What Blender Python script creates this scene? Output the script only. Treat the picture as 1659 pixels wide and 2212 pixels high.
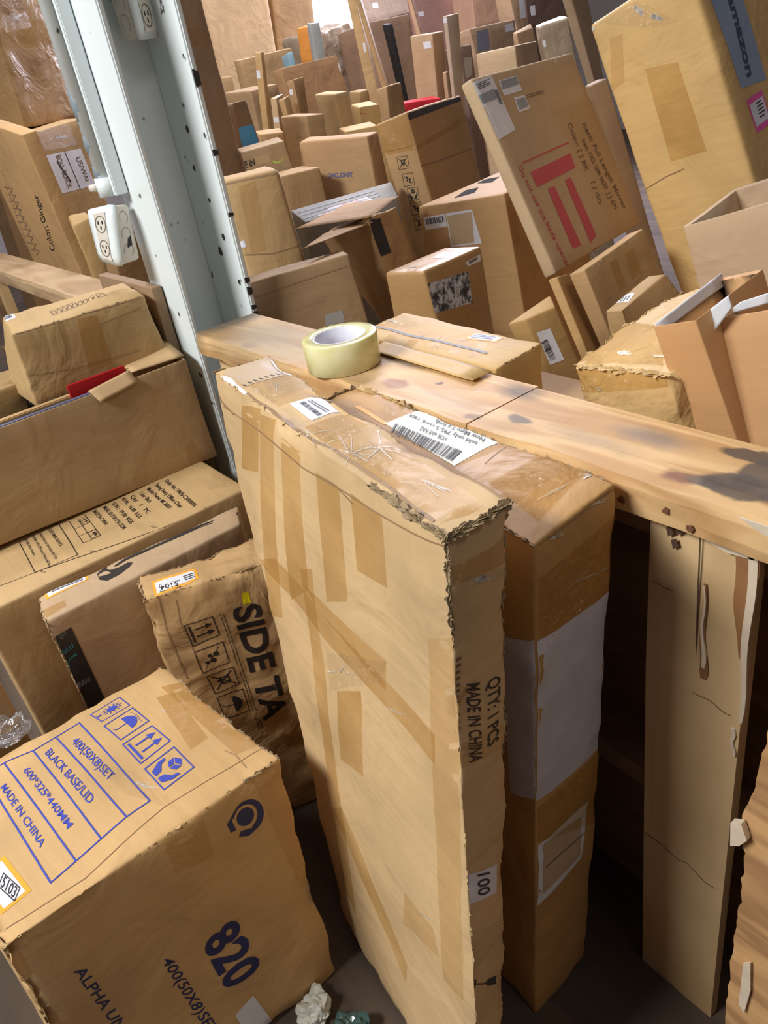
import bpy, bmesh, math, random
from mathutils import Vector, Matrix, noise
random.seed(7)
for o in list(bpy.data.objects): bpy.data.objects.remove(o)
SC = bpy.context.scene
COL = SC.collection
# ---------------------------------------------------------------- camera
cam = bpy.data.objects.new('camera', bpy.data.cameras.new('camera')); COL.objects.link(cam)
cam.data.sensor_fit = 'VERTICAL'; cam.data.sensor_height = 36.0; cam.data.sensor_width = 27.0
cam.data.lens = 1660/2212*36.0; cam.data.clip_start = .02; cam.data.clip_end = 100
cam.matrix_world = Matrix(((0.61579, -0.31327, 0.722955, 0), (0.771449, 0.426298, -0.472373, 0), (-0.160215, 0.848606, 0.504182, 1.28), (0, 0, 0, 1)))
SC.camera = cam
# ---------------------------------------------------------------- world, lamps, exposure
SC.view_settings.view_transform = 'Standard'; SC.view_settings.look = 'None'
SC.view_settings.gamma = 1; SC.view_settings.use_curve_mapping = False
SC.view_settings.exposure = 0.12
w = bpy.data.worlds.new('world'); SC.world = w; w.use_nodes = True
w.node_tree.nodes['Background'].inputs[0].default_value = (.93, .95, 1, 1)
w.node_tree.nodes['Background'].inputs[1].default_value = .21
def area(name, loc, target, sx, sy, power, col=(1, 1, 1)):
    l = bpy.data.lights.new(name, 'AREA'); l.shape = 'RECTANGLE'; l.size = sx; l.size_y = sy; l.energy = power; l.color = col
    o = bpy.data.objects.new(name, l); COL.objects.link(o); o.location = loc
    o.rotation_euler = (Vector(target)-Vector(loc)).to_track_quat('-Z', 'Y').to_euler()
    return o
area('ceiling_light_key', (-1.35, -2.0, 3.1), (-.8, .4, .5), 1.5, .6, 138, (1, .985, .955))
area('ceiling_light_aisle', (.9, .6, 3.4), (-.6, .6, .6), 1.3, .4, 9, (1, .97, .93))
area('ceiling_light_back', (-3.2, 1.9, 3.6), (-2.6, 2.0, .8), 2.2, .5, 84, (.95, .93, 1))
area('ceiling_light_far', (-5.0, 4.6, 3.6), (-4.2, 3.6, 1.0), 2.2, .8, 150, (.90, .88, 1))
area('window_daylight', (-5.6, 5.9, 2.2), (-3.2, 2.8, 1.0), 1.6, .8, 170, (.80, .78, 1))

EX = {'n10_flap': [(-0.5288, 0.9, 0.9792), (-0.5181, 0.9, 0.9762), (-0.5395, 0.9, 0.9361), (-0.559, 0.9, 0.9312)], 'n10_tab': [(-0.4583, 0.755, 0.9851), (-0.431, 0.755, 1.009), (-0.426, 0.755, 0.9968), (-0.4476, 0.755, 0.9617)], 'n11_lining': [(-0.4564, 0.79, 0.9729), (-0.4361, 0.79, 0.991), (-0.406, 0.79, 1.0044), (-0.405, 0.79, 0.9932)], 'd3_flap': [(-0.9805, 0.6724, 0.8848), (-0.9904, 0.709, 0.8848), (-0.7401, 0.7023, 0.8848), (-0.7392, 0.6638, 0.8848)], 'tag5': [(-2.0095, 0.69, 0.9136), (-1.9784, 0.69, 0.9209), (-1.9521, 0.69, 0.8908), (-1.9815, 0.69, 0.8808)], 'm3_flap': [(-1.6386, 0.9763, 0.968), (-1.7521, 1.2129, 0.968), (-1.6526, 1.3028, 0.968), (-1.512, 1.1013, 0.968)], 'm3_flap2': [(-1.4807, 0.889, 0.955), (-1.5584, 0.9982, 0.955), (-1.5652, 1.1397, 0.955), (-1.5114, 1.0871, 0.955)]}
HEX = {
 'D3': [(-1.0757,0.7120,0.8000), (-0.7423,0.7120,0.8000), (-0.7433,0.8111,0.8000), (-1.0766,0.8237,0.8000), (-1.0757,0.7120,0.8840), (-0.7423,0.7120,0.8840), (-0.7433,0.8111,0.8900), (-1.0766,0.8237,0.8900)],
 'N3': [(-1.2050,0.9367,0.0000), (-1.0514,1.0150,0.0000), (-1.1239,1.1568,0.0000), (-1.2421,1.1221,0.0000), (-1.2700,0.9363,0.9097), (-1.1663,0.9541,0.9165), (-1.1995,1.1430,0.9129), (-1.2986,1.1311,0.9079)],
 'N2': [(-1.6424,1.3421,0.0000), (-1.3272,1.4800,-0.0000), (-1.4502,1.8936,0.0000), (-1.7092,1.8240,0.0000), (-1.6708,1.3784,0.9243), (-1.4180,1.4426,0.9473), (-1.5302,1.8675,0.9495), (-1.7875,1.7981,0.9258)],
 'N1': [(-1.7928,1.6021,0.0000), (-1.7055,1.6367,0.0000), (-1.8816,2.0285,0.0000), (-1.9790,1.9817,0.0000), (-1.9800,1.5118,1.1129), (-1.8850,1.5582,1.1338), (-2.0694,1.9407,1.1321), (-2.1635,1.8956,1.1130)],
 'N4': [(-1.1422,1.2649,0.8139), (-1.1152,1.2703,0.8267), (-1.1996,1.6837,0.8297), (-1.2274,1.6778,0.8172), (-1.3082,1.2279,1.2023), (-1.2802,1.2338,1.2133), (-1.3659,1.6462,1.2168), (-1.3931,1.6409,1.2046)],
 'N5a': [(-0.8668,1.1651,0.5000), (-0.8514,1.1691,0.5000), (-0.8886,1.2522,0.5000), (-0.9074,1.2454,0.5000), (-1.0466,1.1683,0.8493), (-1.0302,1.1758,0.8551), (-1.0606,1.2575,0.8389), (-1.0757,1.2506,0.8319)],
 'N5b': [(-0.8889,1.2523,0.5000), (-0.8576,1.2509,0.5000), (-0.8678,1.4645,0.5000), (-0.9023,1.4645,0.5000), (-1.0140,1.1938,0.8552), (-0.9793,1.1962,0.8674), (-0.9972,1.4075,0.8937), (-1.0315,1.4058,0.8819)],
 'N5c': [(-0.8263,1.1414,0.5000), (-0.7588,1.1664,0.5000), (-0.6345,1.3846,0.5000), (-0.7749,1.3132,0.5000), (-0.8661,1.1104,0.8273), (-0.8260,1.1058,0.8355), (-0.8257,1.2313,0.8633), (-0.8637,1.2370,0.8547)],
 'N6': [(-0.9090,1.0777,0.5000), (-0.8640,1.0644,0.5000), (-0.8370,1.1328,0.5000), (-0.8792,1.1488,0.5000), (-0.9821,0.9818,0.8282), (-0.9337,0.9774,0.8448), (-0.9122,1.0326,0.8530), (-0.9475,1.0606,0.8624)],
 'N7': [(-0.8879,1.5557,0.4500), (-0.6569,1.5857,0.4500), (-0.7030,2.0845,0.4500), (-0.9299,2.0574,0.4500), (-1.1566,1.4438,1.2658), (-0.9525,1.4615,1.3344), (-1.0115,1.9556,1.3831), (-1.2153,1.9381,1.3133)],
 'N8': [(-0.5620,1.1339,0.5000), (-0.2647,1.1927,0.5000), (-0.3064,1.4046,0.5000), (-0.6112,1.3411,0.5000), (-0.6980,1.0817,0.9882), (-0.4135,1.1379,1.0675), (-0.4576,1.3490,1.0764), (-0.7409,1.2933,0.9959)],
 'N9': [(-0.5672,0.7977,0.5000), (-0.3832,0.7984,0.5000), (-0.3621,1.0080,0.5000), (-0.5256,1.0249,0.5000), (-0.6306,0.7358,0.9039), (-0.4733,0.7129,0.9294), (-0.4513,0.9209,0.9719), (-0.6100,0.9425,0.9459)],
 'N10': [(-0.3643,0.7956,0.5000), (-0.2933,0.8022,0.5000), (-0.2915,0.9301,0.5000), (-0.3522,0.9304,0.5000), (-0.5043,0.7306,0.9729), (-0.4499,0.7268,0.9890), (-0.4487,0.8556,1.0083), (-0.5042,0.8584,0.9915)],
 'N11': [(-0.3164,0.7755,0.5000), (-0.1716,0.7858,0.5000), (-0.1832,0.9454,0.5000), (-0.3279,0.9348,0.5000), (-0.4461,0.7650,0.9800), (-0.3114,0.7748,1.0168), (-0.3231,0.9344,1.0170), (-0.4579,0.9245,0.9804)],
 'M1': [(-1.9855,1.0464,0.0000), (-1.7540,0.9404,0.0000), (-1.6744,1.1053,0.0000), (-1.9252,1.1786,0.0000), (-2.0512,1.0071,1.0729), (-1.8202,0.9022,1.0871), (-1.7611,1.0315,1.0875), (-1.9909,1.1399,1.0816)],
 'M2': [(-1.4977,0.8285,0.0000), (-1.3813,0.7688,0.0000), (-1.2587,0.9970,0.0000), (-1.3933,1.0302,0.0000), (-1.6196,0.8088,0.9022), (-1.5050,0.7498,0.9176), (-1.4036,0.9494,0.9337), (-1.5171,1.0108,0.9201)],
 'M3': [(-1.3841,1.4073,0.0000), (-1.4008,1.1317,0.0000), (-1.3705,1.2935,0.0000), (-1.4986,1.3360,-0.0000), (-1.6934,1.0695,0.9228), (-1.5167,1.1004,0.9660), (-1.5273,1.1965,0.9756), (-1.6944,1.1828,0.9407)],
 'M4': [(-2.2106,1.3565,0.0000), (-2.1261,1.2878,-0.0000), (-2.0047,1.5936,0.0000), (-2.1266,1.5994,-0.0000), (-2.0414,1.2106,0.9431), (-1.9366,1.1876,0.9205), (-1.8393,1.4482,0.9331), (-1.9260,1.4987,0.9620)],
 'M5': [(-2.4675,1.4029,0.0000), (-2.3255,1.3758,0.0000), (-2.2783,1.5483,0.0000), (-2.4412,1.5443,0.0000), (-2.4760,1.3960,1.0018), (-2.3336,1.3698,1.0035), (-2.3080,1.5101,1.0030), (-2.4493,1.5383,1.0032)],
 'M6': [(-2.5835,1.5666,0.0000), (-2.2428,1.7025,0.0000), (-2.2258,1.8098,0.0000), (-2.5508,1.7028,0.0000), (-2.4967,1.5683,1.0735), (-2.1984,1.6387,1.0689), (-2.2152,1.6987,1.0726), (-2.5154,1.6253,1.0800)],
 'M9': [(-2.6850,1.5095,0.0000), (-2.5165,1.4314,0.0000), (-2.4711,1.5090,1.0064), (-2.6227,1.6470,0.0000), (-2.7065,1.4381,1.0824), (-2.5378,1.3614,1.0812), (-2.4757,1.4983,1.0899), (-2.6428,1.5779,1.0931)],
 'M7': [(-2.8810,1.7966,0.0000), (-2.7347,1.7201,0.0000), (-2.7543,1.7715,0.0000), (-2.9045,1.8327,0.0000), (-2.8731,1.7423,1.1439), (-2.6824,1.7392,1.1389), (-2.6785,1.8196,1.1333), (-2.8676,1.8259,1.1430)],
 'M8': [(-3.0137,2.2107,0.0000), (-2.9024,2.1207,0.0000), (-2.9323,2.1303,0.0000), (-3.0620,2.1894,0.0000), (-3.0265,2.0199,1.1893), (-2.8647,2.0085,1.1812), (-2.8562,2.0702,1.1829), (-3.0172,2.0831,1.1927)],
 'M15': [(-3.0977,2.2295,0.0000), (-2.8961,2.1404,1.0318), (-2.8607,2.2225,1.0409), (-3.0586,2.3186,0.0000), (-3.0248,2.1975,1.1233), (-2.8904,2.1396,1.1137), (-2.8565,2.2185,1.1095), (-2.9904,2.2772,1.1231)],
 'M15b': [(-2.8563,1.9972,0.0000), (-2.7239,1.9303,0.0000), (-2.5400,2.2076,0.0000), (-2.7988,2.1134,0.0000), (-2.8196,1.9687,1.0622), (-2.6866,1.9031,1.0560), (-2.6296,2.0189,1.0562), (-2.7605,2.0874,1.0640)],
 'M16b': [(-3.1896,2.3151,0.0000), (-3.1236,2.2797,0.0000), (-3.0952,2.3611,0.0000), (-3.1822,2.3693,0.0000), (-3.1488,2.2889,1.1683), (-3.0638,2.2785,1.1619), (-3.0585,2.3297,1.1665), (-3.1426,2.3410,1.1683)],
 'M16': [(-2.7561,2.2259,0.0000), (-2.7859,2.1443,0.0000), (-2.7601,2.3343,0.0000), (-2.8138,2.3088,0.0000), (-2.7862,2.1585,1.1679), (-2.7384,2.1772,1.1747), (-2.7773,2.2850,1.1771), (-2.8210,2.2716,1.1749)],
 'M10': [(-2.8044,1.4876,0.0000), (-2.7292,1.4663,1.0673), (-2.7269,1.5548,1.0709), (-2.8094,1.5625,0.0000), (-2.8285,1.4633,1.2212), (-2.7253,1.4764,1.2240), (-2.7375,1.5383,1.2240), (-2.8335,1.5382,1.2226)],
 'M11': [(-3.4183,1.8287,0.0000), (-3.3898,1.8233,0.0000), (-3.3825,1.8719,0.0000), (-3.4246,1.8538,0.0000), (-3.2978,1.9387,1.3795), (-3.2603,1.9497,1.3742), (-3.2687,1.9718,1.3774), (-3.3043,1.9640,1.3787)],
 'M12': [(-4.1125,2.3178,0.0000), (-4.0385,2.3471,0.0000), (-4.1037,2.6155,0.0000), (-4.1374,2.6510,0.0000), (-4.0620,2.2610,1.3801), (-4.0033,2.2636,1.3772), (-4.0250,2.6007,1.3935), (-4.0864,2.5937,1.3946)],
 'M13': [(-3.3956,2.2317,0.0000), (-3.3148,2.2731,0.0000), (-3.3475,2.6559,0.0000), (-3.4446,2.5962,0.0000), (-3.5393,2.1595,1.2975), (-3.4801,2.1675,1.3051), (-3.5323,2.5291,1.3183), (-3.5899,2.5232,1.3122)],
 'M13b': [(-3.2823,2.1214,0.0000), (-3.2572,2.1135,0.0000), (-3.3301,2.0909,0.0000), (-3.3198,2.1537,0.0000), (-3.2821,2.0611,1.2499), (-3.2446,2.0724,1.2541), (-3.2597,2.1398,1.2584), (-3.2987,2.1262,1.2555)],
 'M14a': [(-3.3430,1.8587,0.0000), (-3.3065,1.8933,0.0000), (-3.3259,1.9814,0.0000), (-3.3535,1.9639,0.0000), (-3.1865,1.9057,1.2022), (-3.1617,1.9202,1.2001), (-3.2006,1.9797,1.2095), (-3.2250,1.9656,1.2083)],
 'M14b': [(-2.9986,1.9852,0.0000), (-3.0005,1.9290,0.0000), (-2.9828,1.9987,0.0000), (-3.0188,1.9927,0.0000), (-3.0539,1.8611,1.1934), (-3.0185,1.8666,1.1952), (-3.0247,1.8978,1.2043), (-3.0581,1.8952,1.1984)],
 'M17': [(-4.3166,2.7609,0.0000), (-4.2444,2.8366,0.0000), (-4.2837,2.9127,0.0000), (-4.3333,2.8707,0.0000), (-4.1855,2.7599,1.4796), (-4.1404,2.7958,1.4811), (-4.1912,2.8542,1.4919), (-4.2364,2.8182,1.4889)],
 'M17b': [(-4.1152,2.7671,0.0000), (-4.0739,2.7751,0.0000), (-4.0801,2.8280,0.0000), (-4.1162,2.8270,0.0000), (-4.0793,2.7587,1.4947), (-4.0449,2.7580,1.4863), (-4.0449,2.8197,1.4881), (-4.0799,2.8199,1.4905)],
 'M17c': [(-3.6418,2.3966,0.0000), (-3.5970,2.3527,0.0000), (-3.5712,2.4191,0.0000), (-3.6453,2.4218,0.0000), (-3.7804,2.3726,1.3533), (-3.7083,2.3666,1.3666), (-3.7072,2.3960,1.3667), (-3.7775,2.4045,1.3581)],
 'M18': [(-4.8274,3.1436,0.0000), (-4.4532,3.1308,0.0000), (-4.4088,3.4718,0.0000), (-4.8422,3.4038,0.0000), (-4.8292,3.0594,1.4713), (-4.4283,3.0845,1.4706), (-4.4465,3.3388,1.4905), (-4.8440,3.3187,1.4861)],
 'M19a': [(-3.5130,2.7655,0.0000), (-3.4492,2.8451,0.0000), (-3.6776,3.0009,0.0000), (-3.7071,2.9657,0.0000), (-3.5175,2.6293,1.5878), (-3.4939,2.6574,1.5818), (-3.7020,2.8368,1.6019), (-3.7308,2.8030,1.5978)],
 'M19b': [(-3.2249,2.7803,0.0000), (-3.2032,2.8054,0.0000), (-3.3028,2.8911,0.0000), (-3.3193,2.8725,0.0000), (-3.3380,2.5376,1.5509), (-3.3242,2.5530,1.5475), (-3.4224,2.6400,1.5580), (-3.4373,2.6238,1.5539)],
 'M20': [(-3.7774,3.2423,0.0000), (-3.7204,3.2361,-0.0000), (-3.7423,3.2349,0.0000), (-3.7801,3.2626,-0.0000), (-3.7010,2.9689,1.4185), (-3.6486,2.9598,1.4109), (-3.6412,2.9916,1.4127), (-3.6950,2.9989,1.4206)],
 'M21': [(-3.1232,2.6323,0.0000), (-3.0350,2.6688,-0.0000), (-3.1090,2.7740,0.0000), (-3.1937,2.7406,0.0000), (-3.0790,2.6180,1.3349), (-2.9812,2.6664,1.3286), (-3.0392,2.7896,1.3322), (-3.1374,2.7408,1.3363)],
 'M22': [(-2.9336,2.7135,0.0000), (-2.9192,2.7077,0.0000), (-2.9596,2.7496,0.0000), (-2.9562,2.7727,0.0000), (-2.8823,2.6462,1.3821), (-2.8601,2.6495,1.3789), (-2.8659,2.7263,1.3836), (-2.8898,2.7213,1.3843)],
 'M22b': [(-2.8263,2.5530,0.0000), (-2.7992,2.5610,0.0000), (-2.7876,2.5910,0.0000), (-2.8149,2.5857,0.0000), (-2.7911,2.5268,1.1800), (-2.7687,2.5271,1.1763), (-2.7715,2.5438,1.1811), (-2.7925,2.5448,1.1799)],
 'M23': [(-3.0672,2.4347,0.0000), (-2.8846,2.4811,0.0000), (-2.8890,2.5528,0.0000), (-3.0009,2.5884,0.0000), (-3.0248,2.4401,1.0927), (-2.9206,2.3921,1.0897), (-2.8481,2.5544,1.0832), (-2.9525,2.6024,1.0905)],
 'M26': [(-4.2909,3.2335,0.0000), (-3.9479,3.3115,0.0000), (-4.0698,3.5024,0.0000), (-4.3144,3.5437,0.0000), (-4.3940,3.1764,1.4323), (-4.1012,3.1920,1.4554), (-4.1142,3.5157,1.4645), (-4.4183,3.4861,1.4429)],
 'M26t': [(-4.8741,3.6886,1.4712), (-4.8060,3.7190,1.4773), (-4.9993,4.2817,1.5088), (-5.0460,4.2777,1.5006), (-4.8975,3.6694,1.7180), (-4.8503,3.6723,1.7257), (-5.0019,4.2869,1.7522), (-5.0693,4.2586,1.7475)],
 'M27': [(-3.3612,3.1674,0.0000), (-3.3215,3.1956,0.0000), (-3.3340,3.2210,0.0000), (-3.3584,3.2101,0.0000), (-3.5062,2.9823,1.5556), (-3.4861,2.9889,1.5520), (-3.4994,3.0129,1.5558), (-3.5181,3.0086,1.5541)],
 'M27c': [(-4.1562,3.6023,0.0000), (-4.0709,3.6021,-0.0000), (-3.9954,4.0038,0.0000), (-4.1046,3.9820,0.0000), (-4.1514,3.5399,1.5944), (-4.0753,3.5289,1.5950), (-4.0239,3.9081,1.6008), (-4.0963,3.9217,1.6158)],
 'M28': [(-2.7873,2.7856,0.0000), (-2.6290,2.8577,0.0000), (-2.7621,3.1536,0.0000), (-2.9289,3.0736,0.0000), (-2.8284,2.7697,1.2199), (-2.6653,2.8466,1.2264), (-2.8030,3.1388,1.2246), (-2.9661,3.0619,1.2189)],
 'M29': [(-3.2153,3.1691,0.0000), (-3.0201,3.2597,0.0000), (-3.1981,3.4849,0.0000), (-3.2561,3.5288,0.0000), (-3.3444,3.1237,1.3116), (-3.2295,3.1335,1.3244), (-3.2646,3.4993,1.3314), (-3.3860,3.4832,1.3200)],
 'M29b': [(-3.0136,2.8353,0.0000), (-2.8971,2.8577,0.0000), (-2.9100,2.9327,0.0000), (-3.0177,2.9202,0.0000), (-3.0808,2.8100,1.2546), (-2.9817,2.8141,1.2611), (-2.9853,2.8996,1.2604), (-3.0850,2.8948,1.2561)],
 'M30': [(-2.4406,3.0263,0.0000), (-2.2257,2.9401,0.0000), (-2.1765,2.9961,0.0000), (-2.3619,3.1104,0.0000), (-2.5410,2.8334,1.2847), (-2.3933,2.6893,1.2784), (-2.3122,2.7741,1.2899), (-2.4615,2.9167,1.3041)],
 'M30b': [(-3.0411,3.3244,0.0000), (-2.9429,3.3872,0.0000), (-2.8988,3.5349,0.0000), (-3.0400,3.4268,-0.0000), (-2.9599,3.1479,1.2729), (-2.9317,3.1457,1.2683), (-2.9262,3.2557,1.2779), (-2.9487,3.2631,1.2987)],
 'M31': [(-3.9759,3.7781,0.0000), (-3.7761,3.7142,1.3448), (-3.7439,3.9462,1.3436), (-3.9392,4.0145,0.0000), (-3.9759,3.7368,1.5614), (-3.7804,3.7043,1.5569), (-3.7394,3.9443,1.5705), (-3.9393,3.9731,1.5677)],
 'M32': [(-3.3179,3.6582,0.0000), (-3.1659,3.7181,0.0000), (-3.2756,3.7499,0.0000), (-3.3312,3.7796,0.0000), (-3.4904,3.5887,1.4729), (-3.3955,3.5959,1.4858), (-3.4020,3.7241,1.4882), (-3.5041,3.7100,1.4770)],
 'M33': [(-4.1298,4.2808,0.0000), (-3.8328,4.2193,1.2920), (-3.8148,4.5682,1.3023), (-4.1087,4.6327,0.0000), (-4.1345,4.2278,1.5244), (-3.8364,4.2087,1.5234), (-3.8126,4.5624,1.5382), (-4.1135,4.5792,1.5367)],
 'M34': [(-1.6988,2.3389,0.6000), (-1.6798,2.3455,0.6000), (-1.7935,2.4676,0.6000), (-1.7919,2.4771,0.6000), (-1.8820,2.2135,1.3751), (-1.8553,2.2269,1.3758), (-1.9210,2.3872,1.3846), (-1.9522,2.3706,1.3778)],
 'M35': [(-1.4358,2.0370,0.5000), (-1.3657,2.0222,0.5000), (-1.3511,2.0565,0.5000), (-1.4031,2.0848,0.5000), (-1.5412,1.9045,1.1217), (-1.4946,1.8714,1.1240), (-1.4703,1.9119,1.1347), (-1.5217,1.9413,1.1334)],
 'M36a': [(-5.6952,2.8417,0.0000), (-5.4814,2.9128,0.0000), (-5.6453,3.4311,0.0000), (-5.8118,3.4409,0.0000), (-5.6352,2.8409,2.0386), (-5.4426,2.8725,2.0330), (-5.5512,3.4855,2.0362), (-5.7518,3.4401,2.0423)],
 'M36b': [(-6.2387,3.6663,0.0000), (-6.0643,3.6266,0.0000), (-6.0281,4.0589,0.0000), (-6.2451,4.0334,0.0000), (-5.9911,3.6678,2.0650), (-5.7889,3.6774,2.0384), (-5.8017,4.0335,2.0446), (-5.9973,4.0350,2.0655)],
 'M36c': [(-4.8846,2.3823,0.0000), (-4.5586,2.4791,0.0000), (-4.6278,2.4470,0.0000), (-4.8954,2.4581,0.0000), (-4.8833,2.4077,1.3238), (-4.5871,2.4488,1.3235), (-4.5964,2.5274,1.3204), (-4.8942,2.4835,1.3223)],
 'M37': [(-2.7193,1.2144,0.0000), (-2.5221,1.2955,0.0000), (-2.5866,1.3986,0.0000), (-2.7665,1.3525,0.0000), (-2.6885,1.1489,1.5908), (-2.5008,1.2105,1.5894), (-2.5444,1.3550,1.5967), (-2.7356,1.2866,1.5973)],
 'M38': [(-3.9011,2.0571,0.0000), (-3.7056,2.1071,0.0000), (-3.7669,2.2531,0.0000), (-3.9442,2.2348,0.0000), (-3.8399,2.0381,1.2497), (-3.6460,2.0844,1.2391), (-3.6875,2.2643,1.2475), (-3.8827,2.2158,1.2545)],
 'M39': [(-3.1561,1.7144,0.0000), (-3.0133,1.6421,0.0000), (-2.9670,1.7403,0.0000), (-3.1156,1.8027,0.0000), (-3.0981,1.7431,1.1025), (-2.9497,1.6809,1.0957), (-2.9100,1.7677,1.0889), (-3.0514,1.8418,1.0955)],
 'L1': [(-4.0391,0.8115,1.2912), (-3.7082,1.0350,1.2549), (-3.9076,1.3280,1.2634), (-4.2375,1.1075,1.2982), (-3.9756,0.8364,2.0381), (-3.6450,1.0588,2.0026), (-3.8434,1.3548,2.0095), (-4.1740,1.1325,2.0451)],
 'L2': [(-3.9018,0.9270,0.0000), (-3.7228,1.0106,0.0000), (-3.8654,1.3101,0.0000), (-4.0460,1.2228,0.0000), (-3.7945,0.9083,1.2577), (-3.6150,0.9963,1.2425), (-3.7580,1.2910,1.2618), (-3.9373,1.2037,1.2743)],
 'L3': [(-3.6461,0.9147,0.0000), (-3.0306,0.9125,0.0000), (-3.0313,0.9612,0.0000), (-3.6466,0.9651,0.0000), (-3.4487,0.7685,1.3385), (-2.8465,0.7738,1.2497), (-2.8461,0.8238,1.2554), (-3.4484,0.8180,1.3436)],
 'L4': [(-2.6136,0.7981,0.0000), (-2.4342,0.7836,0.0000), (-2.4406,0.7580,0.0000), (-2.5995,0.8490,0.0000), (-2.6054,0.7596,1.0136), (-2.4339,0.7094,1.0050), (-2.4190,0.7668,1.0178), (-2.5913,0.8108,1.0154)],
 'L5': [(-2.8686,0.8359,0.0000), (-2.7543,0.8548,0.0000), (-2.7927,1.0550,0.0000), (-2.9104,1.0293,0.0000), (-2.8064,0.8632,0.9711), (-2.6891,0.8890,0.9624), (-2.7314,1.0817,0.9608), (-2.8483,1.0566,0.9684)],
 'OUT1': [(-1.6757,0.5218,1.0160), (-1.5988,0.5336,1.0048), (-1.6077,0.5801,1.0055), (-1.6860,0.5586,1.0056), (-1.6783,0.5299,1.1084), (-1.5987,0.5579,1.1164), (-1.6112,0.5910,1.1104), (-1.6883,0.5721,1.1088)],
 'OUT2': [(-1.5603,0.6551,1.3780), (-1.5265,0.6699,1.3753), (-1.5570,0.7253,1.3782), (-1.5934,0.7048,1.3798), (-1.5567,0.6483,1.4919), (-1.5198,0.6699,1.4907), (-1.5511,0.7236,1.4935), (-1.5880,0.7020,1.4947)],
 'L8': [(-4.9102,0.9992,0.0000), (-4.5576,0.9787,0.0000), (-4.5455,1.1791,0.0000), (-4.8983,1.1992,0.0000), (-4.8344,1.0480,1.2094), (-4.4829,1.0270,1.1875), (-4.4716,1.2265,1.1791), (-4.8230,1.2474,1.2003)],
 'C1': [(-1.0900,-0.1900,0.0000), (-0.7450,-0.1650,0.0000), (-0.7323,0.2184,0.0000), (-1.0750,0.1950,0.0000), (-1.0882,-0.1830,0.4700), (-0.7613,-0.1433,0.4700), (-0.7592,0.2493,0.4700), (-1.0861,0.2097,0.4700)],
 'C6': [(-1.8200,-0.0251,0.6023), (-1.5000,-0.0251,0.6023), (-1.5000,0.5739,0.5845), (-1.8200,0.5739,0.5845), (-1.8200,0.0669,0.8135), (-1.5000,0.0669,0.8135), (-1.5000,0.5680,0.8140), (-1.8200,0.5680,0.8140)],
 'C7': [(-1.7700,0.2723,0.7999), (-1.5700,0.2723,0.7999), (-1.5700,0.5637,0.8061), (-1.7400,0.5637,0.8061), (-1.6994,0.3031,0.9625), (-1.5700,0.2791,0.9508), (-1.5700,0.5525,0.9450), (-1.6994,0.5628,0.9570)],
 'C4': [(-1.7200,0.0101,0.0000), (-1.3000,0.0101,0.0000), (-1.3000,0.5381,0.0000), (-1.7200,0.5381,0.0000), (-1.7200,0.0101,0.5880), (-1.3000,0.0101,0.5880), (-1.3000,0.5381,0.5880), (-1.7200,0.5381,0.5880)],
 'C3': [(-1.2900,0.1014,0.0000), (-1.1976,0.0878,0.0000), (-1.1987,0.4638,0.0000), (-1.2667,0.4966,0.0000), (-1.2900,0.1014,0.5800), (-1.1976,0.0878,0.5800), (-1.1987,0.4638,0.5800), (-1.2667,0.4966,0.5800)],
 'C2': [(-1.1880,0.2529,0.0000), (-1.1095,0.2264,0.0000), (-1.0097,0.4614,0.0000), (-1.0966,0.5061,0.0000), (-1.1880,0.2529,0.5800), (-1.1195,0.2264,0.5800), (-1.0297,0.4614,0.5800), (-1.1166,0.5061,0.5800)],
 'C8': [(-1.8500,0.1838,0.8150), (-1.7000,0.1556,0.7482), (-1.7000,0.2816,0.7568), (-1.8500,0.3020,0.8150), (-1.8500,0.1838,0.8284), (-1.7000,0.1705,0.8267), (-1.7000,0.2937,0.8267), (-1.8500,0.3020,0.8208)],
 'C5': [(-1.2700,-0.2000,0.0000), (-1.1300,-0.2000,0.0000), (-1.1300,-0.0227,0.0000), (-1.2700,-0.0227,0.0000), (-1.2700,-0.2000,0.5565), (-1.1300,-0.2000,0.5565), (-1.1300,-0.0091,0.5565), (-1.2700,-0.0091,0.5565)],
 'L6': [(-1.9000,0.5730,0.0000), (-1.5850,0.5730,0.0000), (-1.5850,0.5970,0.0000), (-1.9000,0.5970,0.0000), (-1.9000,0.5730,0.9500), (-1.5850,0.5730,0.9500), (-1.5850,0.5970,0.9500), (-1.9000,0.5970,0.9500)],
 'A1': [(-0.7800,0.2700,0.0187), (-0.3891,0.2195,-0.0000), (-0.4084,0.2752,0.0001), (-0.7600,0.3550,0.0187), (-0.9739,0.3992,0.9500), (-0.3997,0.3129,0.9500), (-0.3974,0.3838,0.9500), (-0.9358,0.4724,0.9500)],
 'A2': [(-0.9248,0.4161,0.0000), (-0.4648,0.4061,0.0000), (-0.4679,0.5280,-0.0000), (-0.9279,0.5380,-0.0000), (-0.8772,0.4799,0.8850), (-0.4062,0.4176,0.8850), (-0.4172,0.5529,0.8850), (-0.8772,0.5649,0.8850)],
}
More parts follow.
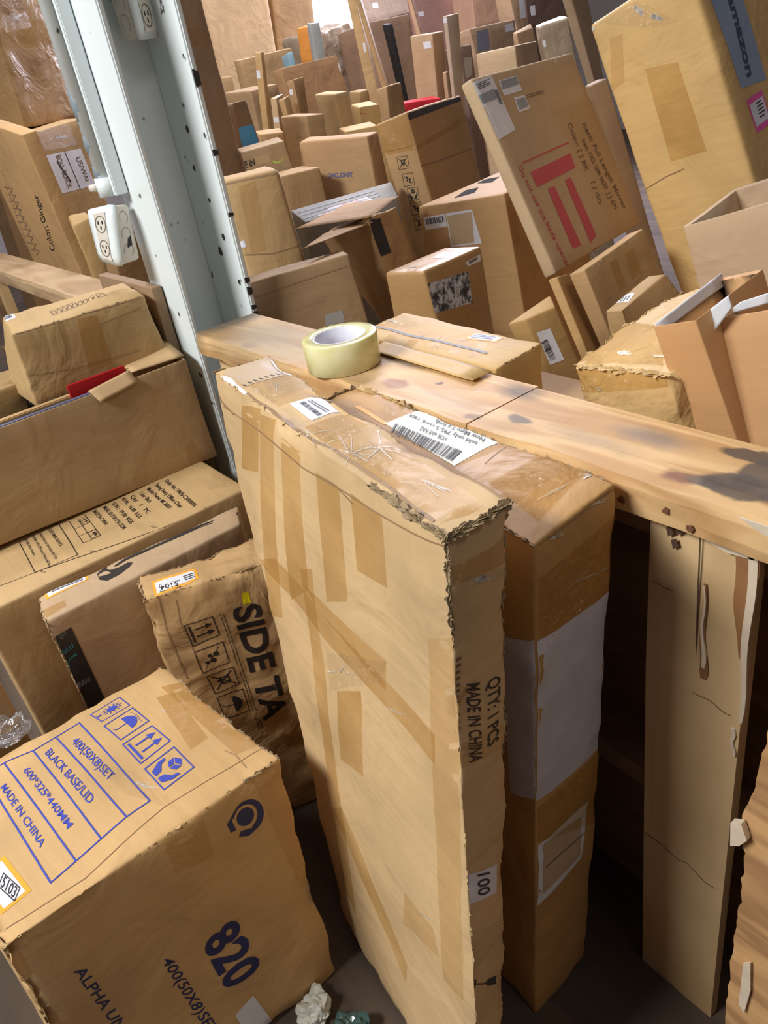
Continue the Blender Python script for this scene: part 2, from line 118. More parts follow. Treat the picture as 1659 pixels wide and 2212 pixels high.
DECALS = [
 ('C1','T','text',[(0.182,0.568),(0.550,0.570),(0.568,0.538),(0.199,0.535)],{'text': '400(50X8)SET', 'ink': 'blue'}),
 ('C1','T','text',[(0.155,0.472),(0.607,0.470),(0.625,0.439),(0.168,0.442)],{'text': 'BLACK BASE/LID', 'ink': 'blue'}),
 ('C1','T','text',[(0.191,0.375),(0.667,0.367),(0.672,0.342),(0.202,0.348)],{'text': '600*325*440MM', 'ink': 'blue'}),
 ('C1','T','text',[(0.214,0.282),(0.667,0.271),(0.674,0.246),(0.221,0.257)],{'text': 'MADE IN CHINA', 'ink': 'blue'}),
 ('C1','T','line',[(0.092,0.607),(0.800,0.589)],{'ink': 'blue', 'w': 0.0022}),
 ('C1','T','line',[(0.097,0.510),(0.803,0.501)],{'ink': 'blue', 'w': 0.0022}),
 ('C1','T','line',[(0.103,0.419),(0.820,0.401)],{'ink': 'blue', 'w': 0.0022}),
 ('C1','T','line',[(0.067,0.317),(0.837,0.305)],{'ink': 'blue', 'w': 0.0022}),
 ('C1','T','line',[(0.068,0.241),(0.856,0.213)],{'ink': 'blue', 'w': 0.0022}),
 ('C1','T','line',[(0.800,0.589),(0.803,0.501)],{'ink': 'blue', 'w': 0.0022}),
 ('C1','T','line',[(0.092,0.607),(0.097,0.510)],{'ink': 'blue', 'w': 0.0022}),
 ('C1','T','line',[(0.803,0.501),(0.820,0.401)],{'ink': 'blue', 'w': 0.0022}),
 ('C1','T','line',[(0.097,0.510),(0.103,0.419)],{'ink': 'blue', 'w': 0.0022}),
 ('C1','T','line',[(0.820,0.401),(0.837,0.305)],{'ink': 'blue', 'w': 0.0022}),
 ('C1','T','line',[(0.103,0.419),(0.067,0.317)],{'ink': 'blue', 'w': 0.0022}),
 ('C1','T','line',[(0.837,0.305),(0.856,0.213)],{'ink': 'blue', 'w': 0.0022}),
 ('C1','T','line',[(0.067,0.317),(0.068,0.241)],{'ink': 'blue', 'w': 0.0022}),
 ('C1','T','icon',[(0.068,0.788),(0.175,0.791),(0.180,0.666),(0.079,0.656)],{'icon': 'sun', 'ink': 'blue'}),
 ('C1','T','icon',[(0.198,0.790),(0.355,0.792),(0.373,0.664),(0.215,0.659)],{'icon': 'umbrella', 'ink': 'blue'}),
 ('C1','T','icon',[(0.389,0.787),(0.545,0.792),(0.575,0.654),(0.400,0.658)],{'icon': 'uparrows', 'ink': 'blue'}),
 ('C1','T','icon',[(0.586,0.784),(0.771,0.777),(0.793,0.645),(0.610,0.651)],{'icon': 'hands', 'ink': 'blue'}),
 ('C1','T','label',[(0.595,0.151),(0.830,0.160),(0.849,0.058),(0.616,0.045)],{'border': 'orange', 'inset': 0.1, 'name': 'inventory_label', 'lab': 'orange-bordered white sticker reading 5103'}),
 ('C1','T','text',[(0.689,0.122),(0.781,0.134),(0.815,0.108),(0.725,0.096)],{'text': '5103', 'ink': 'ink', 'lift': 2, 'on': 'inventory_label'}),
 ('C1','T','frame',[(0.677,0.122),(0.789,0.137),(0.829,0.106),(0.719,0.091)],{'ink': 'ink', 'w': 0.0012, 'lift': 2, 'on': 'inventory_label'}),
 ('C1','R','icon',[(0.838,0.960),(0.908,0.842),(0.808,0.780),(0.729,0.899)],{'icon': 'crescent', 'ink': 'navy'}),
 ('C1','R','text',[(0.677,0.551),(0.711,0.282),(0.561,0.289),(0.541,0.538)],{'text': '820', 'ink': 'navy', 'bold': 1}),
 ('C1','R','text',[(0.429,0.583),(0.482,0.163),(0.439,0.172),(0.392,0.593)],{'text': '400(50X8)SET', 'ink': 'navy'}),
 ('C1','R','text',[(0.182,0.773),(0.214,0.448),(0.176,0.456),(0.147,0.774)],{'text': 'ALPHA UN', 'ink': 'navy'}),
 ('C1','R','label',[(0.551,0.170),(0.640,0.193),(0.677,0.018),(0.570,0.016)],{'col': 'paper', 'name': 'torn_sticker'}),
 ('C1','T','tape',[(0.173,0.925),(0.234,1.031),(0.864,1.009),(0.836,0.908)],{}),
 ('C1','T','tape',[(0.228,0.880),(0.259,0.941),(0.651,0.892),(0.661,0.815)],{}),
 ('C1','T','wrap',[(0.421,0.541),(0.598,0.623),(0.885,0.613),(0.693,0.549)],{}),
 ('C1','R','tape',[(0.873,1.045),(0.984,1.039),(1.075,0.425),(0.943,0.467)],{'faint': 1}),
 ('C1','R','tape',[(0.545,1.153),(0.685,1.120),(0.675,0.825),(0.533,0.864)],{'faint': 1}),
 ('C2','T','label',[(0.363,0.079),(0.401,0.376),(0.841,0.394),(0.976,0.096)],{'border': 'orange', 'inset': 0.1, 'name': 'inventory_label', 'lab': 'orange-bordered sticker reading 5104'}),
 ('C2','T','text',[(0.861,0.257),(0.845,0.138),(0.644,0.133),(0.667,0.252)],{'text': '5104', 'ink': 'ink', 'lift': 2, 'on': 'inventory_label'}),
 ('C2','T','frame',[(0.896,0.265),(0.871,0.133),(0.592,0.129),(0.641,0.261)],{'ink': 'ink', 'w': 0.001, 'lift': 2, 'on': 'inventory_label'}),
 ('C2','T','lines',[(0.767,0.371),(0.752,0.289),(0.516,0.275),(0.536,0.357)],{'ink': 'ink', 'lift': 2, 'n': 3, 'on': 'inventory_label'}),
 ('C2','R','text',[(0.732,0.878),(0.684,0.422),(0.504,0.433),(0.546,0.883)],{'text': 'SIDE TA', 'ink': 'black', 'bold': 1}),
 ('C2','R','line',[(0.456,0.880),(0.448,0.405)],{'ink': 'black', 'w': 0.0012}),
 ('C2','R','line',[(0.476,0.877),(0.469,0.401)],{'ink': 'black', 'w': 0.0012}),
 ('C2','R','icon',[(0.406,0.881),(0.407,0.805),(0.206,0.796),(0.202,0.880)],{'icon': 'uparrows', 'ink': 'black'}),
 ('C2','R','icon',[(0.413,0.780),(0.411,0.701),(0.209,0.696),(0.203,0.780)],{'icon': 'feet', 'ink': 'black'}),
 ('C2','R','icon',[(0.422,0.682),(0.422,0.603),(0.232,0.599),(0.225,0.682)],{'icon': 'nohook', 'ink': 'black'}),
 ('C2','R','icon',[(0.432,0.583),(0.429,0.494),(0.240,0.492),(0.237,0.587)],{'icon': 'umbrella', 'ink': 'black'}),
 ('C2','R','label',[(0.634,0.926),(0.682,0.925),(0.675,0.884),(0.620,0.884)],{'col': 'yellow', 'name': 'yellow_sticker', 'lab': 'small yellow sticker'}),
 ('C3','T','label',[(-0.077,0.031),(0.010,0.228),(0.254,0.232),(0.271,0.038)],{'border': 'orange', 'inset': 0.1, 'name': 'inventory_label', 'lab': 'orange-bordered white sticker'}),
 ('C3','T','lines',[(0.194,0.206),(0.130,0.066),(-0.006,0.065),(0.064,0.205)],{'ink': 'ink', 'lift': 2, 'n': 2, 'on': 'inventory_label'}),
 ('C3','T','poly',[(0.213,0.271),(0.483,0.274),(0.655,0.305),(0.649,0.364),(0.542,0.418),(0.429,0.437),(0.337,0.416),(0.361,0.373),(0.310,0.333),(0.191,0.316),(0.049,0.322),(0.075,0.307),(0.120,0.285)],{'ink': 'black'}),
 ('C3','T','poly',[(0.201,0.348),(0.096,0.406),(0.115,0.559),(0.114,0.783),(0.325,0.993),(0.471,0.994),(0.254,0.781),(0.223,0.561),(0.197,0.420),(0.270,0.359)],{'ink': 'black'}),
 ('C3','R','label',[(0.012,0.941),(0.092,0.946),(0.091,0.630),(0.003,0.629)],{'col': 'blacktape', 'name': 'black_packing_tape', 'lab': 'black printed packing tape with teal lettering'}),
 ('C3','R','text',[(0.070,0.873),(0.013,0.861),(0.009,0.886),(0.066,0.898)],{'text': 'me', 'ink': 'teal', 'lift': 2, 'on': 'black_packing_tape'}),
 ('C3','R','icon',[(0.067,0.851),(0.011,0.825),(0.002,0.843),(0.059,0.864)],{'icon': 'smile', 'ink': 'teal', 'lift': 2, 'on': 'black_packing_tape'}),
 ('C3','R','lines',[(0.065,0.938),(0.026,0.918),(0.023,0.939),(0.057,0.951)],{'ink': 'grey', 'lift': 2, 'n': 3, 'on': 'black_packing_tape'}),
 ('C3','R','lines',[(0.074,0.747),(-0.004,0.742),(-0.004,0.763),(0.071,0.763)],{'ink': 'grey', 'lift': 2, 'n': 3, 'on': 'black_packing_tape'}),
 ('C3','T','tape',[(0.571,-0.003),(0.878,0.017),(0.805,0.109),(0.586,0.105)],{}),
 ('C4','T','text',[(0.559,0.828),(0.937,0.811),(0.942,0.793),(0.566,0.808)],{'text': 'Order No.: HM20-C20000006', 'ink': 'black'}),
 ('C4','T','text',[(0.555,0.787),(0.889,0.771),(0.894,0.753),(0.563,0.767)],{'text': 'Swing Ivory Office Chair', 'ink': 'black'}),
 ('C4','T','text',[(0.557,0.750),(0.849,0.739),(0.855,0.721),(0.565,0.731)],{'text': 'Model Name: MCA007', 'ink': 'black'}),
 ('C4','T','text',[(0.561,0.715),(0.704,0.710),(0.710,0.691),(0.569,0.696)],{'text': 'Color: Black', 'ink': 'black'}),
 ('C4','T','text',[(0.553,0.680),(0.797,0.669),(0.803,0.651),(0.561,0.662)],{'text': 'Qty:   1   PC', 'ink': 'black'}),
 ('C4','T','text',[(0.539,0.648),(0.805,0.631),(0.810,0.614),(0.547,0.630)],{'text': 'N.W.:  16.00  KGS', 'ink': 'black'}),
 ('C4','T','text',[(0.542,0.606),(0.817,0.594),(0.823,0.576),(0.550,0.588)],{'text': 'G.W.:  19.00  KGS', 'ink': 'black'}),
 ('C4','T','text',[(0.539,0.569),(0.836,0.558),(0.841,0.541),(0.546,0.551)],{'text': 'MEAS: 63.5*24.5*65.5CM', 'ink': 'black'}),
 ('C4','T','text',[(0.534,0.530),(0.728,0.523),(0.734,0.506),(0.542,0.512)],{'text': 'MADE IN CHINA', 'ink': 'black'}),
 ('C4','T','text',[(0.513,0.355),(0.730,0.346),(0.736,0.334),(0.521,0.342)],{'text': 'CUSTOMER SERVICE', 'ink': 'black'}),
 ('C4','T','text',[(0.518,0.321),(0.837,0.303),(0.842,0.292),(0.526,0.307)],{'text': 'please contact our service team with Order', 'ink': 'black'}),
 ('C4','T','text',[(0.513,0.295),(0.861,0.272),(0.867,0.261),(0.521,0.282)],{'text': 'number within 24 hours if there will be', 'ink': 'black'}),
 ('C4','T','text',[(0.509,0.267),(0.704,0.254),(0.710,0.243),(0.517,0.254)],{'text': 'do not ship return', 'ink': 'black'}),
 ('C4','T','frame',[(0.496,0.387),(0.885,0.360),(0.870,0.213),(0.523,0.234)],{'ink': 'black', 'w': 0.0015}),
 ('C4','T','line',[(0.536,0.482),(0.804,0.468)],{'ink': 'black', 'w': 0.0012}),
 ('C4','T','line',[(0.804,0.468),(0.801,0.403)],{'ink': 'black', 'w': 0.0012}),
 ('C4','T','line',[(0.801,0.403),(0.530,0.422)],{'ink': 'black', 'w': 0.0012}),
 ('C4','T','line',[(0.552,0.450),(0.797,0.436)],{'ink': 'black', 'w': 0.0012}),
 ('C4','T','line',[(0.633,0.476),(0.632,0.415)],{'ink': 'black', 'w': 0.0012}),
 ('C4','T','line',[(0.723,0.470),(0.717,0.409)],{'ink': 'black', 'w': 0.0012}),
 ('C4','T','icon',[(0.558,0.480),(0.628,0.476),(0.632,0.445),(0.559,0.450)],{'icon': 'uparrows', 'ink': 'black'}),
 ('C4','T','icon',[(0.723,0.470),(0.796,0.468),(0.797,0.436),(0.722,0.441)],{'icon': 'umbrella', 'ink': 'black'}),
 ('C4','T','line',[(0.869,0.219),(1.081,0.942)],{'ink': 'black', 'w': 0.0018}),
 ('C4','T','line',[(0.829,0.044),(0.869,0.219)],{'ink': 'black', 'w': 0.0012}),
 ('C4','T','line',[(0.868,0.226),(0.899,0.233)],{'ink': 'black', 'w': 0.001}),
 ('C4','T','line',[(0.879,0.233),(0.910,0.240)],{'ink': 'black', 'w': 0.001}),
 ('C4','T','line',[(0.893,0.400),(0.925,0.406)],{'ink': 'black', 'w': 0.001}),
 ('C4','T','line',[(0.904,0.407),(0.936,0.413)],{'ink': 'black', 'w': 0.001}),
 ('C4','T','line',[(0.926,0.621),(0.959,0.626)],{'ink': 'black', 'w': 0.001}),
 ('C4','T','line',[(0.938,0.628),(0.970,0.633)],{'ink': 'black', 'w': 0.001}),
 ('C4','T','line',[(0.984,0.818),(1.017,0.822)],{'ink': 'black', 'w': 0.001}),
 ('C4','T','line',[(0.996,0.824),(1.029,0.828)],{'ink': 'black', 'w': 0.001}),
 ('C4','T','wrap',[(0.609,1.020),(0.648,1.077),(0.918,0.968),(0.859,0.886)],{}),
 ('C7','T','frame',[(0.462,0.329),(0.295,0.747),(0.557,0.767),(0.702,0.338)],{'ink': 'faint', 'w': 0.002}),
 ('C7','T','line',[(0.506,0.357),(0.644,0.369)],{'ink': 'faint', 'w': 0.0022}),
 ('C7','T','line',[(0.644,0.353),(0.486,0.390)],{'ink': 'faint', 'w': 0.0016}),
 ('C7','T','line',[(0.492,0.399),(0.632,0.410)],{'ink': 'faint', 'w': 0.0022}),
 ('C7','T','line',[(0.631,0.394),(0.473,0.432)],{'ink': 'faint', 'w': 0.0016}),
 ('C7','T','line',[(0.479,0.441),(0.619,0.452)],{'ink': 'faint', 'w': 0.0022}),
 ('C7','T','line',[(0.619,0.435),(0.459,0.474)],{'ink': 'faint', 'w': 0.0016}),
 ('C7','T','line',[(0.465,0.483),(0.606,0.494)],{'ink': 'faint', 'w': 0.0022}),
 ('C7','T','line',[(0.606,0.477),(0.445,0.517)],{'ink': 'faint', 'w': 0.0016}),
 ('C7','T','line',[(0.451,0.527),(0.593,0.537)],{'ink': 'faint', 'w': 0.0022}),
 ('C7','T','line',[(0.593,0.520),(0.431,0.561)],{'ink': 'faint', 'w': 0.0016}),
 ('C7','T','line',[(0.437,0.570),(0.580,0.580)],{'ink': 'faint', 'w': 0.0022}),
 ('C7','T','line',[(0.580,0.563),(0.417,0.605)],{'ink': 'faint', 'w': 0.0016}),
 ('C7','T','line',[(0.423,0.614),(0.567,0.623)],{'ink': 'faint', 'w': 0.0022}),
 ('C7','T','line',[(0.566,0.606),(0.403,0.649)],{'ink': 'faint', 'w': 0.0016}),
 ('C7','T','line',[(0.409,0.659),(0.553,0.667)],{'ink': 'faint', 'w': 0.0022}),
 ('C7','T','line',[(0.553,0.649),(0.389,0.694)],{'ink': 'faint', 'w': 0.0016}),
 ('C7','T','line',[(0.395,0.704),(0.540,0.711)],{'ink': 'faint', 'w': 0.0022}),
 ('C7','T','line',[(0.539,0.694),(0.374,0.740)],{'ink': 'faint', 'w': 0.0016}),
 ('C7','T','label',[(-0.029,-0.083),(0.028,0.080),(0.281,0.089),(0.308,-0.074)],{'name': 'barcode_label', 'lab': 'white barcode label'}),
 ('C7','T','barcode',[(0.056,-0.017),(0.112,0.068),(0.241,0.071),(0.215,-0.019)],{'lift': 2, 'on': 'barcode_label'}),
 ('C7','R','tape',[(0.463,0.943),(0.610,0.925),(0.592,0.215),(0.412,0.220)],{}),
 ('C6','R','tape',[(0.888,0.213),(0.927,0.239),(0.958,-0.012),(0.890,-0.022)],{'faint': 1}),
 ('A1','T','label',[(0.349,0.375),(0.344,0.880),(0.451,0.840),(0.464,0.362)],{'name': 'shipping_label', 'lab': 'white shipping label with small barcode'}),
 ('A1','T','barcode',[(0.362,0.578),(0.454,0.576),(0.456,0.494),(0.363,0.498)],{'lift': 2, 'on': 'shipping_label'}),
 ('A1','T','lines',[(0.363,0.695),(0.444,0.729),(0.448,0.632),(0.364,0.611)],{'ink': 'ink', 'lift': 2, 'n': 2, 'on': 'shipping_label'}),
 ('A1','T','label',[(0.033,0.112),(0.011,0.934),(0.169,0.798),(0.177,0.152)],{'col': 'bareboard', 'name': 'torn_patch', 'lab': 'torn pale patch of bare board'}),
 ('A1','T','zigzag',[(0.012,0.375),(-0.011,0.847)],{'ink': 'black', 'w': 0.006}),
 ('A1','T','zigzag',[(0.173,0.124),(0.156,0.817)],{'ink': 'black', 'w': 0.008}),
 ('A1','T','label',[(0.037,0.013),(0.054,0.095),(0.217,0.089),(0.218,-0.025)],{'col': 'paper', 'name': 'torn_strip'}),
 ('A1','T','label',[(0.028,0.929),(0.066,0.970),(0.181,0.961),(0.155,0.867)],{'col': 'paper', 'name': 'torn_strip'}),
 ('A1','T','tape',[(0.482,0.184),(0.471,0.901),(0.983,0.743),(0.962,0.152)],{}),
 ('A1','T','tape',[(0.164,0.212),(0.149,0.902),(0.344,0.880),(0.346,0.214)],{'faint': 1}),
 ('A1','T','wrap',[(0.452,0.160),(0.450,0.851),(0.592,0.704),(0.595,0.028)],{}),
 ('A1','T','wrap',[(0.190,0.401),(0.156,0.817),(0.283,0.811),(0.315,0.212)],{}),
 ('A1','T','wrap',[(0.641,0.209),(0.642,0.628),(0.718,0.764),(0.715,0.207)],{}),
 ('A1','F','tape',[(0.187,0.979),(0.306,0.993),(0.209,0.890),(0.085,0.871)],{}),
 ('A1','F','tape',[(0.301,0.987),(0.379,0.991),(0.126,0.643),(-0.013,0.606)],{}),
 ('A1','F','tape',[(0.407,0.976),(0.501,0.975),(0.402,0.769),(0.233,0.703)],{}),
 ('A1','F','tape',[(0.565,0.965),(0.654,0.967),(0.624,0.819),(0.514,0.786)],{}),
 ('A1','F','tape',[(0.701,0.971),(0.816,0.973),(0.798,0.888),(0.686,0.877)],{}),
 ('A1','F','tape',[(0.024,0.713),(0.189,0.758),(0.921,0.752),(0.911,0.708)],{}),
 ('A1','F','tape',[(0.348,0.763),(0.462,0.777),(0.758,0.784),(0.739,0.737)],{}),
 ('A1','F','tape',[(0.454,0.631),(0.605,0.686),(0.547,0.529),(0.385,0.491)],{}),
 ('A1','F','tape',[(0.370,0.791),(0.455,0.814),(0.198,0.103),(0.121,0.134)],{}),
 ('A1','F','tape',[(0.182,0.320),(0.293,0.365),(0.613,0.201),(0.571,0.140)],{}),
 ('A1','F','tape',[(0.683,0.387),(0.833,0.403),(0.850,0.357),(0.633,0.299)],{'faint': 1}),
 ('A1','F','wrap',[(0.434,0.687),(0.758,0.784),(0.725,0.744),(0.407,0.615)],{}),
 ('A1','F','tape',[(0.922,0.872),(1.008,0.901),(0.951,0.339),(0.854,0.318)],{'faint': 1}),
 ('A1','R','text',[(0.863,0.819),(0.809,0.738),(0.569,0.741),(0.606,0.824)],{'text': 'QTY: 1 PCS', 'ink': 'black'}),
 ('A1','R','text',[(0.466,0.828),(0.462,0.730),(0.203,0.741),(0.234,0.837)],{'text': 'MADE IN CHINA', 'ink': 'black'}),
 ('A1','R','label',[(0.083,0.585),(0.773,0.555),(0.752,0.510),(0.028,0.542)],{'name': 'number_label', 'lab': 'white sticker reading 100'}),
 ('A1','R','text',[(0.577,0.557),(0.566,0.524),(0.257,0.540),(0.268,0.574)],{'text': '100', 'ink': 'ink', 'lift': 2, 'on': 'number_label'}),
 ('A1','R','icon',[(0.771,0.367),(0.693,0.332),(-0.043,0.382),(0.055,0.416)],{'icon': 'glass', 'ink': 'black'}),
 ('A1','R','tape',[(0.065,0.970),(0.948,0.966),(0.951,0.940),(0.066,0.953)],{}),
 ('A1','R','wrap',[(0.103,0.958),(0.933,0.938),(0.934,0.929),(0.096,0.950)],{}),
 ('A1','R','tape',[(0.011,0.774),(0.993,0.751),(0.999,0.719),(0.001,0.741)],{'faint': 1}),
 ('A1','R','wrap',[(-0.201,0.508),(1.006,0.449),(1.008,0.376),(-0.215,0.449)],{}),
 ('A1','R','lines',[(0.067,0.876),(0.157,0.875),(0.110,0.768),(0.009,0.771)],{'ink': 'faint', 'n': 14}),
 ('A2','T','label',[(0.305,0.450),(0.319,1.019),(0.643,0.991),(0.640,0.335)],{'col': 'paleyel', 'name': 'barcode_label', 'lab': 'large pale label with wide barcode'}),
 ('A2','T','barcode',[(0.332,0.535),(0.605,0.577),(0.618,0.382),(0.361,0.350)],{'lift': 2, 'on': 'barcode_label', 'n': 46}),
 ('A2','T','text',[(0.613,0.840),(0.418,0.849),(0.407,0.940),(0.603,0.926)],{'text': 'New Mate 5 g hmb', 'ink': 'ink', 'lift': 2, 'on': 'barcode_label'}),
 ('A2','T','text',[(0.616,0.727),(0.336,0.737),(0.321,0.824),(0.605,0.804)],{'text': 'sold only 795-5-cord  race', 'ink': 'ink', 'lift': 2, 'on': 'barcode_label'}),
 ('A2','T','text',[(0.530,0.610),(0.422,0.597),(0.407,0.682),(0.520,0.686)],{'text': 'XOR wh9 XAZ', 'ink': 'ink', 'lift': 2, 'on': 'barcode_label'}),
 ('A2','T','label',[(0.133,0.484),(0.151,0.547),(0.308,0.490),(0.312,0.426)],{'col': 'orange', 'name': 'orange_strip'}),
 ('A2','T','tape',[(0.647,0.312),(0.685,0.956),(0.870,0.913),(0.869,0.270)],{}),
 ('A2','T','wrap',[(0.763,0.327),(0.785,1.025),(0.917,0.954),(0.953,0.222)],{'tan': 1}),
 ('A2','R','label',[(0.028,0.864),(1.062,0.844),(1.076,0.560),(0.042,0.574)],{'col': 'sleeve', 'name': 'white_sleeve', 'lab': 'white paper sleeve'}),
 ('A2','F','label',[(0.889,0.840),(1.009,0.870),(1.012,0.587),(0.904,0.552)],{'col': 'sleeve', 'name': 'white_sleeve', 'lab': 'white paper sleeve'}),
 ('A2','R','label',[(0.058,0.477),(0.833,0.465),(0.762,0.338),(0.033,0.330)],{'name': 'torn_label', 'lab': 'torn white label', 'col': 'paper'}),
 ('A2','R','label',[(0.139,0.469),(0.723,0.444),(0.732,0.350),(0.101,0.352)],{'col': 'bareboard', 'name': 'bare_patch', 'lift': 2, 'on': 'torn_label'}),
 ('A2','R','line',[(0.159,0.412),(0.758,0.400)],{'ink': 'faint', 'w': 0.002, 'lift': 3, 'on': 'torn_label'}),
 ('A2','R','wrap',[(0.040,0.953),(0.986,0.958),(1.061,0.846),(0.041,0.866)],{'tan': 1}),
 ('A2','R','wrap',[(0.051,0.561),(1.042,0.557),(1.063,0.386),(0.042,0.487)],{'tan': 1}),
 ('D3','T','label',[(0.628,0.847),(0.789,0.904),(0.800,0.697),(0.628,0.586)],{'border': 'orange', 'inset': 0.08, 'name': 'inventory_label', 'lab': 'orange-bordered white label'}),
 ('D3','T','lines',[(0.641,0.806),(0.775,0.873),(0.785,0.732),(0.642,0.634)],{'ink': 'faintblue', 'lift': 2, 'n': 3, 'on': 'inventory_label'}),
 ('D3','T','tape',[(-0.064,0.356),(-0.050,0.591),(0.756,0.534),(0.817,0.126)],{'faint': 1}),
 ('D3','T','tape',[(0.004,0.465),(0.080,0.462),(0.125,0.003),(0.043,0.024)],{}),
 ('D3','T','tape',[(0.164,0.494),(0.236,0.491),(0.289,0.031),(0.212,0.051)],{}),
 ('D3','T','tape',[(0.316,0.522),(0.384,0.519),(0.444,0.058),(0.372,0.078)],{}),
 ('D3','T','tape',[(0.459,0.550),(0.524,0.546),(0.591,0.084),(0.522,0.104)],{}),
 ('D3','T','tape',[(0.595,0.577),(0.656,0.573),(0.729,0.109),(0.664,0.129)],{}),
 ('D3','T','tape',[(0.725,0.603),(0.783,0.599),(0.860,0.134),(0.799,0.154)],{}),
 ('D3','T','wrap',[(-0.059,0.582),(0.050,0.897),(0.282,0.674),(0.139,0.379)],{}),
 ('N3','R','label',[(0.016,0.972),(0.686,0.960),(0.669,0.890),(-0.009,0.909)],{'col': 'camoprint', 'name': 'picture_label', 'lab': 'torn black and white picture label'}),
 ('N3','R','label',[(0.675,0.981),(0.952,0.984),(0.938,0.970),(0.702,0.970)],{'name': 'barcode_label'}),
 ('N3','R','barcode',[(0.731,0.980),(0.896,0.982),(0.894,0.976),(0.734,0.973)],{'lift': 2, 'on': 'barcode_label'}),
 ('N3','T','label',[(0.388,0.537),(0.281,0.776),(0.585,0.733),(0.817,0.505)],{'col': 'wrapwhite', 'name': 'clear_tape'}),
 ('N3','T','wrap',[(-0.005,0.055),(0.094,0.268),(0.587,0.244),(0.832,0.040)],{}),
 ('N2','F','label',[(0.046,0.970),(0.309,0.971),(0.313,0.937),(0.059,0.935)],{'name': 'barcode_label'}),
 ('N2','F','barcode',[(0.070,0.966),(0.292,0.967),(0.296,0.950),(0.074,0.950)],{'lift': 2, 'on': 'barcode_label'}),
 ('N2','F','label',[(0.317,0.972),(0.622,0.973),(0.673,0.882),(0.330,0.880)],{'name': 'torn_label', 'lab': 'torn white label with bare centre'}),
 ('N2','F','label',[(0.326,0.965),(0.618,0.967),(0.592,0.887),(0.346,0.885)],{'col': 'bareboard', 'name': 'bare_patch', 'lift': 2, 'on': 'torn_label'}),
 ('N2','R','tape',[(0.008,0.981),(0.107,0.977),(0.093,0.867),(0.004,0.867)],{'faint': 1}),
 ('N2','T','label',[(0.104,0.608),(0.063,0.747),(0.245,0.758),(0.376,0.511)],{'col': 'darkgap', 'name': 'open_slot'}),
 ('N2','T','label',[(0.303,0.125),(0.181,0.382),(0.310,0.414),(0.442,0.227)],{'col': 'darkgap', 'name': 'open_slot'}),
 ('N1','F','icon',[(0.338,0.912),(0.665,0.907),(0.625,0.877),(0.287,0.881)],{'icon': 'nohook', 'ink': 'black', 'round': 1}),
 ('N1','F','icon',[(0.350,0.870),(0.683,0.865),(0.642,0.835),(0.300,0.838)],{'icon': 'feet', 'ink': 'black', 'round': 1}),
 ('N1','F','icon',[(0.374,0.833),(0.712,0.829),(0.670,0.798),(0.323,0.801)],{'icon': 'hands', 'ink': 'black', 'round': 1}),
 ('N1','F','icon',[(0.343,0.797),(0.686,0.793),(0.644,0.762),(0.291,0.764)],{'icon': 'feet', 'ink': 'black', 'round': 1}),
 ('N1','F','icon',[(0.325,0.759),(0.673,0.756),(0.630,0.724),(0.271,0.726)],{'icon': 'nohook', 'ink': 'black', 'round': 1}),
 ('N1','F','wrap',[(0.012,0.998),(1.013,0.998),(0.959,0.922),(-0.023,0.931)],{'tan': 1}),
 ('N1','F','tape',[(-0.010,0.935),(0.944,0.924),(0.978,0.915),(0.015,0.923)],{}),
 ('N1','R','label',[(-0.020,0.997),(0.996,0.996),(0.988,0.985),(-0.014,0.981)],{'col': 'blacktape', 'name': 'black_tape'}),
 ('N1','R','tape',[(-0.003,0.922),(1.077,0.949),(1.061,0.933),(-0.014,0.910)],{}),
 ('N4','R','label',[(-0.007,0.979),(0.172,0.991),(0.176,0.714),(0.009,0.696)],{'name': 'shipping_label', 'lab': 'long white shipping label'}),
 ('N4','R','lines',[(0.015,0.968),(0.142,0.978),(0.139,0.949),(0.018,0.938)],{'ink': 'ink', 'lift': 2, 'n': 4, 'on': 'shipping_label'}),
 ('N4','R','label',[(0.000,0.915),(0.135,0.927),(0.132,0.879),(0.007,0.874)],{'col': 'greyprint', 'name': 'barcode', 'lift': 2, 'on': 'shipping_label'}),
 ('N4','R','barcode',[(0.136,0.920),(0.169,0.918),(0.162,0.848),(0.135,0.848)],{'lift': 2, 'on': 'shipping_label', 'n': 14}),
 ('N4','R','label',[(0.208,0.956),(0.381,0.958),(0.375,0.882),(0.202,0.881)],{'name': 'small_label'}),
 ('N4','R','label',[(0.223,0.951),(0.374,0.953),(0.370,0.915),(0.212,0.911)],{'col': 'greyprint', 'name': 'barcode', 'lift': 2, 'on': 'small_label'}),
 ('N4','R','label',[(0.278,0.860),(0.377,0.857),(0.381,0.787),(0.265,0.786)],{'name': 'square_label'}),
 ('N4','R','label',[(0.287,0.848),(0.370,0.848),(0.372,0.800),(0.281,0.796)],{'col': 'greyprint', 'name': 'print', 'lift': 2, 'on': 'square_label'}),
 ('N4','R','lines',[(0.385,0.857),(0.567,0.855),(0.569,0.835),(0.391,0.836)],{'ink': 'faint', 'n': 2}),
 ('N4','R','rect',[(0.148,0.500),(0.569,0.509),(0.557,0.432),(0.151,0.421)],{'ink': 'red'}),
 ('N4','R','line',[(0.117,0.555),(0.591,0.564)],{'ink': 'red', 'w': 0.003}),
 ('N4','R','rect',[(0.233,0.391),(0.301,0.392),(0.320,-0.010),(0.230,-0.002)],{'ink': 'red'}),
 ('N4','R','rect',[(0.414,0.395),(0.478,0.396),(0.495,-0.000),(0.407,0.005)],{'ink': 'red'}),
 ('N4','R','rect',[(0.208,0.000),(0.535,-0.004),(0.537,-0.021),(0.215,-0.014)],{'ink': 'red'}),
 ('N4','R','text',[(0.103,0.549),(0.146,-0.000),(0.111,-0.001),(0.065,0.544)],{'text': 'Do not use cut blade opener', 'ink': 'red'}),
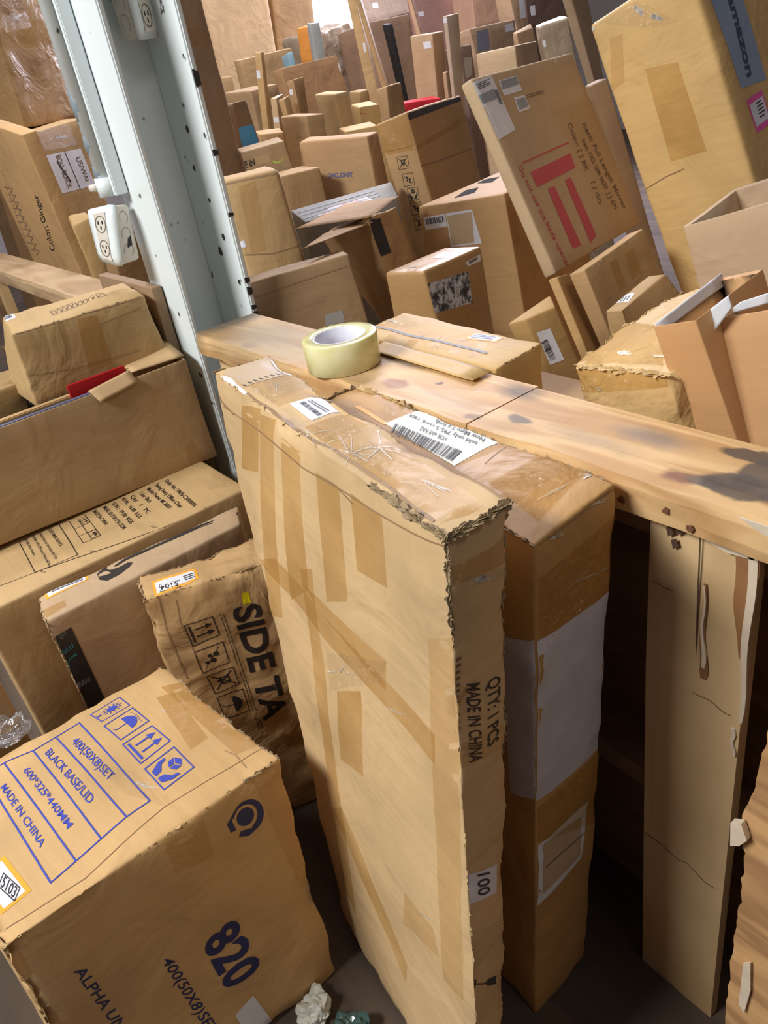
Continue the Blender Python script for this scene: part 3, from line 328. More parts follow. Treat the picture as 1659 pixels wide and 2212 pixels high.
 ('N4','R','text',[(0.846,0.626),(0.913,0.119),(0.870,0.113),(0.801,0.625)],{'text': 'Item: Full Length Mirror', 'ink': 'faint'}),
 ('N4','R','text',[(0.768,0.550),(0.819,0.139),(0.773,0.139),(0.728,0.550)],{'text': 'Item NO: GM 0620  [ ] GN', 'ink': 'faint'}),
 ('N4','R','text',[(0.705,0.656),(0.681,0.388),(0.640,0.389),(0.661,0.654)],{'text': 'Color: [ ] BK', 'ink': 'faint'}),
 ('N4','R','text',[(0.694,0.327),(0.674,0.198),(0.639,0.199),(0.660,0.327)],{'text': '[ ] GD', 'ink': 'faint'}),
 ('N4','R','wrap',[(0.722,1.006),(0.938,1.007),(0.962,0.933),(0.753,0.945)],{}),
 ('N5b','R','tape',[(0.349,0.955),(0.475,0.951),(0.468,0.812),(0.352,0.804)],{}),
 ('N5b','R','tape',[(0.604,0.948),(0.765,0.946),(0.747,0.818),(0.576,0.813)],{}),
 ('N5b','R','wrap',[(0.028,1.004),(1.001,1.002),(0.991,0.972),(0.024,0.980)],{}),
 ('N5c','T','label',[(0.027,0.226),(-0.220,0.456),(0.514,0.492),(0.763,0.245)],{'name': 'barcode_label'}),
 ('N5c','T','lines',[(0.169,0.243),(-0.018,0.416),(0.455,0.451),(0.627,0.280)],{'ink': 'grey', 'n': 3, 'lift': 2, 'on': 'barcode_label'}),
 ('N6','R','label',[(0.167,0.915),(0.598,0.909),(0.614,0.729),(0.162,0.729)],{'name': 'barcode_label', 'lab': 'white hanging barcode label'}),
 ('N6','R','barcode',[(0.376,0.865),(0.395,0.751),(0.203,0.747),(0.177,0.857)],{'lift': 2, 'on': 'barcode_label', 'n': 18}),
 ('N7','R','label',[(0.075,0.924),(0.324,0.909),(0.324,0.744),(0.103,0.752)],{'col': 'bluetape', 'name': 'grey_blue_tape', 'lab': 'wide grey blue tape with dark lettering'}),
 ('N7','R','text',[(0.261,0.920),(0.235,0.764),(0.175,0.765),(0.204,0.921)],{'text': 'amazon', 'ink': 'navy2', 'lift': 2, 'on': 'grey_blue_tape', 'bold': 1}),
 ('N7','R','label',[(0.116,0.727),(0.261,0.731),(0.261,0.663),(0.129,0.659)],{'border': 'pink', 'inset': 0.12, 'name': 'pink_label', 'lab': 'pink-bordered white label'}),
 ('N7','R','lines',[(0.183,0.715),(0.242,0.717),(0.238,0.682),(0.180,0.681)],{'ink': 'ink', 'n': 5, 'lift': 2, 'on': 'pink_label'}),
 ('N7','F','tape',[(0.160,0.952),(0.290,0.948),(0.165,0.856),(0.013,0.848)],{'faint': 1}),
 ('N7','F','tape',[(0.388,0.862),(0.692,0.847),(0.689,0.661),(0.343,0.660)],{}),
 ('N7','F','wrap',[(0.020,1.003),(0.517,0.989),(0.797,0.916),(0.547,0.929)],{}),
 ('N9','F','wrap',[(0.026,0.981),(0.979,1.006),(0.945,0.955),(-0.018,0.896)],{'tan': 1}),
 ('N9','T','wrap',[(0.003,0.044),(0.853,0.091),(0.422,0.493),(-0.103,0.515)],{'tan': 1}),
 ('M2','R','label',[(0.608,0.884),(0.785,0.884),(0.779,0.856),(0.586,0.859)],{'col': 'greypaper', 'name': 'grey_label'}),
 ('M1','R','label',[(-0.030,0.867),(0.105,0.871),(0.110,0.855),(-0.026,0.856)],{'name': 'torn_label'}),
 ('M1','R','tape',[(0.281,0.982),(0.593,0.986),(0.408,0.838),(0.159,0.839)],{'faint': 1}),
 ('M3','R','label',[(-0.030,1.004),(0.341,0.998),(0.389,0.907),(0.063,0.908)],{'col': 'blacktape', 'name': 'black_tape'}),
 ('M3','F','wrap',[(-0.027,1.016),(0.652,1.013),(0.619,0.985),(-0.076,0.986)],{}),
 ('M4','T','label',[(0.840,0.114),(0.517,0.339),(0.504,0.702),(1.044,0.773)],{'col': 'redprint', 'name': 'red_print'}),
 ('M4','T','lines',[(0.161,0.035),(0.178,0.955),(0.712,0.975),(0.868,0.018)],{'ink': 'grey', 'n': 3}),
 ('M6','F','text',[(0.729,0.902),(0.363,0.903),(0.359,0.888),(0.712,0.888)],{'text': 'XINGLONG', 'ink': 'faintblue', 'bold': 1}),
 ('M6','F','label',[(0.788,0.912),(0.945,0.909),(0.952,0.858),(0.770,0.859)],{'col': 'kraftpatch', 'name': 'paper_patch'}),
 ('M9','R','text',[(0.015,0.972),(0.243,0.966),(0.238,0.943),(-0.001,0.954)],{'text': 'E IN', 'ink': 'black', 'bold': 1}),
 ('M9','R','label',[(0.258,0.973),(0.581,0.952),(0.583,0.902),(0.260,0.943)],{'col': 'kraftpatch', 'name': 'paper_patch'}),
 ('M9','R','line',[(0.632,0.885),(0.897,0.741)],{'ink': 'lime', 'w': 0.004}),
 ('M10','R','label',[(-0.019,0.501),(0.922,0.486),(0.995,0.012),(-0.001,0.006)],{'col': 'skyblue', 'name': 'blue_sheet', 'lab': 'bright sky blue sheet'}),
 ('M12','R','label',[(-0.042,0.961),(0.002,0.961),(0.000,0.936),(-0.040,0.937)],{'name': 'small_label'}),
 ('M11','F','label',[(0.025,0.952),(0.572,0.953),(0.632,0.931),(0.053,0.930)],{'name': 'small_label'}),
 ('M13','R','label',[(0.972,0.974),(1.044,0.973),(1.026,0.946),(0.963,0.947)],{'name': 'small_label'}),
 ('M13b','R','label',[(1.053,0.977),(1.636,0.976),(1.694,0.954),(1.074,0.956)],{'name': 'small_label'}),
 ('M13b','F','label',[(0.099,0.975),(0.642,0.972),(0.492,0.955),(0.060,0.957)],{'name': 'small_label'}),
 ('M14a','F','label',[(0.141,0.942),(0.963,0.941),(0.903,0.924),(0.163,0.925)],{'name': 'small_label'}),
 ('M14a','T','label',[(0.628,0.368),(0.591,0.993),(0.898,1.088),(1.893,-0.453)],{'name': 'small_label'}),
 ('M21','F','label',[(0.556,0.979),(0.888,0.979),(0.900,0.959),(0.578,0.958)],{'name': 'small_label'}),
 ('M26t','R','label',[(0.249,0.436),(0.365,0.425),(0.352,0.294),(0.239,0.309)],{'name': 'small_label'}),
 ('M27c','R','label',[(0.035,0.919),(0.137,0.918),(0.138,0.903),(0.041,0.904)],{'name': 'small_label'}),
 ('M29','R','label',[(0.741,0.987),(0.936,0.990),(0.954,0.964),(0.754,0.963)],{'name': 'small_label'}),
 ('M19a','F','label',[(0.602,0.851),(0.857,0.852),(0.804,0.825),(0.527,0.825)],{'name': 'small_label'}),
 ('M32','R','label',[(0.580,0.966),(0.996,0.967),(0.925,0.895),(0.470,0.895)],{'name': 'small_label'}),
 ('M28','R','label',[(0.364,1.051),(0.572,1.054),(0.555,1.040),(0.350,1.040)],{'name': 'small_label'}),
 ('M30','R','label',[(-0.101,0.960),(0.129,0.961),(0.099,0.943),(-0.104,0.944)],{'name': 'small_label'}),
 ('M22','F','label',[(-0.130,0.995),(0.896,0.996),(0.920,0.983),(-0.056,0.981)],{'name': 'small_label'}),
 ('M33','R','label',[(0.078,0.437),(0.205,0.427),(0.203,0.205),(0.093,0.212)],{'name': 'small_label'}),
 ('M15','R','line',[(-0.210,0.836),(0.305,0.601)],{'ink': 'red', 'w': 0.006}),
 ('M18','R','wrap',[(0.022,0.999),(0.918,0.977),(0.899,0.893),(-0.039,0.902)],{'strong': 1}),
 ('M29','R','label',[(0.133,0.988),(0.381,0.987),(0.331,0.921),(0.052,0.920)],{'col': 'slate', 'name': 'grey_sleeve'}),
 ('M29b','R','label',[(0.238,0.961),(0.884,0.959),(0.710,0.901),(0.168,0.895)],{'name': 'small_label', 'col': 'greypaper'}),
 ('M20','R','label',[(-1.401,0.891),(0.040,0.887),(-0.146,0.845),(-1.699,0.846)],{'name': 'small_label'}),
 ('M37','R','tape',[(0.309,0.909),(0.927,0.901),(0.898,0.874),(0.250,0.879)],{'faint': 1}),
 ('L2','R','label',[(0.206,0.924),(0.822,0.912),(0.884,0.788),(0.265,0.799)],{'name': 'handwritten_label', 'lab': 'white handwritten label'}),
 ('L2','R','line',[(0.533,0.918),(0.592,0.794)],{'ink': 'ink', 'w': 0.004, 'lift': 2, 'on': 'handwritten_label'}),
 ('L2','R','text',[(0.779,0.889),(0.804,0.811),(0.730,0.810),(0.677,0.890)],{'text': 'US/WAI', 'ink': 'faint', 'lift': 2, 'on': 'handwritten_label'}),
 ('L2','R','text',[(0.452,0.915),(0.466,0.809),(0.388,0.806),(0.363,0.913)],{'text': 'BOLL BLACK', 'ink': 'faint', 'lift': 2, 'on': 'handwritten_label'}),
 ('L2','R','line',[(0.359,0.896),(0.470,0.827)],{'ink': 'ink', 'w': 0.006, 'lift': 3, 'on': 'handwritten_label'}),
 ('L2','R','wrap',[(0.085,1.000),(0.758,0.994),(0.772,0.925),(0.097,0.938)],{'strong': 1}),
 ('L3','F','text',[(0.550,0.661),(0.709,0.830),(0.810,0.842),(0.672,0.676)],{'text': 'Color: Ginger', 'ink': 'black'}),
 ('L3','F','line',[(0.264,0.872),(0.205,0.639)],{'ink': 'faint', 'w': 0.002}),
 ('L3','F','line',[(0.173,0.798),(0.376,0.667)],{'ink': 'faint', 'w': 0.002}),
 ('L3','F','line',[(0.202,0.830),(0.002,0.605)],{'ink': 'faint', 'w': 0.002}),
 ('L3','F','line',[(0.127,0.817),(0.323,0.825)],{'ink': 'faint', 'w': 0.0025}),
 ('L3','F','line',[(0.323,0.825),(0.210,0.804)],{'ink': 'faint', 'w': 0.002}),
 ('L3','F','line',[(0.121,0.797),(0.318,0.806)],{'ink': 'faint', 'w': 0.0025}),
 ('L3','F','line',[(0.318,0.806),(0.205,0.785)],{'ink': 'faint', 'w': 0.002}),
 ('L3','F','line',[(0.116,0.777),(0.314,0.786)],{'ink': 'faint', 'w': 0.0025}),
 ('L3','F','line',[(0.314,0.786),(0.200,0.765)],{'ink': 'faint', 'w': 0.002}),
 ('L3','F','line',[(0.110,0.757),(0.309,0.767)],{'ink': 'faint', 'w': 0.0025}),
 ('L3','F','line',[(0.309,0.767),(0.195,0.745)],{'ink': 'faint', 'w': 0.002}),
 ('L3','F','line',[(0.104,0.737),(0.305,0.747)],{'ink': 'faint', 'w': 0.0025}),
 ('L3','F','line',[(0.305,0.747),(0.189,0.725)],{'ink': 'faint', 'w': 0.002}),
 ('L3','F','line',[(0.098,0.717),(0.300,0.727)],{'ink': 'faint', 'w': 0.0025}),
 ('L3','F','line',[(0.300,0.727),(0.184,0.704)],{'ink': 'faint', 'w': 0.002}),
 ('L3','F','line',[(0.091,0.696),(0.295,0.706)],{'ink': 'faint', 'w': 0.0025}),
 ('L3','F','line',[(0.295,0.706),(0.178,0.683)],{'ink': 'faint', 'w': 0.002}),
 ('L3','F','line',[(0.085,0.674),(0.291,0.685)],{'ink': 'faint', 'w': 0.0025}),
 ('L3','F','line',[(0.291,0.685),(0.173,0.662)],{'ink': 'faint', 'w': 0.002}),
 ('L3','F','line',[(0.079,0.653),(0.286,0.664)],{'ink': 'faint', 'w': 0.0025}),
 ('L3','F','line',[(0.286,0.664),(0.167,0.640)],{'ink': 'faint', 'w': 0.002}),
 ('L3','F','line',[(0.072,0.631),(0.281,0.643)],{'ink': 'faint', 'w': 0.0025}),
 ('L3','F','line',[(0.281,0.643),(0.161,0.619)],{'ink': 'faint', 'w': 0.002}),
 ('L1','R','tape',[(0.076,0.476),(0.982,0.509),(0.936,0.382),(0.037,0.372)],{'tan': 1}),
 ('L1','R','wrap',[(0.185,0.529),(0.595,0.544),(0.600,0.472),(0.153,0.454)],{}),
 ('D3','T','line',[(-0.036,0.307),(0.147,0.358)],{'ink': 'greyline', 'w': 0.006}),
 ('D3','T','line',[(0.147,0.358),(0.312,0.322)],{'ink': 'greyline', 'w': 0.006}),
 ('D3','T','line',[(0.312,0.322),(0.548,0.354)],{'ink': 'greyline', 'w': 0.006}),
 ('D3','T','line',[(0.548,0.354),(0.844,0.337)],{'ink': 'greyline', 'w': 0.006}),
 ('A1','F','line',[(0.042,0.955),(0.275,0.960)],{'ink': 'crease', 'w': 0.0018}),
 ('A1','F','line',[(0.275,0.960),(0.507,0.958)],{'ink': 'crease', 'w': 0.0018}),
 ('A1','F','line',[(0.507,0.958),(0.728,0.969)],{'ink': 'crease', 'w': 0.0018}),
 ('A1','F','line',[(0.728,0.969),(0.878,0.979)],{'ink': 'crease', 'w': 0.0018}),
 ('A1','F','line',[(0.878,0.979),(1.001,0.992)],{'ink': 'crease', 'w': 0.0018}),
 ('A1','F','line',[(-0.004,0.965),(0.110,0.955)],{'ink': 'crease', 'w': 0.003}),
 ('A1','F','line',[(0.507,0.958),(0.630,0.966)],{'ink': 'crease', 'w': 0.0012}),
 ('A1','F','line',[(0.630,0.966),(0.703,0.960)],{'ink': 'crease', 'w': 0.0012}),
 ('A1','T','line',[(0.215,0.078),(0.374,0.098)],{'ink': 'crease', 'w': 0.0035}),
 ('A1','T','line',[(0.374,0.098),(0.509,0.094)],{'ink': 'crease', 'w': 0.0035}),
 ('A1','T','line',[(0.509,0.094),(0.701,0.177)],{'ink': 'crease', 'w': 0.0035}),
 ('A1','T','line',[(0.701,0.177),(0.819,0.148)],{'ink': 'crease', 'w': 0.0035}),
 ('A1','T','line',[(0.819,0.148),(0.949,0.110)],{'ink': 'crease', 'w': 0.0035}),
 ('C1','R','line',[(0.976,1.011),(0.575,1.028)],{'ink': 'crease', 'w': 0.0016}),
 ('C1','R','line',[(0.575,1.028),(0.282,1.022)],{'ink': 'crease', 'w': 0.0016}),
 ('C1','R','line',[(0.282,1.022),(0.152,1.032)],{'ink': 'crease', 'w': 0.0016}),
 ('C1','T','line',[(0.778,0.895),(0.836,0.908)],{'ink': 'crease', 'w': 0.0014}),
 ('C1','T','line',[(0.836,0.908),(0.934,0.896)],{'ink': 'crease', 'w': 0.0014}),
 ('C1','T','line',[(0.886,0.996),(0.878,0.608)],{'ink': 'crease', 'w': 0.0012}),
 ('C1','T','line',[(0.878,0.608),(0.941,0.296)],{'ink': 'crease', 'w': 0.0012}),
 ('C1','T','line',[(0.941,0.296),(0.917,0.050)],{'ink': 'crease', 'w': 0.0012}),
 ('C7','R','line',[(-0.001,0.991),(0.460,0.987)],{'ink': 'crease', 'w': 0.003}),
 ('C7','R','line',[(0.460,0.987),(0.961,0.979)],{'ink': 'crease', 'w': 0.003}),
 ('C7','R','line',[(0.617,0.787),(0.930,0.832)],{'ink': 'crease', 'w': 0.0014}),
 ('C7','R','line',[(-0.060,0.467),(0.353,0.331)],{'ink': 'crease', 'w': 0.0012}),
 ('C7','R','line',[(0.353,0.331),(0.812,0.257)],{'ink': 'crease', 'w': 0.0012}),
 ('M2','R','line',[(-0.015,0.966),(0.449,0.971)],{'ink': 'crease', 'w': 0.003}),
 ('M2','R','line',[(0.449,0.971),(0.974,0.976)],{'ink': 'crease', 'w': 0.003}),
 ('M1','R','line',[(0.008,0.992),(0.459,0.993)],{'ink': 'crease', 'w': 0.004}),
 ('M1','R','line',[(0.459,0.993),(0.961,0.992)],{'ink': 'crease', 'w': 0.004}),
 ('M1','R','line',[(0.035,0.839),(0.511,0.829)],{'ink': 'crease', 'w': 0.003}),
 ('M1','R','line',[(0.511,0.829),(1.028,0.834)],{'ink': 'crease', 'w': 0.003}),
 ('C4','R','line',[(0.074,1.015),(0.389,0.982)],{'ink': 'crease', 'w': 0.001}),
 ('N9','F','line',[(0.050,0.987),(0.563,1.022)],{'ink': 'crease', 'w': 0.003}),
 ('N9','F','line',[(0.563,1.022),(0.749,1.022)],{'ink': 'crease', 'w': 0.003}),
 ('N9','F','line',[(0.749,1.022),(0.989,1.002)],{'ink': 'crease', 'w': 0.003}),
 ('N1','R','line',[(-0.060,0.874),(0.359,0.866)],{'ink': 'crease', 'w': 0.004}),
 ('N1','R','line',[(0.359,0.866),(1.176,0.857)],{'ink': 'crease', 'w': 0.004}),
 ('A2','T','line',[(0.664,1.528),(0.664,1.156)],{'ink': 'crease', 'w': 0.001}),
 ('A2','T','line',[(0.664,1.156),(0.695,0.551)],{'ink': 'crease', 'w': 0.001}),
 ('A2','R','line',[(0.039,0.995),(0.479,0.995)],{'ink': 'crease', 'w': 0.0014}),
 ('A2','R','line',[(0.479,0.995),(0.962,0.991)],{'ink': 'crease', 'w': 0.0014}),
 ('N7','F','line',[(-0.020,0.611),(0.248,0.630)],{'ink': 'crease', 'w': 0.002}),
 ('N7','F','line',[(0.248,0.630),(0.436,0.637)],{'ink': 'crease', 'w': 0.002}),
 ('C2','R','line',[(0.113,0.984),(0.089,0.886)],{'ink': 'crease', 'w': 0.0025}),
 ('C2','R','line',[(0.089,0.886),(0.098,0.695)],{'ink': 'crease', 'w': 0.0025}),
 ('C2','R','line',[(0.216,0.967),(0.189,0.895)],{'ink': 'crease', 'w': 0.0016}),
 ('C2','R','line',[(0.189,0.895),(0.212,0.737)],{'ink': 'crease', 'w': 0.0016}),
 ('A2','T','tape',[(0.750,0.661),(0.739,0.991),(0.863,0.948),(0.832,0.692)],{'faint': 1}),
 ('A2','T','tape',[(0.314,1.108),(0.350,2.108),(0.572,1.717),(0.632,1.010)],{'faint': 1}),
 ('A2','T','wrap',[(0.232,0.587),(0.226,0.856),(0.298,0.657),(0.293,0.442)],{}),
 ('A1','T','wrap',[(0.212,0.181),(0.209,0.285),(0.321,0.257),(0.323,0.157)],{'strong': 1}),
 ('A1','T','wrap',[(0.368,0.211),(0.366,0.309),(0.462,0.281),(0.463,0.187)],{'strong': 1}),
 ('A1','T','wrap',[(0.502,0.237),(0.502,0.330),(0.586,0.303),(0.585,0.214)],{'strong': 1}),
 ('A1','T','wrap',[(0.620,0.261),(0.621,0.349),(0.694,0.322),(0.693,0.238)],{'strong': 1}),
 ('A1','T','wrap',[(0.725,0.282),(0.726,0.366),(0.791,0.340),(0.789,0.259)],{'strong': 1}),
 ('A1','T','wrap',[(0.818,0.301),(0.820,0.381),(0.877,0.356),(0.875,0.279)],{'strong': 1}),
 ('A1','T','line',[(0.508,0.160),(0.466,0.157)],{'ink': 'strand', 'w': 0.0013700924969988753}),
 ('A1','T','line',[(0.527,0.177),(0.544,0.250)],{'ink': 'strand', 'w': 0.0006418853681878299}),
 ('A1','T','line',[(0.512,0.156),(0.506,0.070)],{'ink': 'strand', 'w': 0.0007350568204174633}),
 ('A1','T','line',[(0.531,0.083),(0.571,-0.100)],{'ink': 'strand', 'w': 0.0006648906765590128}),
 ('A1','T','line',[(0.516,0.174),(0.496,0.170)],{'ink': 'strand', 'w': 0.000733933052302259}),
 ('A1','T','line',[(0.521,0.186),(0.540,0.391)],{'ink': 'strand', 'w': 0.001150047429525533}),
 ('A1','T','line',[(0.536,0.126),(0.587,0.014)],{'ink': 'strand', 'w': 0.0008089100080684809}),
 ('A1','T','line',[(0.514,0.147),(0.524,0.050)],{'ink': 'strand', 'w': 0.0010827989976668888}),
 ('A1','T','line',[(0.663,0.264),(0.687,0.426)],{'ink': 'strand', 'w': 0.0009726706679670349}),
 ('A1','T','line',[(0.666,0.194),(0.686,0.044)],{'ink': 'strand', 'w': 0.0005605790069274486}),
 ('A1','T','line',[(0.659,0.270),(0.600,0.501)],{'ink': 'strand', 'w': 0.0010606669461511872}),
 ('A1','T','line',[(0.659,0.281),(0.667,0.332)],{'ink': 'strand', 'w': 0.001220162771206186}),
 ('A1','T','line',[(0.659,0.288),(0.662,0.578)],{'ink': 'strand', 'w': 0.0012380427132290958}),
 ('A1','T','line',[(0.669,0.286),(0.709,0.306)],{'ink': 'strand', 'w': 0.0013912201665379651}),
 ('A1','T','line',[(0.665,0.279),(0.688,0.306)],{'ink': 'strand', 'w': 0.0013717778574850116}),
 ('A1','T','line',[(0.653,0.256),(0.632,0.187)],{'ink': 'strand', 'w': 0.0006739812401609236}),
 ('A1','T','line',[(0.657,0.241),(0.585,0.383)],{'ink': 'strand', 'w': 0.0010201776672247509}),
 ('A1','T','line',[(0.679,0.618),(0.681,0.502)],{'ink': 'strand', 'w': 0.0009195815537204302}),
 ('A1','T','line',[(0.680,0.625),(0.726,0.743)],{'ink': 'strand', 'w': 0.0006575146444378079}),
 ('A1','T','line',[(0.664,0.694),(0.611,0.876)],{'ink': 'strand', 'w': 0.0009310996715403934}),
 ('A1','T','line',[(0.686,0.613),(0.737,0.562)],{'ink': 'strand', 'w': 0.0013070274038043685}),
 ('A1','T','line',[(0.680,0.663),(0.692,0.796)],{'ink': 'strand', 'w': 0.0008019203554322774}),
 ('A1','T','line',[(0.682,0.618),(0.685,0.513)],{'ink': 'strand', 'w': 0.001104268473859355}),
 ('A1','T','line',[(0.678,0.618),(0.663,0.504)],{'ink': 'strand', 'w': 0.001320648126099572}),
 ('A1','T','line',[(0.684,0.568),(0.699,0.354)],{'ink': 'strand', 'w': 0.0012236748627955404}),
 ('A1','T','line',[(0.841,0.517),(0.899,0.571)],{'ink': 'strand', 'w': 0.0009036180694489903}),
 ('A1','T','line',[(0.847,0.553),(0.907,0.628)],{'ink': 'strand', 'w': 0.0008028936244666718}),
 ('A1','T','line',[(0.844,0.534),(0.895,0.609)],{'ink': 'strand', 'w': 0.0009783381626725155}),
 ('A1','T','line',[(0.848,0.544),(0.894,0.590)],{'ink': 'strand', 'w': 0.001010015711044752}),
 ('A1','T','line',[(0.856,0.504),(0.902,0.449)],{'ink': 'strand', 'w': 0.0007905380565385772}),
 ('A1','T','line',[(0.854,0.550),(0.901,0.639)],{'ink': 'strand', 'w': 0.0009237805331468641}),
 ('A1','T','line',[(0.225,0.533),(0.212,0.561)],{'ink': 'strand', 'w': 0.0010207920305629527}),
 ('A1','T','line',[(0.214,0.552),(0.185,0.555)],{'ink': 'strand', 'w': 0.000760023067790629}),
 ('A1','T','line',[(0.228,0.521),(0.229,0.419)],{'ink': 'strand', 'w': 0.0006418617053811877}),
 ('A1','T','line',[(0.222,0.524),(0.219,0.473)],{'ink': 'strand', 'w': 0.0007815472132165868}),
 ('A1','T','line',[(0.228,0.518),(0.237,0.504)],{'ink': 'strand', 'w': 0.001190164402159797}),
 ('A1','T','line',[(0.223,0.533),(0.264,0.429)],{'ink': 'strand', 'w': 0.0010100423147261235}),
 ('A1','T','line',[(0.229,0.512),(0.261,0.515)],{'ink': 'strand', 'w': 0.0006948216639107564}),
 ('A1','R','line',[(0.448,0.942),(0.599,0.939)],{'ink': 'strand', 'w': 0.0016305630828051898}),
 ('A1','R','line',[(0.413,0.944),(0.652,0.938)],{'ink': 'strand', 'w': 0.0018621746215466417}),
 ('A1','R','line',[(0.457,0.941),(0.756,0.933)],{'ink': 'strand', 'w': 0.0009615159652454116}),
 ('A1','R','line',[(0.424,0.944),(0.604,0.942)],{'ink': 'strand', 'w': 0.002386050848535233}),
 ('A1','R','line',[(0.590,0.942),(0.467,0.944)],{'ink': 'strand', 'w': 0.0019595610675795607}),
 ('A1','R','line',[(0.558,0.943),(0.379,0.947)],{'ink': 'strand', 'w': 0.0021926110096434992}),
 ('A1','R','line',[(0.574,0.943),(0.493,0.945)],{'ink': 'strand', 'w': 0.002153871399518474}),
 ('A1','R','line',[(-0.305,0.485),(-0.173,0.467)],{'ink': 'strand', 'w': 0.0022828884862946134}),
 ('A1','R','line',[(-0.269,0.483),(-0.083,0.466)],{'ink': 'strand', 'w': 0.0013530562912239886}),
 ('A1','R','line',[(-0.330,0.487),(-0.343,0.484)],{'ink': 'strand', 'w': 0.0017194102802064308}),
 ('A1','R','line',[(-0.362,0.492),(-0.452,0.507)],{'ink': 'strand', 'w': 0.0014411036143582754}),
 ('A1','R','line',[(-0.322,0.488),(-0.453,0.501)],{'ink': 'strand', 'w': 0.001537663012525576}),
 ('A1','R','line',[(-0.326,0.489),(-0.319,0.499)],{'ink': 'strand', 'w': 0.002426517151684769}),
 ('A1','R','line',[(-0.293,0.486),(-0.130,0.479)],{'ink': 'strand', 'w': 0.0018810268579604306}),
 ('A1','R','line',[(-0.292,0.488),(-0.329,0.500)],{'ink': 'strand', 'w': 0.0015869851050654435}),
 ('A1','F','line',[(0.503,0.680),(0.533,0.696)],{'ink': 'strand', 'w': 0.0011490229058457998}),
 ('A1','F','line',[(0.496,0.675),(0.482,0.680)],{'ink': 'strand', 'w': 0.0005941473422375285}),
 ('A1','F','line',[(0.479,0.671),(0.403,0.643)],{'ink': 'strand', 'w': 0.0009486817916715517}),
 ('A1','F','line',[(0.500,0.676),(0.515,0.687)],{'ink': 'strand', 'w': 0.001010881124390162}),
 ('A1','F','line',[(0.529,0.686),(0.592,0.707)],{'ink': 'strand', 'w': 0.0005191143388949336}),
 ('A1','F','line',[(0.507,0.680),(0.532,0.695)],{'ink': 'strand', 'w': 0.0005877007114532774}),
 ('A1','F','line',[(0.733,0.711),(0.814,0.733)],{'ink': 'strand', 'w': 0.0006850619038977112}),
 ('A1','F','line',[(0.728,0.710),(0.761,0.719)],{'ink': 'strand', 'w': 0.0005918051208108141}),
 ('A1','F','line',[(0.743,0.713),(0.795,0.726)],{'ink': 'strand', 'w': 0.0008231126579413473}),
 ('A1','F','line',[(0.775,0.399),(0.816,0.412)],{'ink': 'strand', 'w': 0.001167566650995998}),
 ('A1','F','line',[(0.777,0.400),(0.836,0.421)],{'ink': 'strand', 'w': 0.0010987900437305236}),
 ('A1','F','line',[(0.769,0.397),(0.828,0.417)],{'ink': 'strand', 'w': 0.0006604027654768969}),
 ('A2','R','line',[(0.193,0.991),(0.262,0.989)],{'ink': 'strand', 'w': 0.0022590247366941546}),
 ('A2','R','line',[(0.175,0.992),(0.287,0.990)],{'ink': 'strand', 'w': 0.0015094531710575058}),
 ('A2','R','line',[(0.200,0.992),(0.300,0.987)],{'ink': 'strand', 'w': 0.002385011983903609}),
 ('A2','R','line',[(0.204,0.992),(0.249,0.991)],{'ink': 'strand', 'w': 0.0012889399930149227}),
 ('A2','R','line',[(0.205,0.991),(0.306,0.986)],{'ink': 'strand', 'w': 0.0017177368726169386}),
 ('A2','R','line',[(0.672,0.994),(0.758,0.992)],{'ink': 'strand', 'w': 0.0010309955651448034}),
 ('A2','R','line',[(0.696,0.992),(0.827,0.986)],{'ink': 'strand', 'w': 0.0015644876999474375}),
 ('A2','R','line',[(0.687,0.994),(0.806,0.990)],{'ink': 'strand', 'w': 0.0008864318265086295}),
 ('A2','R','line',[(0.673,0.993),(0.718,0.992)],{'ink': 'strand', 'w': 0.0008406154849960114}),
 ('A2','R','line',[(0.691,0.993),(0.855,0.988)],{'ink': 'strand', 'w': 0.0009796478285509548}),
 ('A2','R','line',[(0.663,0.993),(0.732,0.991)],{'ink': 'strand', 'w': 0.001052959486044111}),
 ('A2','R','line',[(0.464,0.910),(0.667,0.900)],{'ink': 'strand', 'w': 0.0006492215560213843}),
 ('A2','R','line',[(0.517,0.906),(0.893,0.890)],{'ink': 'strand', 'w': 0.0007642882447987418}),
 ('A2','R','line',[(0.480,0.908),(0.927,0.884)],{'ink': 'strand', 'w': 0.0007646792473194702}),
 ('A2','R','line',[(0.457,0.910),(0.634,0.900)],{'ink': 'strand', 'w': 0.00040692199506274523}),
 ('A2','R','line',[(0.503,0.907),(0.921,0.886)],{'ink': 'strand', 'w': 0.0005298859247574746}),
 ('A2','T','line',[(0.916,0.686),(0.901,0.414)],{'ink': 'strand', 'w': 0.0009242890738424109}),
 ('A2','T','line',[(0.910,0.648),(0.903,0.498)],{'ink': 'strand', 'w': 0.0008275579891264165}),
 ('A2','T','line',[(0.918,0.693),(0.916,0.603)],{'ink': 'strand', 'w': 0.0005700079801954538}),
 ('A2','T','line',[(0.919,0.665),(0.920,0.579)],{'ink': 'strand', 'w': 0.0003922568923955745}),
 ('A2','T','line',[(0.914,0.693),(0.913,0.595)],{'ink': 'strand', 'w': 0.0006044831748867492}),
 ('A2','T','line',[(0.917,0.717),(0.916,0.607)],{'ink': 'strand', 'w': 0.0006651775066877325}),
 ('A2','T','line',[(0.914,0.706),(0.909,0.467)],{'ink': 'strand', 'w': 0.0006851622497372273}),
 ('A2','T','line',[(0.929,0.945),(0.920,0.902)],{'ink': 'strand', 'w': 0.0013675596996332456}),
 ('A2','T','line',[(0.937,0.940),(0.931,0.876)],{'ink': 'strand', 'w': 0.0018155984183208225}),
 ('A2','T','line',[(0.932,0.941),(0.930,0.890)],{'ink': 'strand', 'w': 0.001094061052351203}),
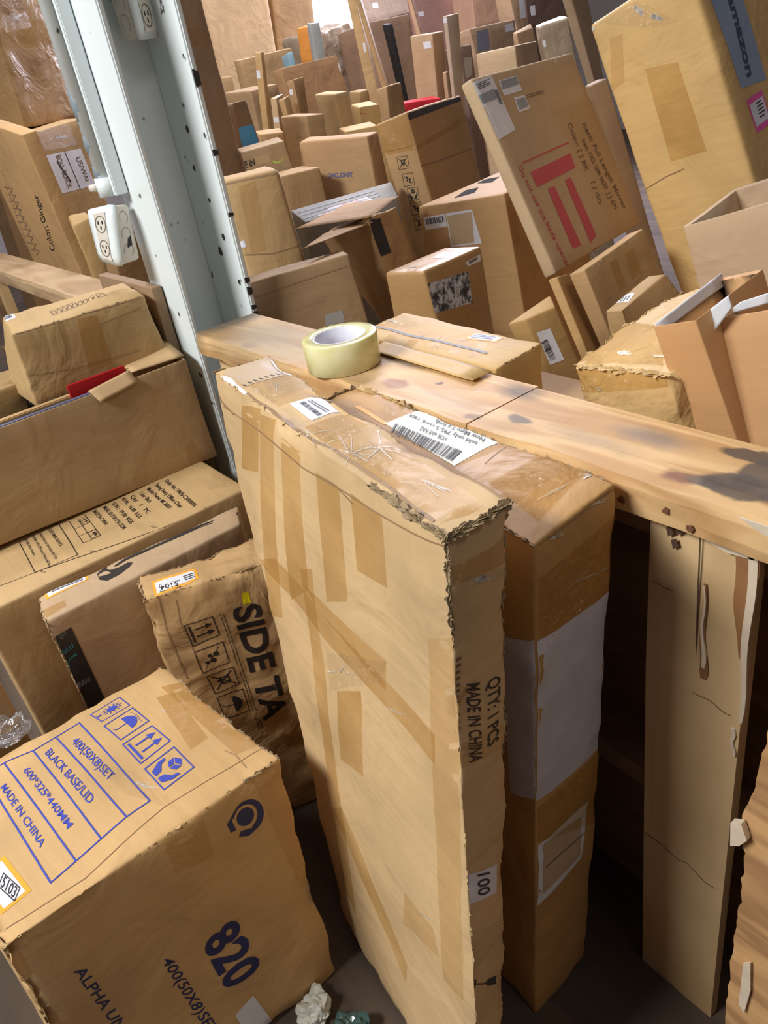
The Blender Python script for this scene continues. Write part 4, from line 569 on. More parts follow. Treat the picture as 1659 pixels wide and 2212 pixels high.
 ('A2','T','line',[(0.934,0.934),(0.934,0.860)],{'ink': 'strand', 'w': 0.0008183819556678214}),
 ('A2','T','line',[(0.935,0.953),(0.934,0.919)],{'ink': 'strand', 'w': 0.0007937308009802722}),
 ('A2','T','line',[(0.934,0.950),(0.930,0.922)],{'ink': 'strand', 'w': 0.0008382371652591993}),
 ('D3','T','line',[(0.036,0.598),(0.068,0.618)],{'ink': 'strand', 'w': 0.0020065569846668125}),
 ('D3','T','line',[(0.035,0.604),(0.098,0.599)],{'ink': 'strand', 'w': 0.0024876233317698737}),
 ('D3','T','line',[(0.027,0.617),(0.103,0.614)],{'ink': 'strand', 'w': 0.0011683912530097735}),
 ('D3','T','line',[(0.019,0.623),(0.039,0.662)],{'ink': 'strand', 'w': 0.0010616375248717043}),
 ('D3','T','line',[(0.009,0.618),(0.080,0.611)],{'ink': 'strand', 'w': 0.0015314374117369064}),
 ('D3','T','line',[(0.035,0.603),(0.124,0.580)],{'ink': 'strand', 'w': 0.001539857983603299}),
 ('D3','T','line',[(0.030,0.605),(0.046,0.619)],{'ink': 'strand', 'w': 0.0011124752410430897}),
 ('D3','T','line',[(0.034,0.592),(0.060,0.601)],{'ink': 'strand', 'w': 0.002231641116493431}),
 ('N9','T','line',[(0.337,0.175),(0.358,0.192)],{'ink': 'strand', 'w': 0.002082849395996769}),
 ('N9','T','line',[(0.361,0.166),(0.468,0.163)],{'ink': 'strand', 'w': 0.0014071260977816422}),
 ('N9','T','line',[(0.331,0.176),(0.407,0.172)],{'ink': 'strand', 'w': 0.002353981480536234}),
 ('N9','T','line',[(0.332,0.173),(0.417,0.188)],{'ink': 'strand', 'w': 0.0016023128346089501}),
 ('N9','T','line',[(0.336,0.171),(0.383,0.176)],{'ink': 'strand', 'w': 0.0016964784356092127}),
 ('N9','T','line',[(0.364,0.165),(0.462,0.151)],{'ink': 'strand', 'w': 0.0014861083022181117}),
 ('N9','T','line',[(0.317,0.174),(0.403,0.168)],{'ink': 'strand', 'w': 0.0026353835475660535}),
 ('N9','T','line',[(0.345,0.163),(0.389,0.158)],{'ink': 'strand', 'w': 0.0029262387653256256}),
 ('N9','T','line',[(0.334,0.167),(0.425,0.173)],{'ink': 'strand', 'w': 0.002373353517367584}),
 ('N9','T','line',[(0.322,0.172),(0.356,0.193)],{'ink': 'strand', 'w': 0.00196567354055026}),
 ('N9','T','line',[(0.687,0.175),(0.744,0.186)],{'ink': 'strand', 'w': 0.0030477767547184703}),
 ('N9','T','line',[(0.681,0.180),(0.749,0.177)],{'ink': 'strand', 'w': 0.0023871117058419824}),
 ('N9','T','line',[(0.656,0.183),(0.720,0.182)],{'ink': 'strand', 'w': 0.0019117341698808102}),
 ('N9','T','line',[(0.687,0.172),(0.749,0.176)],{'ink': 'strand', 'w': 0.001749198119777452}),
 ('N9','T','line',[(0.685,0.170),(0.713,0.169)],{'ink': 'strand', 'w': 0.0029943045996338436}),
 ('N9','T','line',[(0.682,0.182),(0.755,0.180)],{'ink': 'strand', 'w': 0.0022333810760369706}),
 ('N9','T','line',[(0.680,0.176),(0.720,0.169)],{'ink': 'strand', 'w': 0.0012059201519363564}),
 ('N9','T','line',[(0.685,0.173),(0.709,0.182)],{'ink': 'strand', 'w': 0.0024270596224279543}),
 ('N9','F','line',[(0.246,0.923),(0.277,0.922)],{'ink': 'strand', 'w': 0.0011688211713643082}),
 ('N9','F','line',[(0.235,0.923),(0.267,0.919)],{'ink': 'strand', 'w': 0.0017967129506214383}),
 ('N9','F','line',[(0.252,0.927),(0.312,0.928)],{'ink': 'strand', 'w': 0.0013990711429101418}),
 ('N9','F','line',[(0.252,0.923),(0.307,0.917)],{'ink': 'strand', 'w': 0.001354523656334486}),
 ('N9','F','line',[(0.241,0.921),(0.277,0.917)],{'ink': 'strand', 'w': 0.0009446809907717865}),
 ('N7','F','line',[(0.481,0.979),(0.502,0.975)],{'ink': 'strand', 'w': 0.0031611325480358702}),
 ('N7','F','line',[(0.487,0.977),(0.518,0.967)],{'ink': 'strand', 'w': 0.004338787732652063}),
 ('N7','F','line',[(0.482,0.977),(0.517,0.961)],{'ink': 'strand', 'w': 0.0061068538636534905}),
 ('N7','F','line',[(0.489,0.977),(0.532,0.967)],{'ink': 'strand', 'w': 0.0031741097412215226}),
 ('N7','F','line',[(0.478,0.980),(0.500,0.975)],{'ink': 'strand', 'w': 0.00543226838830541}),
 ('N7','F','line',[(0.485,0.974),(0.515,0.963)],{'ink': 'strand', 'w': 0.006227604460132323}),
 ('N7','F','line',[(0.600,0.949),(0.666,0.936)],{'ink': 'strand', 'w': 0.004032090944207322}),
 ('N7','F','line',[(0.615,0.946),(0.650,0.940)],{'ink': 'strand', 'w': 0.005016232458555025}),
 ('N7','F','line',[(0.604,0.947),(0.641,0.941)],{'ink': 'strand', 'w': 0.0064186187760265105}),
 ('N7','F','line',[(0.615,0.944),(0.666,0.935)],{'ink': 'strand', 'w': 0.006606265735341256}),
 ('N7','F','line',[(0.602,0.947),(0.624,0.943)],{'ink': 'strand', 'w': 0.007591961888359361}),
 ('N7','F','line',[(0.608,0.946),(0.638,0.941)],{'ink': 'strand', 'w': 0.005878403332452853}),
 ('N7','F','line',[(0.049,0.988),(0.036,0.987)],{'ink': 'strand', 'w': 0.004083039158164214}),
 ('N7','F','line',[(0.049,0.989),(0.024,0.986)],{'ink': 'strand', 'w': 0.0043102283547057675}),
 ('N7','F','line',[(0.055,0.988),(0.022,0.989)],{'ink': 'strand', 'w': 0.0038230778255765566}),
 ('N7','F','line',[(0.049,0.989),(0.040,0.989)],{'ink': 'strand', 'w': 0.003403414856264889}),
 ('N7','F','line',[(0.043,0.989),(0.024,0.988)],{'ink': 'strand', 'w': 0.006297209936484002}),
 ('L2','R','line',[(0.469,0.963),(0.573,0.960)],{'ink': 'strand', 'w': 0.00643532735371423}),
 ('L2','R','line',[(0.491,0.965),(0.532,0.963)],{'ink': 'strand', 'w': 0.005967693803452524}),
 ('L2','R','line',[(0.491,0.967),(0.596,0.962)],{'ink': 'strand', 'w': 0.006847798955562054}),
 ('L2','R','line',[(0.531,0.964),(0.656,0.960)],{'ink': 'strand', 'w': 0.007995251514600763}),
 ('L2','R','line',[(0.493,0.965),(0.653,0.958)],{'ink': 'strand', 'w': 0.007860440569994036}),
 ('L2','R','line',[(0.478,0.965),(0.538,0.962)],{'ink': 'strand', 'w': 0.004432542800992246}),
 ('L1','R','line',[(0.408,0.522),(0.396,0.528)],{'ink': 'strand', 'w': 0.004905875356343196}),
 ('L1','R','line',[(0.395,0.517),(0.498,0.528)],{'ink': 'strand', 'w': 0.007803882364841657}),
 ('L1','R','line',[(0.414,0.516),(0.388,0.520)],{'ink': 'strand', 'w': 0.003155500136851411}),
 ('L1','R','line',[(0.417,0.518),(0.430,0.507)],{'ink': 'strand', 'w': 0.0068759289389327665}),
 ('L1','R','line',[(0.425,0.518),(0.449,0.508)],{'ink': 'strand', 'w': 0.0035549165645927926}),
 ('L1','R','line',[(0.402,0.519),(0.375,0.528)],{'ink': 'strand', 'w': 0.007829268264427485}),
 ('N3','T','line',[(0.401,0.160),(0.511,0.181)],{'ink': 'strand', 'w': 0.002200795368198809}),
 ('N3','T','line',[(0.373,0.176),(0.536,0.186)],{'ink': 'strand', 'w': 0.003312489141140951}),
 ('N3','T','line',[(0.325,0.200),(0.515,0.200)],{'ink': 'strand', 'w': 0.002956465639564197}),
 ('N3','T','line',[(0.385,0.164),(0.444,0.171)],{'ink': 'strand', 'w': 0.004574377090621948}),
 ('C1','T','line',[(0.681,0.605),(0.747,0.627)],{'ink': 'strand', 'w': 0.00142922360420254}),
 ('C1','T','line',[(0.663,0.601),(0.695,0.614)],{'ink': 'strand', 'w': 0.0012025888771627522}),
 ('C1','T','line',[(0.674,0.602),(0.727,0.614)],{'ink': 'strand', 'w': 0.0012867026581454325}),
 ('C1','T','line',[(0.660,0.605),(0.708,0.630)],{'ink': 'strand', 'w': 0.0009485460039823451}),
 ('C1','T','line',[(0.660,0.596),(0.687,0.613)],{'ink': 'strand', 'w': 0.0007769718576492342}),
 ('C1','T','line',[(0.680,0.605),(0.760,0.639)],{'ink': 'strand', 'w': 0.001103151409678858}),
 ('C1','T','line',[(0.664,0.597),(0.751,0.626)],{'ink': 'strand', 'w': 0.000934777513471617}),
 ('C1','T','line',[(0.328,0.848),(0.355,0.858)],{'ink': 'strand', 'w': 0.0009289747710434372}),
 ('C1','T','line',[(0.336,0.853),(0.346,0.863)],{'ink': 'strand', 'w': 0.0005118141700387093}),
 ('C1','T','line',[(0.335,0.855),(0.353,0.864)],{'ink': 'strand', 'w': 0.000657217039682948}),
 ('C1','T','line',[(0.324,0.856),(0.350,0.865)],{'ink': 'strand', 'w': 0.000533467736934379}),
 ('M3','F','line',[(0.243,1.017),(0.365,1.015)],{'ink': 'strand', 'w': 0.0037293538856458986}),
 ('M3','F','line',[(0.198,1.018),(0.253,1.016)],{'ink': 'strand', 'w': 0.0018044972571465857}),
 ('M3','F','line',[(0.228,1.017),(0.331,1.014)],{'ink': 'strand', 'w': 0.0024492098929747917}),
 ('M3','F','line',[(0.190,1.018),(0.397,1.015)],{'ink': 'strand', 'w': 0.0020373510369636042}),
 ('M3','F','line',[(0.214,1.018),(0.344,1.016)],{'ink': 'strand', 'w': 0.003273617058317322}),
]
# ---------------------------------------------------------------- materials
def srgb(r, g, b):
    f = lambda c: (c/255/12.92) if c/255 <= .04045 else ((c/255+.055)/1.055)**2.4
    return (f(r), f(g), f(b), 1)
MATS = {}
def nt(name):
    m = bpy.data.materials.new(name); m.use_nodes = True
    return m, m.node_tree.nodes, m.node_tree.links, m.node_tree.nodes['Principled BSDF']
def ramp(N, stops):
    r = N.new('ShaderNodeValToRGB'); e = r.color_ramp.elements
    e[0].position, e[0].color = stops[0]; e[1].position, e[1].color = stops[-1]
    for p, c in stops[1:-1]:
        x = e.new(p); x.color = c
    return r
def card(key, rgb, dirt=.5, wr=.35, rough=.72, worn=.0):
    if key in MATS: return MATS[key]
    m, N, L, P = nt(key); c = srgb(rgb[0]*.955, rgb[1]*.95, rgb[2]*.87)
    tc = N.new('ShaderNodeTexCoord'); uv = N.new('ShaderNodeUVMap')
    n1 = N.new('ShaderNodeTexNoise'); n1.inputs['Scale'].default_value = 5.5; n1.inputs['Detail'].default_value = 5; L.new(tc.outputs['Object'], n1.inputs['Vector'])
    r1 = ramp(N, [(.3, tuple(x*(1-.34*dirt) for x in c[:3])+(1,)), (.5, c), (.75, tuple(min(1, x*(1+.16*dirt)) for x in c[:3])+(1,))]); L.new(n1.outputs['Fac'], r1.inputs[0])
    mp = N.new('ShaderNodeMapping'); mp.inputs['Scale'].default_value = (3, 90, 1); L.new(uv.outputs[0], mp.inputs[0])
    n2 = N.new('ShaderNodeTexNoise'); n2.inputs['Scale'].default_value = 1; n2.inputs['Detail'].default_value = 3; L.new(mp.outputs[0], n2.inputs['Vector'])
    r2 = ramp(N, [(.25, (.8, .78, .75, 1)), (.6, (1, 1, 1, 1))]); L.new(n2.outputs['Fac'], r2.inputs[0])
    mx = N.new('ShaderNodeMixRGB'); mx.blend_type = 'MULTIPLY'; mx.inputs[0].default_value = .55*dirt+.1; L.new(r1.outputs[0], mx.inputs[1]); L.new(r2.outputs[0], mx.inputs[2])
    n3 = N.new('ShaderNodeTexNoise'); n3.inputs['Scale'].default_value = 38; n3.inputs['Detail'].default_value = 6; n3.inputs['Roughness'].default_value = .7; L.new(tc.outputs['Object'], n3.inputs['Vector'])
    r3 = ramp(N, [(.26, (.42, .36, .3, 1)), (.36, (1, 1, 1, 1))]); L.new(n3.outputs['Fac'], r3.inputs[0])
    m2 = N.new('ShaderNodeMixRGB'); m2.blend_type = 'MULTIPLY'; m2.inputs[0].default_value = .5*dirt; L.new(mx.outputs[0], m2.inputs[1]); L.new(r3.outputs[0], m2.inputs[2])
    L.new(m2.outputs[0], P.inputs['Base Color']); P.inputs['Roughness'].default_value = rough
    # crumple + flute bump
    n4 = N.new('ShaderNodeTexNoise'); n4.inputs['Scale'].default_value = 7; n4.inputs['Detail'].default_value = 4; n4.inputs['Distortion'].default_value = 1.2; L.new(tc.outputs['Object'], n4.inputs['Vector'])
    b1 = N.new('ShaderNodeBump'); b1.inputs['Strength'].default_value = wr; b1.inputs['Distance'].default_value = .02; L.new(n4.outputs['Fac'], b1.inputs['Height'])
    b2 = N.new('ShaderNodeBump'); b2.inputs['Strength'].default_value = .12; b2.inputs['Distance'].default_value = .002; L.new(n2.outputs['Fac'], b2.inputs['Height']); L.new(b1.outputs[0], b2.inputs['Normal'])
    L.new(b2.outputs[0], P.inputs['Normal'])
    MATS[key] = m; return m
def flat(key, rgb, rough=.6, alpha=1, bump=0, var=0, metal=0):
    if key in MATS: return MATS[key]
    m, N, L, P = nt(key); P.inputs['Base Color'].default_value = srgb(*rgb); P.inputs['Roughness'].default_value = rough; P.inputs['Alpha'].default_value = alpha; P.inputs['Metallic'].default_value = metal
    if bump or var:
        tc = N.new('ShaderNodeTexCoord'); n = N.new('ShaderNodeTexNoise'); n.inputs['Scale'].default_value = 30; n.inputs['Detail'].default_value = 4; L.new(tc.outputs['Object'], n.inputs['Vector'])
        if bump:
            b = N.new('ShaderNodeBump'); b.inputs['Strength'].default_value = bump; b.inputs['Distance'].default_value = .004; L.new(n.outputs['Fac'], b.inputs['Height']); L.new(b.outputs[0], P.inputs['Normal'])
        if var:
            c = srgb(*rgb); r = ramp(N, [(.3, tuple(x*(1-var) for x in c[:3])+(1,)), (.65, c)]); L.new(n.outputs['Fac'], r.inputs[0]); L.new(r.outputs[0], P.inputs['Base Color'])
    MATS[key] = m; return m
def film(key, rgb, fac, rough, tint, bump=.5, scale=22, dist=.01, gloss=.05):
    """clear or tan plastic film: mostly transparent, part glossy, crinkled"""
    if key in MATS: return MATS[key]
    m, N, L, P = nt(key); out = N['Material Output']
    tr = N.new('ShaderNodeBsdfTransparent'); tr.inputs[0].default_value = tint
    P.inputs['Base Color'].default_value = srgb(*rgb); P.inputs['Roughness'].default_value = .55; P.inputs['Specular IOR Level'].default_value = .2
    tc = N.new('ShaderNodeTexCoord'); n = N.new('ShaderNodeTexNoise'); n.inputs['Scale'].default_value = scale; n.inputs['Detail'].default_value = 3; n.inputs['Distortion'].default_value = 2.0; L.new(tc.outputs['Object'], n.inputs['Vector'])
    b = N.new('ShaderNodeBump'); b.inputs['Strength'].default_value = bump; b.inputs['Distance'].default_value = dist; L.new(n.outputs['Fac'], b.inputs['Height'])
    gl = N.new('ShaderNodeBsdfGlossy'); gl.inputs['Roughness'].default_value = rough; gl.inputs[0].default_value = (1, 1, 1, 1)
    L.new(b.outputs[0], P.inputs['Normal']); L.new(b.outputs[0], gl.inputs['Normal'])
    m1 = N.new('ShaderNodeMixShader'); nv = N.new('ShaderNodeTexNoise'); nv.inputs['Scale'].default_value = 9; L.new(tc.outputs['Object'], nv.inputs['Vector']); mr = N.new('ShaderNodeMapRange'); mr.inputs[1].default_value = .35; mr.inputs[2].default_value = .65; mr.inputs[3].default_value = fac*.35; mr.inputs[4].default_value = fac*1.25; L.new(nv.outputs['Fac'], mr.inputs[0]); L.new(mr.outputs[0], m1.inputs[0]); L.new(tr.outputs[0], m1.inputs[1]); L.new(P.outputs[0], m1.inputs[2])
    m2 = N.new('ShaderNodeMixShader'); m2.inputs[0].default_value = gloss; L.new(m1.outputs[0], m2.inputs[1]); L.new(gl.outputs[0], m2.inputs[2])
    L.new(m2.outputs[0], out.inputs[0]); MATS[key] = m; return m
def wood(key, c1, c2, scale=1.0, rough=.6, axis=0, spots=()):
    """sawn plywood / pine; spots = [(x,y,z,rx,ry,rz,colour,softness)] stains and painted shade, each with its own shape, in object space"""
    m, N, L, P = nt(key)
    tc = N.new('ShaderNodeTexCoord'); mp = N.new('ShaderNodeMapping'); s = [9, 9, 9]; s[axis] = 1.3
    mp.inputs['Scale'].default_value = [x*scale for x in s]; L.new(tc.outputs['Object'], mp.inputs[0])
    n0 = N.new('ShaderNodeTexNoise'); n0.inputs['Scale'].default_value = 1.2; n0.inputs['Detail'].default_value = 3; n0.inputs['Distortion'].default_value = .8; L.new(mp.outputs[0], n0.inputs['Vector'])
    mu = N.new('ShaderNodeMath'); mu.operation = 'MULTIPLY'; mu.inputs[1].default_value = 26; L.new(n0.outputs['Fac'], mu.inputs[0])
    si = N.new('ShaderNodeMath'); si.operation = 'SINE'; L.new(mu.outputs[0], si.inputs[0])
    r = ramp(N, [(0., srgb(*c2)), (1, srgb(*c1))]); ma = N.new('ShaderNodeMapRange'); ma.inputs[1].default_value = -1; ma.inputs[2].default_value = 1; ma.inputs[3].default_value = .25; L.new(si.outputs[0], ma.inputs[0]); L.new(ma.outputs[0], r.inputs[0])
    n1 = N.new('ShaderNodeTexNoise'); n1.inputs['Scale'].default_value = 6; n1.inputs['Detail'].default_value = 5; L.new(tc.outputs['Object'], n1.inputs['Vector'])
    r1 = ramp(N, [(.3, (.72, .70, .68, 1)), (.6, (1, 1, 1, 1))]); L.new(n1.outputs['Fac'], r1.inputs[0])
    mx = N.new('ShaderNodeMixRGB'); mx.blend_type = 'MULTIPLY'; mx.inputs[0].default_value = .7; L.new(r.outputs[0], mx.inputs[1]); L.new(r1.outputs[0], mx.inputs[2])
    cur = mx.outputs[0]
    wn = N.new('ShaderNodeTexNoise'); wn.inputs['Scale'].default_value = 35; wn.inputs['Detail'].default_value = 3; L.new(tc.outputs['Object'], wn.inputs['Vector'])
    wv = N.new('ShaderNodeVectorMath'); wv.operation = 'MULTIPLY_ADD'; wv.inputs[1].default_value = (.02, .02, .02); L.new(wn.outputs['Color'], wv.inputs[0]); L.new(tc.outputs['Object'], wv.inputs[2])
    for (x, y, z, rx, ry, rz, col, soft) in spots:
        v = N.new('ShaderNodeVectorMath'); v.operation = 'SUBTRACT'; v.inputs[1].default_value = (x+.01, y+.01, z+.01); L.new(wv.outputs[0], v.inputs[0])
        v2 = N.new('ShaderNodeVectorMath'); v2.operation = 'DIVIDE'; v2.inputs[1].default_value = (rx, ry, rz); L.new(v.outputs[0], v2.inputs[0])
        ln = N.new('ShaderNodeVectorMath'); ln.operation = 'LENGTH'; L.new(v2.outputs[0], ln.inputs[0])
        mr = N.new('ShaderNodeMapRange'); mr.inputs[1].default_value = 1+soft; mr.inputs[2].default_value = 1-soft; mr.inputs[3].default_value = 0; mr.inputs[4].default_value = col[3] if len(col) > 3 else .9; L.new(ln.outputs['Value'], mr.inputs[0])
        q = N.new('ShaderNodeMixRGB'); q.inputs[2].default_value = srgb(*col[:3]); L.new(mr.outputs[0], q.inputs[0]); L.new(cur, q.inputs[1]); cur = q.outputs[0]
    L.new(cur, P.inputs['Base Color']); P.inputs['Roughness'].default_value = rough
    b = N.new('ShaderNodeBump'); b.inputs['Strength'].default_value = .25; b.inputs['Distance'].default_value = .002; L.new(si.outputs[0], b.inputs['Height']); L.new(b.outputs[0], P.inputs['Normal'])
    return m
INK = dict(blue=(58, 72, 178), navy=(40, 44, 92), navy2=(60, 74, 100), black=(44, 38, 36), ink=(42, 42, 50), faint=(112, 92, 78), faintblue=(86, 96, 140), red=(186, 74, 88), teal=(40, 120, 130), grey=(128, 128, 132), lime=(170, 220, 60), crease=(150, 120, 86), greyline=(112, 112, 116), strand=(226, 222, 214))
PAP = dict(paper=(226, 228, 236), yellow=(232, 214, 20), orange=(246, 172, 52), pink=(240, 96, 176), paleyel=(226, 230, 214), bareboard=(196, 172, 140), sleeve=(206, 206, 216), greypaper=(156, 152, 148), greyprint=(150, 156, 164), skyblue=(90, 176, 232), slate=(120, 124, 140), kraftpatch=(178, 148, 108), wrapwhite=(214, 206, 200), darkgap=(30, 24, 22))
def ink(k):
    if k == 'strand': return flat('plastic_glint', INK[k], .15, alpha=.6)  # pale lines painting sparkle highlights along folds of the wrap
    return flat('ink_'+k, INK[k], .55)
def pap(k):
    if k == 'blacktape': return flat('black_tape', (38, 36, 38), .35, bump=.3)
    if k == 'bluetape': return flat('grey_blue_tape', (142, 160, 186), .4, bump=.2)
    if k == 'camoprint':
        if k in MATS: return MATS[k]
        m, N, L, P = nt(k); tc = N.new('ShaderNodeTexCoord'); n = N.new('ShaderNodeTexNoise'); n.inputs['Scale'].default_value = 48; n.inputs['Detail'].default_value = 5; n.inputs['Roughness'].default_value = .75; L.new(tc.outputs['Object'], n.inputs['Vector'])
        r = ramp(N, [(.42, srgb(34, 38, 50)), (.48, srgb(92, 100, 116)), (.56, srgb(200, 206, 218))]); L.new(n.outputs['Fac'], r.inputs[0]); L.new(r.outputs[0], P.inputs['Base Color']); MATS[k] = m; return m
    if k == 'redprint':
        if k in MATS: return MATS[k]
        m, N, L, P = nt(k); tc = N.new('ShaderNodeTexCoord'); n = N.new('ShaderNodeTexNoise'); n.inputs['Scale'].default_value = 16; L.new(tc.outputs['Object'], n.inputs['Vector'])
        r = ramp(N, [(.42, srgb(196, 192, 200)), (.5, srgb(170, 110, 112)), (.6, srgb(180, 150, 130))]); L.new(n.outputs['Fac'], r.inputs[0]); L.new(r.outputs[0], P.inputs['Base Color']); MATS[k] = m; return m
    if k == 'darkgap': return flat('painted_gap_shade', (26, 20, 18), 1.0)  # near-black patch painting the shade between gaping flaps on a closed top
    return flat('paper_'+k, PAP[k], .5, var=.08 if k != 'sleeve' else .14)
TAPE = lambda: film('tan_tape', (196, 154, 90), .30, .22, (.97, .93, .84, 1), .15, 14, .01, .025)
TAPEF = lambda: film('tan_tape_thin', (200, 162, 112), .14, .3, (.98, .95, .89, 1), .1, 14, .01, .015)
WRAP = lambda: film('clear_wrap', (225, 215, 200), .03, .10, (.98, .98, .97, 1), .9, 60, .03, .05)
WRAPT = lambda: film('tan_wrap', (190, 142, 74), .16, .10, (.97, .92, .80, 1), .9, 44, .03, .03)
# ---------------------------------------------------------------- objects
def link(name, me, mat, parent=None, loc=None):
    o = bpy.data.objects.new(name, me); COL.objects.link(o)
    if mat: me.materials.append(mat)
    if parent: o.parent = parent
    if loc is not None: o.location = loc
    return o
def tag(o, label, cat, group=None, kind=None):
    if label: o['label'] = label
    if cat: o['category'] = cat
    if group: o['group'] = group
    if kind: o['kind'] = kind
    return o
def empty(name, loc, label, cat, group=None):
    o = bpy.data.objects.new(name, None); COL.objects.link(o); o.location = loc; o.empty_display_size = .05
    return tag(o, label, cat, group)
def mesh(name, vs, fs, smooth=False):
    me = bpy.data.meshes.new(name); me.from_pydata([tuple(v) for v in vs], [], fs); me.update()
    if smooth:
        for p in me.polygons: p.use_smooth = True
    return me
def boxmesh(name, x0, x1, y0, y1, z0, z1, bev=.002, seg=2, off=(0, 0, 0), jag=0):
    bm = bmesh.new(); bmesh.ops.create_cube(bm, size=1)
    for v in bm.verts: v.co = Vector(((x0+x1)/2+v.co.x*(x1-x0), (y0+y1)/2+v.co.y*(y1-y0), (z0+z1)/2+v.co.z*(z1-z0)))-Vector(off)
    if bev: bmesh.ops.bevel(bm, geom=list(bm.edges), offset=bev, segments=seg, affect='EDGES')
    me = bpy.data.meshes.new(name); bm.to_mesh(me); bm.free(); return me
FACES = dict(F=(1, 0, 2, -1), R=(0, 1, 2, 1), T=(2, 0, 1, 1), K=(1, 0, 2, 1), L=(0, 1, 2, -1), B=(2, 0, 1, -1))  # normal axis, u axis, v axis, side
class Hexa:
    def __init__(s, c, r=.006, amp=.0015, freq=5., seed=0, edge=0.):
        s.c = [Vector(p) for p in c]; s.base = (s.c[0]+s.c[1]+s.c[2]+s.c[3])/4
        c = s.c; L = lambda a, b: (c[a]-c[b]).length
        s.h = [(L(0, 1)+L(2, 3)+L(4, 5)+L(6, 7))/8, (L(1, 2)+L(0, 3)+L(5, 6)+L(4, 7))/8, (L(0, 4)+L(1, 5)+L(2, 6)+L(3, 7))/8]
        s.ax = [(c[1]-c[0]+c[2]-c[3]+c[5]-c[4]+c[6]-c[7]).normalized(), (c[3]-c[0]+c[2]-c[1]+c[7]-c[4]+c[6]-c[5]).normalized(), (c[4]-c[0]+c[5]-c[1]+c[6]-c[2]+c[7]-c[3]).normalized()]
        s.r = min(r, min(s.h)*.45); s.amp = amp; s.freq = freq; s.seed = Vector((seed*3.1, seed*1.7, seed*2.3)); s.edge = edge
    def tri(s, p):
        a, b, g = [(p[i]/s.h[i]+1)/2 for i in range(3)]; c = s.c
        lo = c[0]*(1-a)*(1-b)+c[1]*a*(1-b)+c[2]*a*b+c[3]*(1-a)*b
        hi = c[4]*(1-a)*(1-b)+c[5]*a*(1-b)+c[6]*a*b+c[7]*(1-a)*b
        return lo*(1-g)+hi*g
    def pt(s, p, off=0., shell=0.):
        r = s.r; q = [max(-(s.h[i]-r), min(s.h[i]-r, p[i])) for i in range(3)]
        d = Vector([p[i]-q[i] for i in range(3)])
        n = d.normalized() if d.length > 1e-9 else Vector((0, 0, 1))
        pp = Vector(q)+n*r
        w = s.tri(pp); nw = s.ax[0]*n.x+s.ax[1]*n.y+s.ax[2]*n.z
        k = s.amp*noise.noise((w+s.seed)*s.freq)+s.amp*.5*noise.noise((w+s.seed)*s.freq*2.7)
        if s.edge:
            nn = sum(1 for t in d if abs(t) > r*.15)
            prox = 0
            for i in range(3):
                e = (s.h[i]-abs(p[i])); prox += 1 if e < .011 else 0
            if prox >= 2: k += s.edge*(noise.noise((w+s.seed)*26)*.8-.35)*1.0
        return w+nw*(k+off)-s.base
    def face(s, f, u, v, off=0.):
        n, a, b, sd = FACES[f]; p = [0, 0, 0]; p[n] = sd*s.h[n]; p[a] = (2*u-1)*s.h[a]; p[b] = (2*v-1)*s.h[b]
        return s.pt(p, off)
    bvh = None
    def surf(s, f, u, v, off=0.):
        p = s.face(f, u, v, 0.)
        if s.bvh is None: return s.face(f, u, v, off)
        n, a, b, sd = FACES[f]; nn = s.ax[n]*sd; hit = s.bvh.ray_cast(p+nn*.03, -nn, .06)
        return (hit[0] if hit[0] is not None else p)+nn*off
    def lines(s, a, cell):
        h, r = s.h[a], s.r; n = max(1, int(round(2*(h-r)/cell))); n = min(n, 44)
        inner = [-(h-r)+2*(h-r)*i/n for i in range(n+1)]
        return [-h, -h+r*.35]+inner+[h-r*.35, h]
    def body(s, name, cell=.03, skip=()):
        vs = []; fs = []; idx = {}; uvs = []
        def vid(p):
            k = tuple(round(t, 6) for t in p)
            if k not in idx: idx[k] = len(vs); vs.append(s.pt(p))
            return idx[k]
        for f in 'FRTKLB':
            if f in skip: continue
            n, a, b, sd = FACES[f]; A = s.lines(a, cell); Bv = s.lines(b, cell)
            flip = (sd > 0) == (f in 'TRB'); flip = {'F': False, 'R': False, 'T': False, 'K': True, 'L': True, 'B': True}[f]
            for i in range(len(A)-1):
                for j in range(len(Bv)-1):
                    q = []; uq = []
                    for (x, y) in ((i, j), (i+1, j), (i+1, j+1), (i, j+1)):
                        p = [0, 0, 0]; p[n] = sd*s.h[n]; p[a] = A[x]; p[b] = Bv[y]; q.append(vid(p)); uq.append((A[x]+n*3.3, Bv[y]+sd))
                    if flip: q.reverse(); uq.reverse()
                    if len(set(q)) == 4: fs.append(q); uvs.append(uq)
        me = mesh(name, vs, fs, True); ul = me.uv_layers.new(name='UVMap'); k = 0
        for uq in uvs:
            for t in uq: ul.data[k].uv = t; k += 1
        return me
def bil(q, u, v):  # q = TL,TR,BR,BL ; u right, v down
    return ((q[0][0]*(1-u)+q[1][0]*u)*(1-v)+(q[3][0]*(1-u)+q[2][0]*u)*v, (q[0][1]*(1-u)+q[1][1]*u)*(1-v)+(q[3][1]*(1-u)+q[2][1]*u)*v)
def clampq(uv, m=.0): return (min(1-m, max(m, uv[0])), min(1-m, max(m, uv[1])))
_font = {}
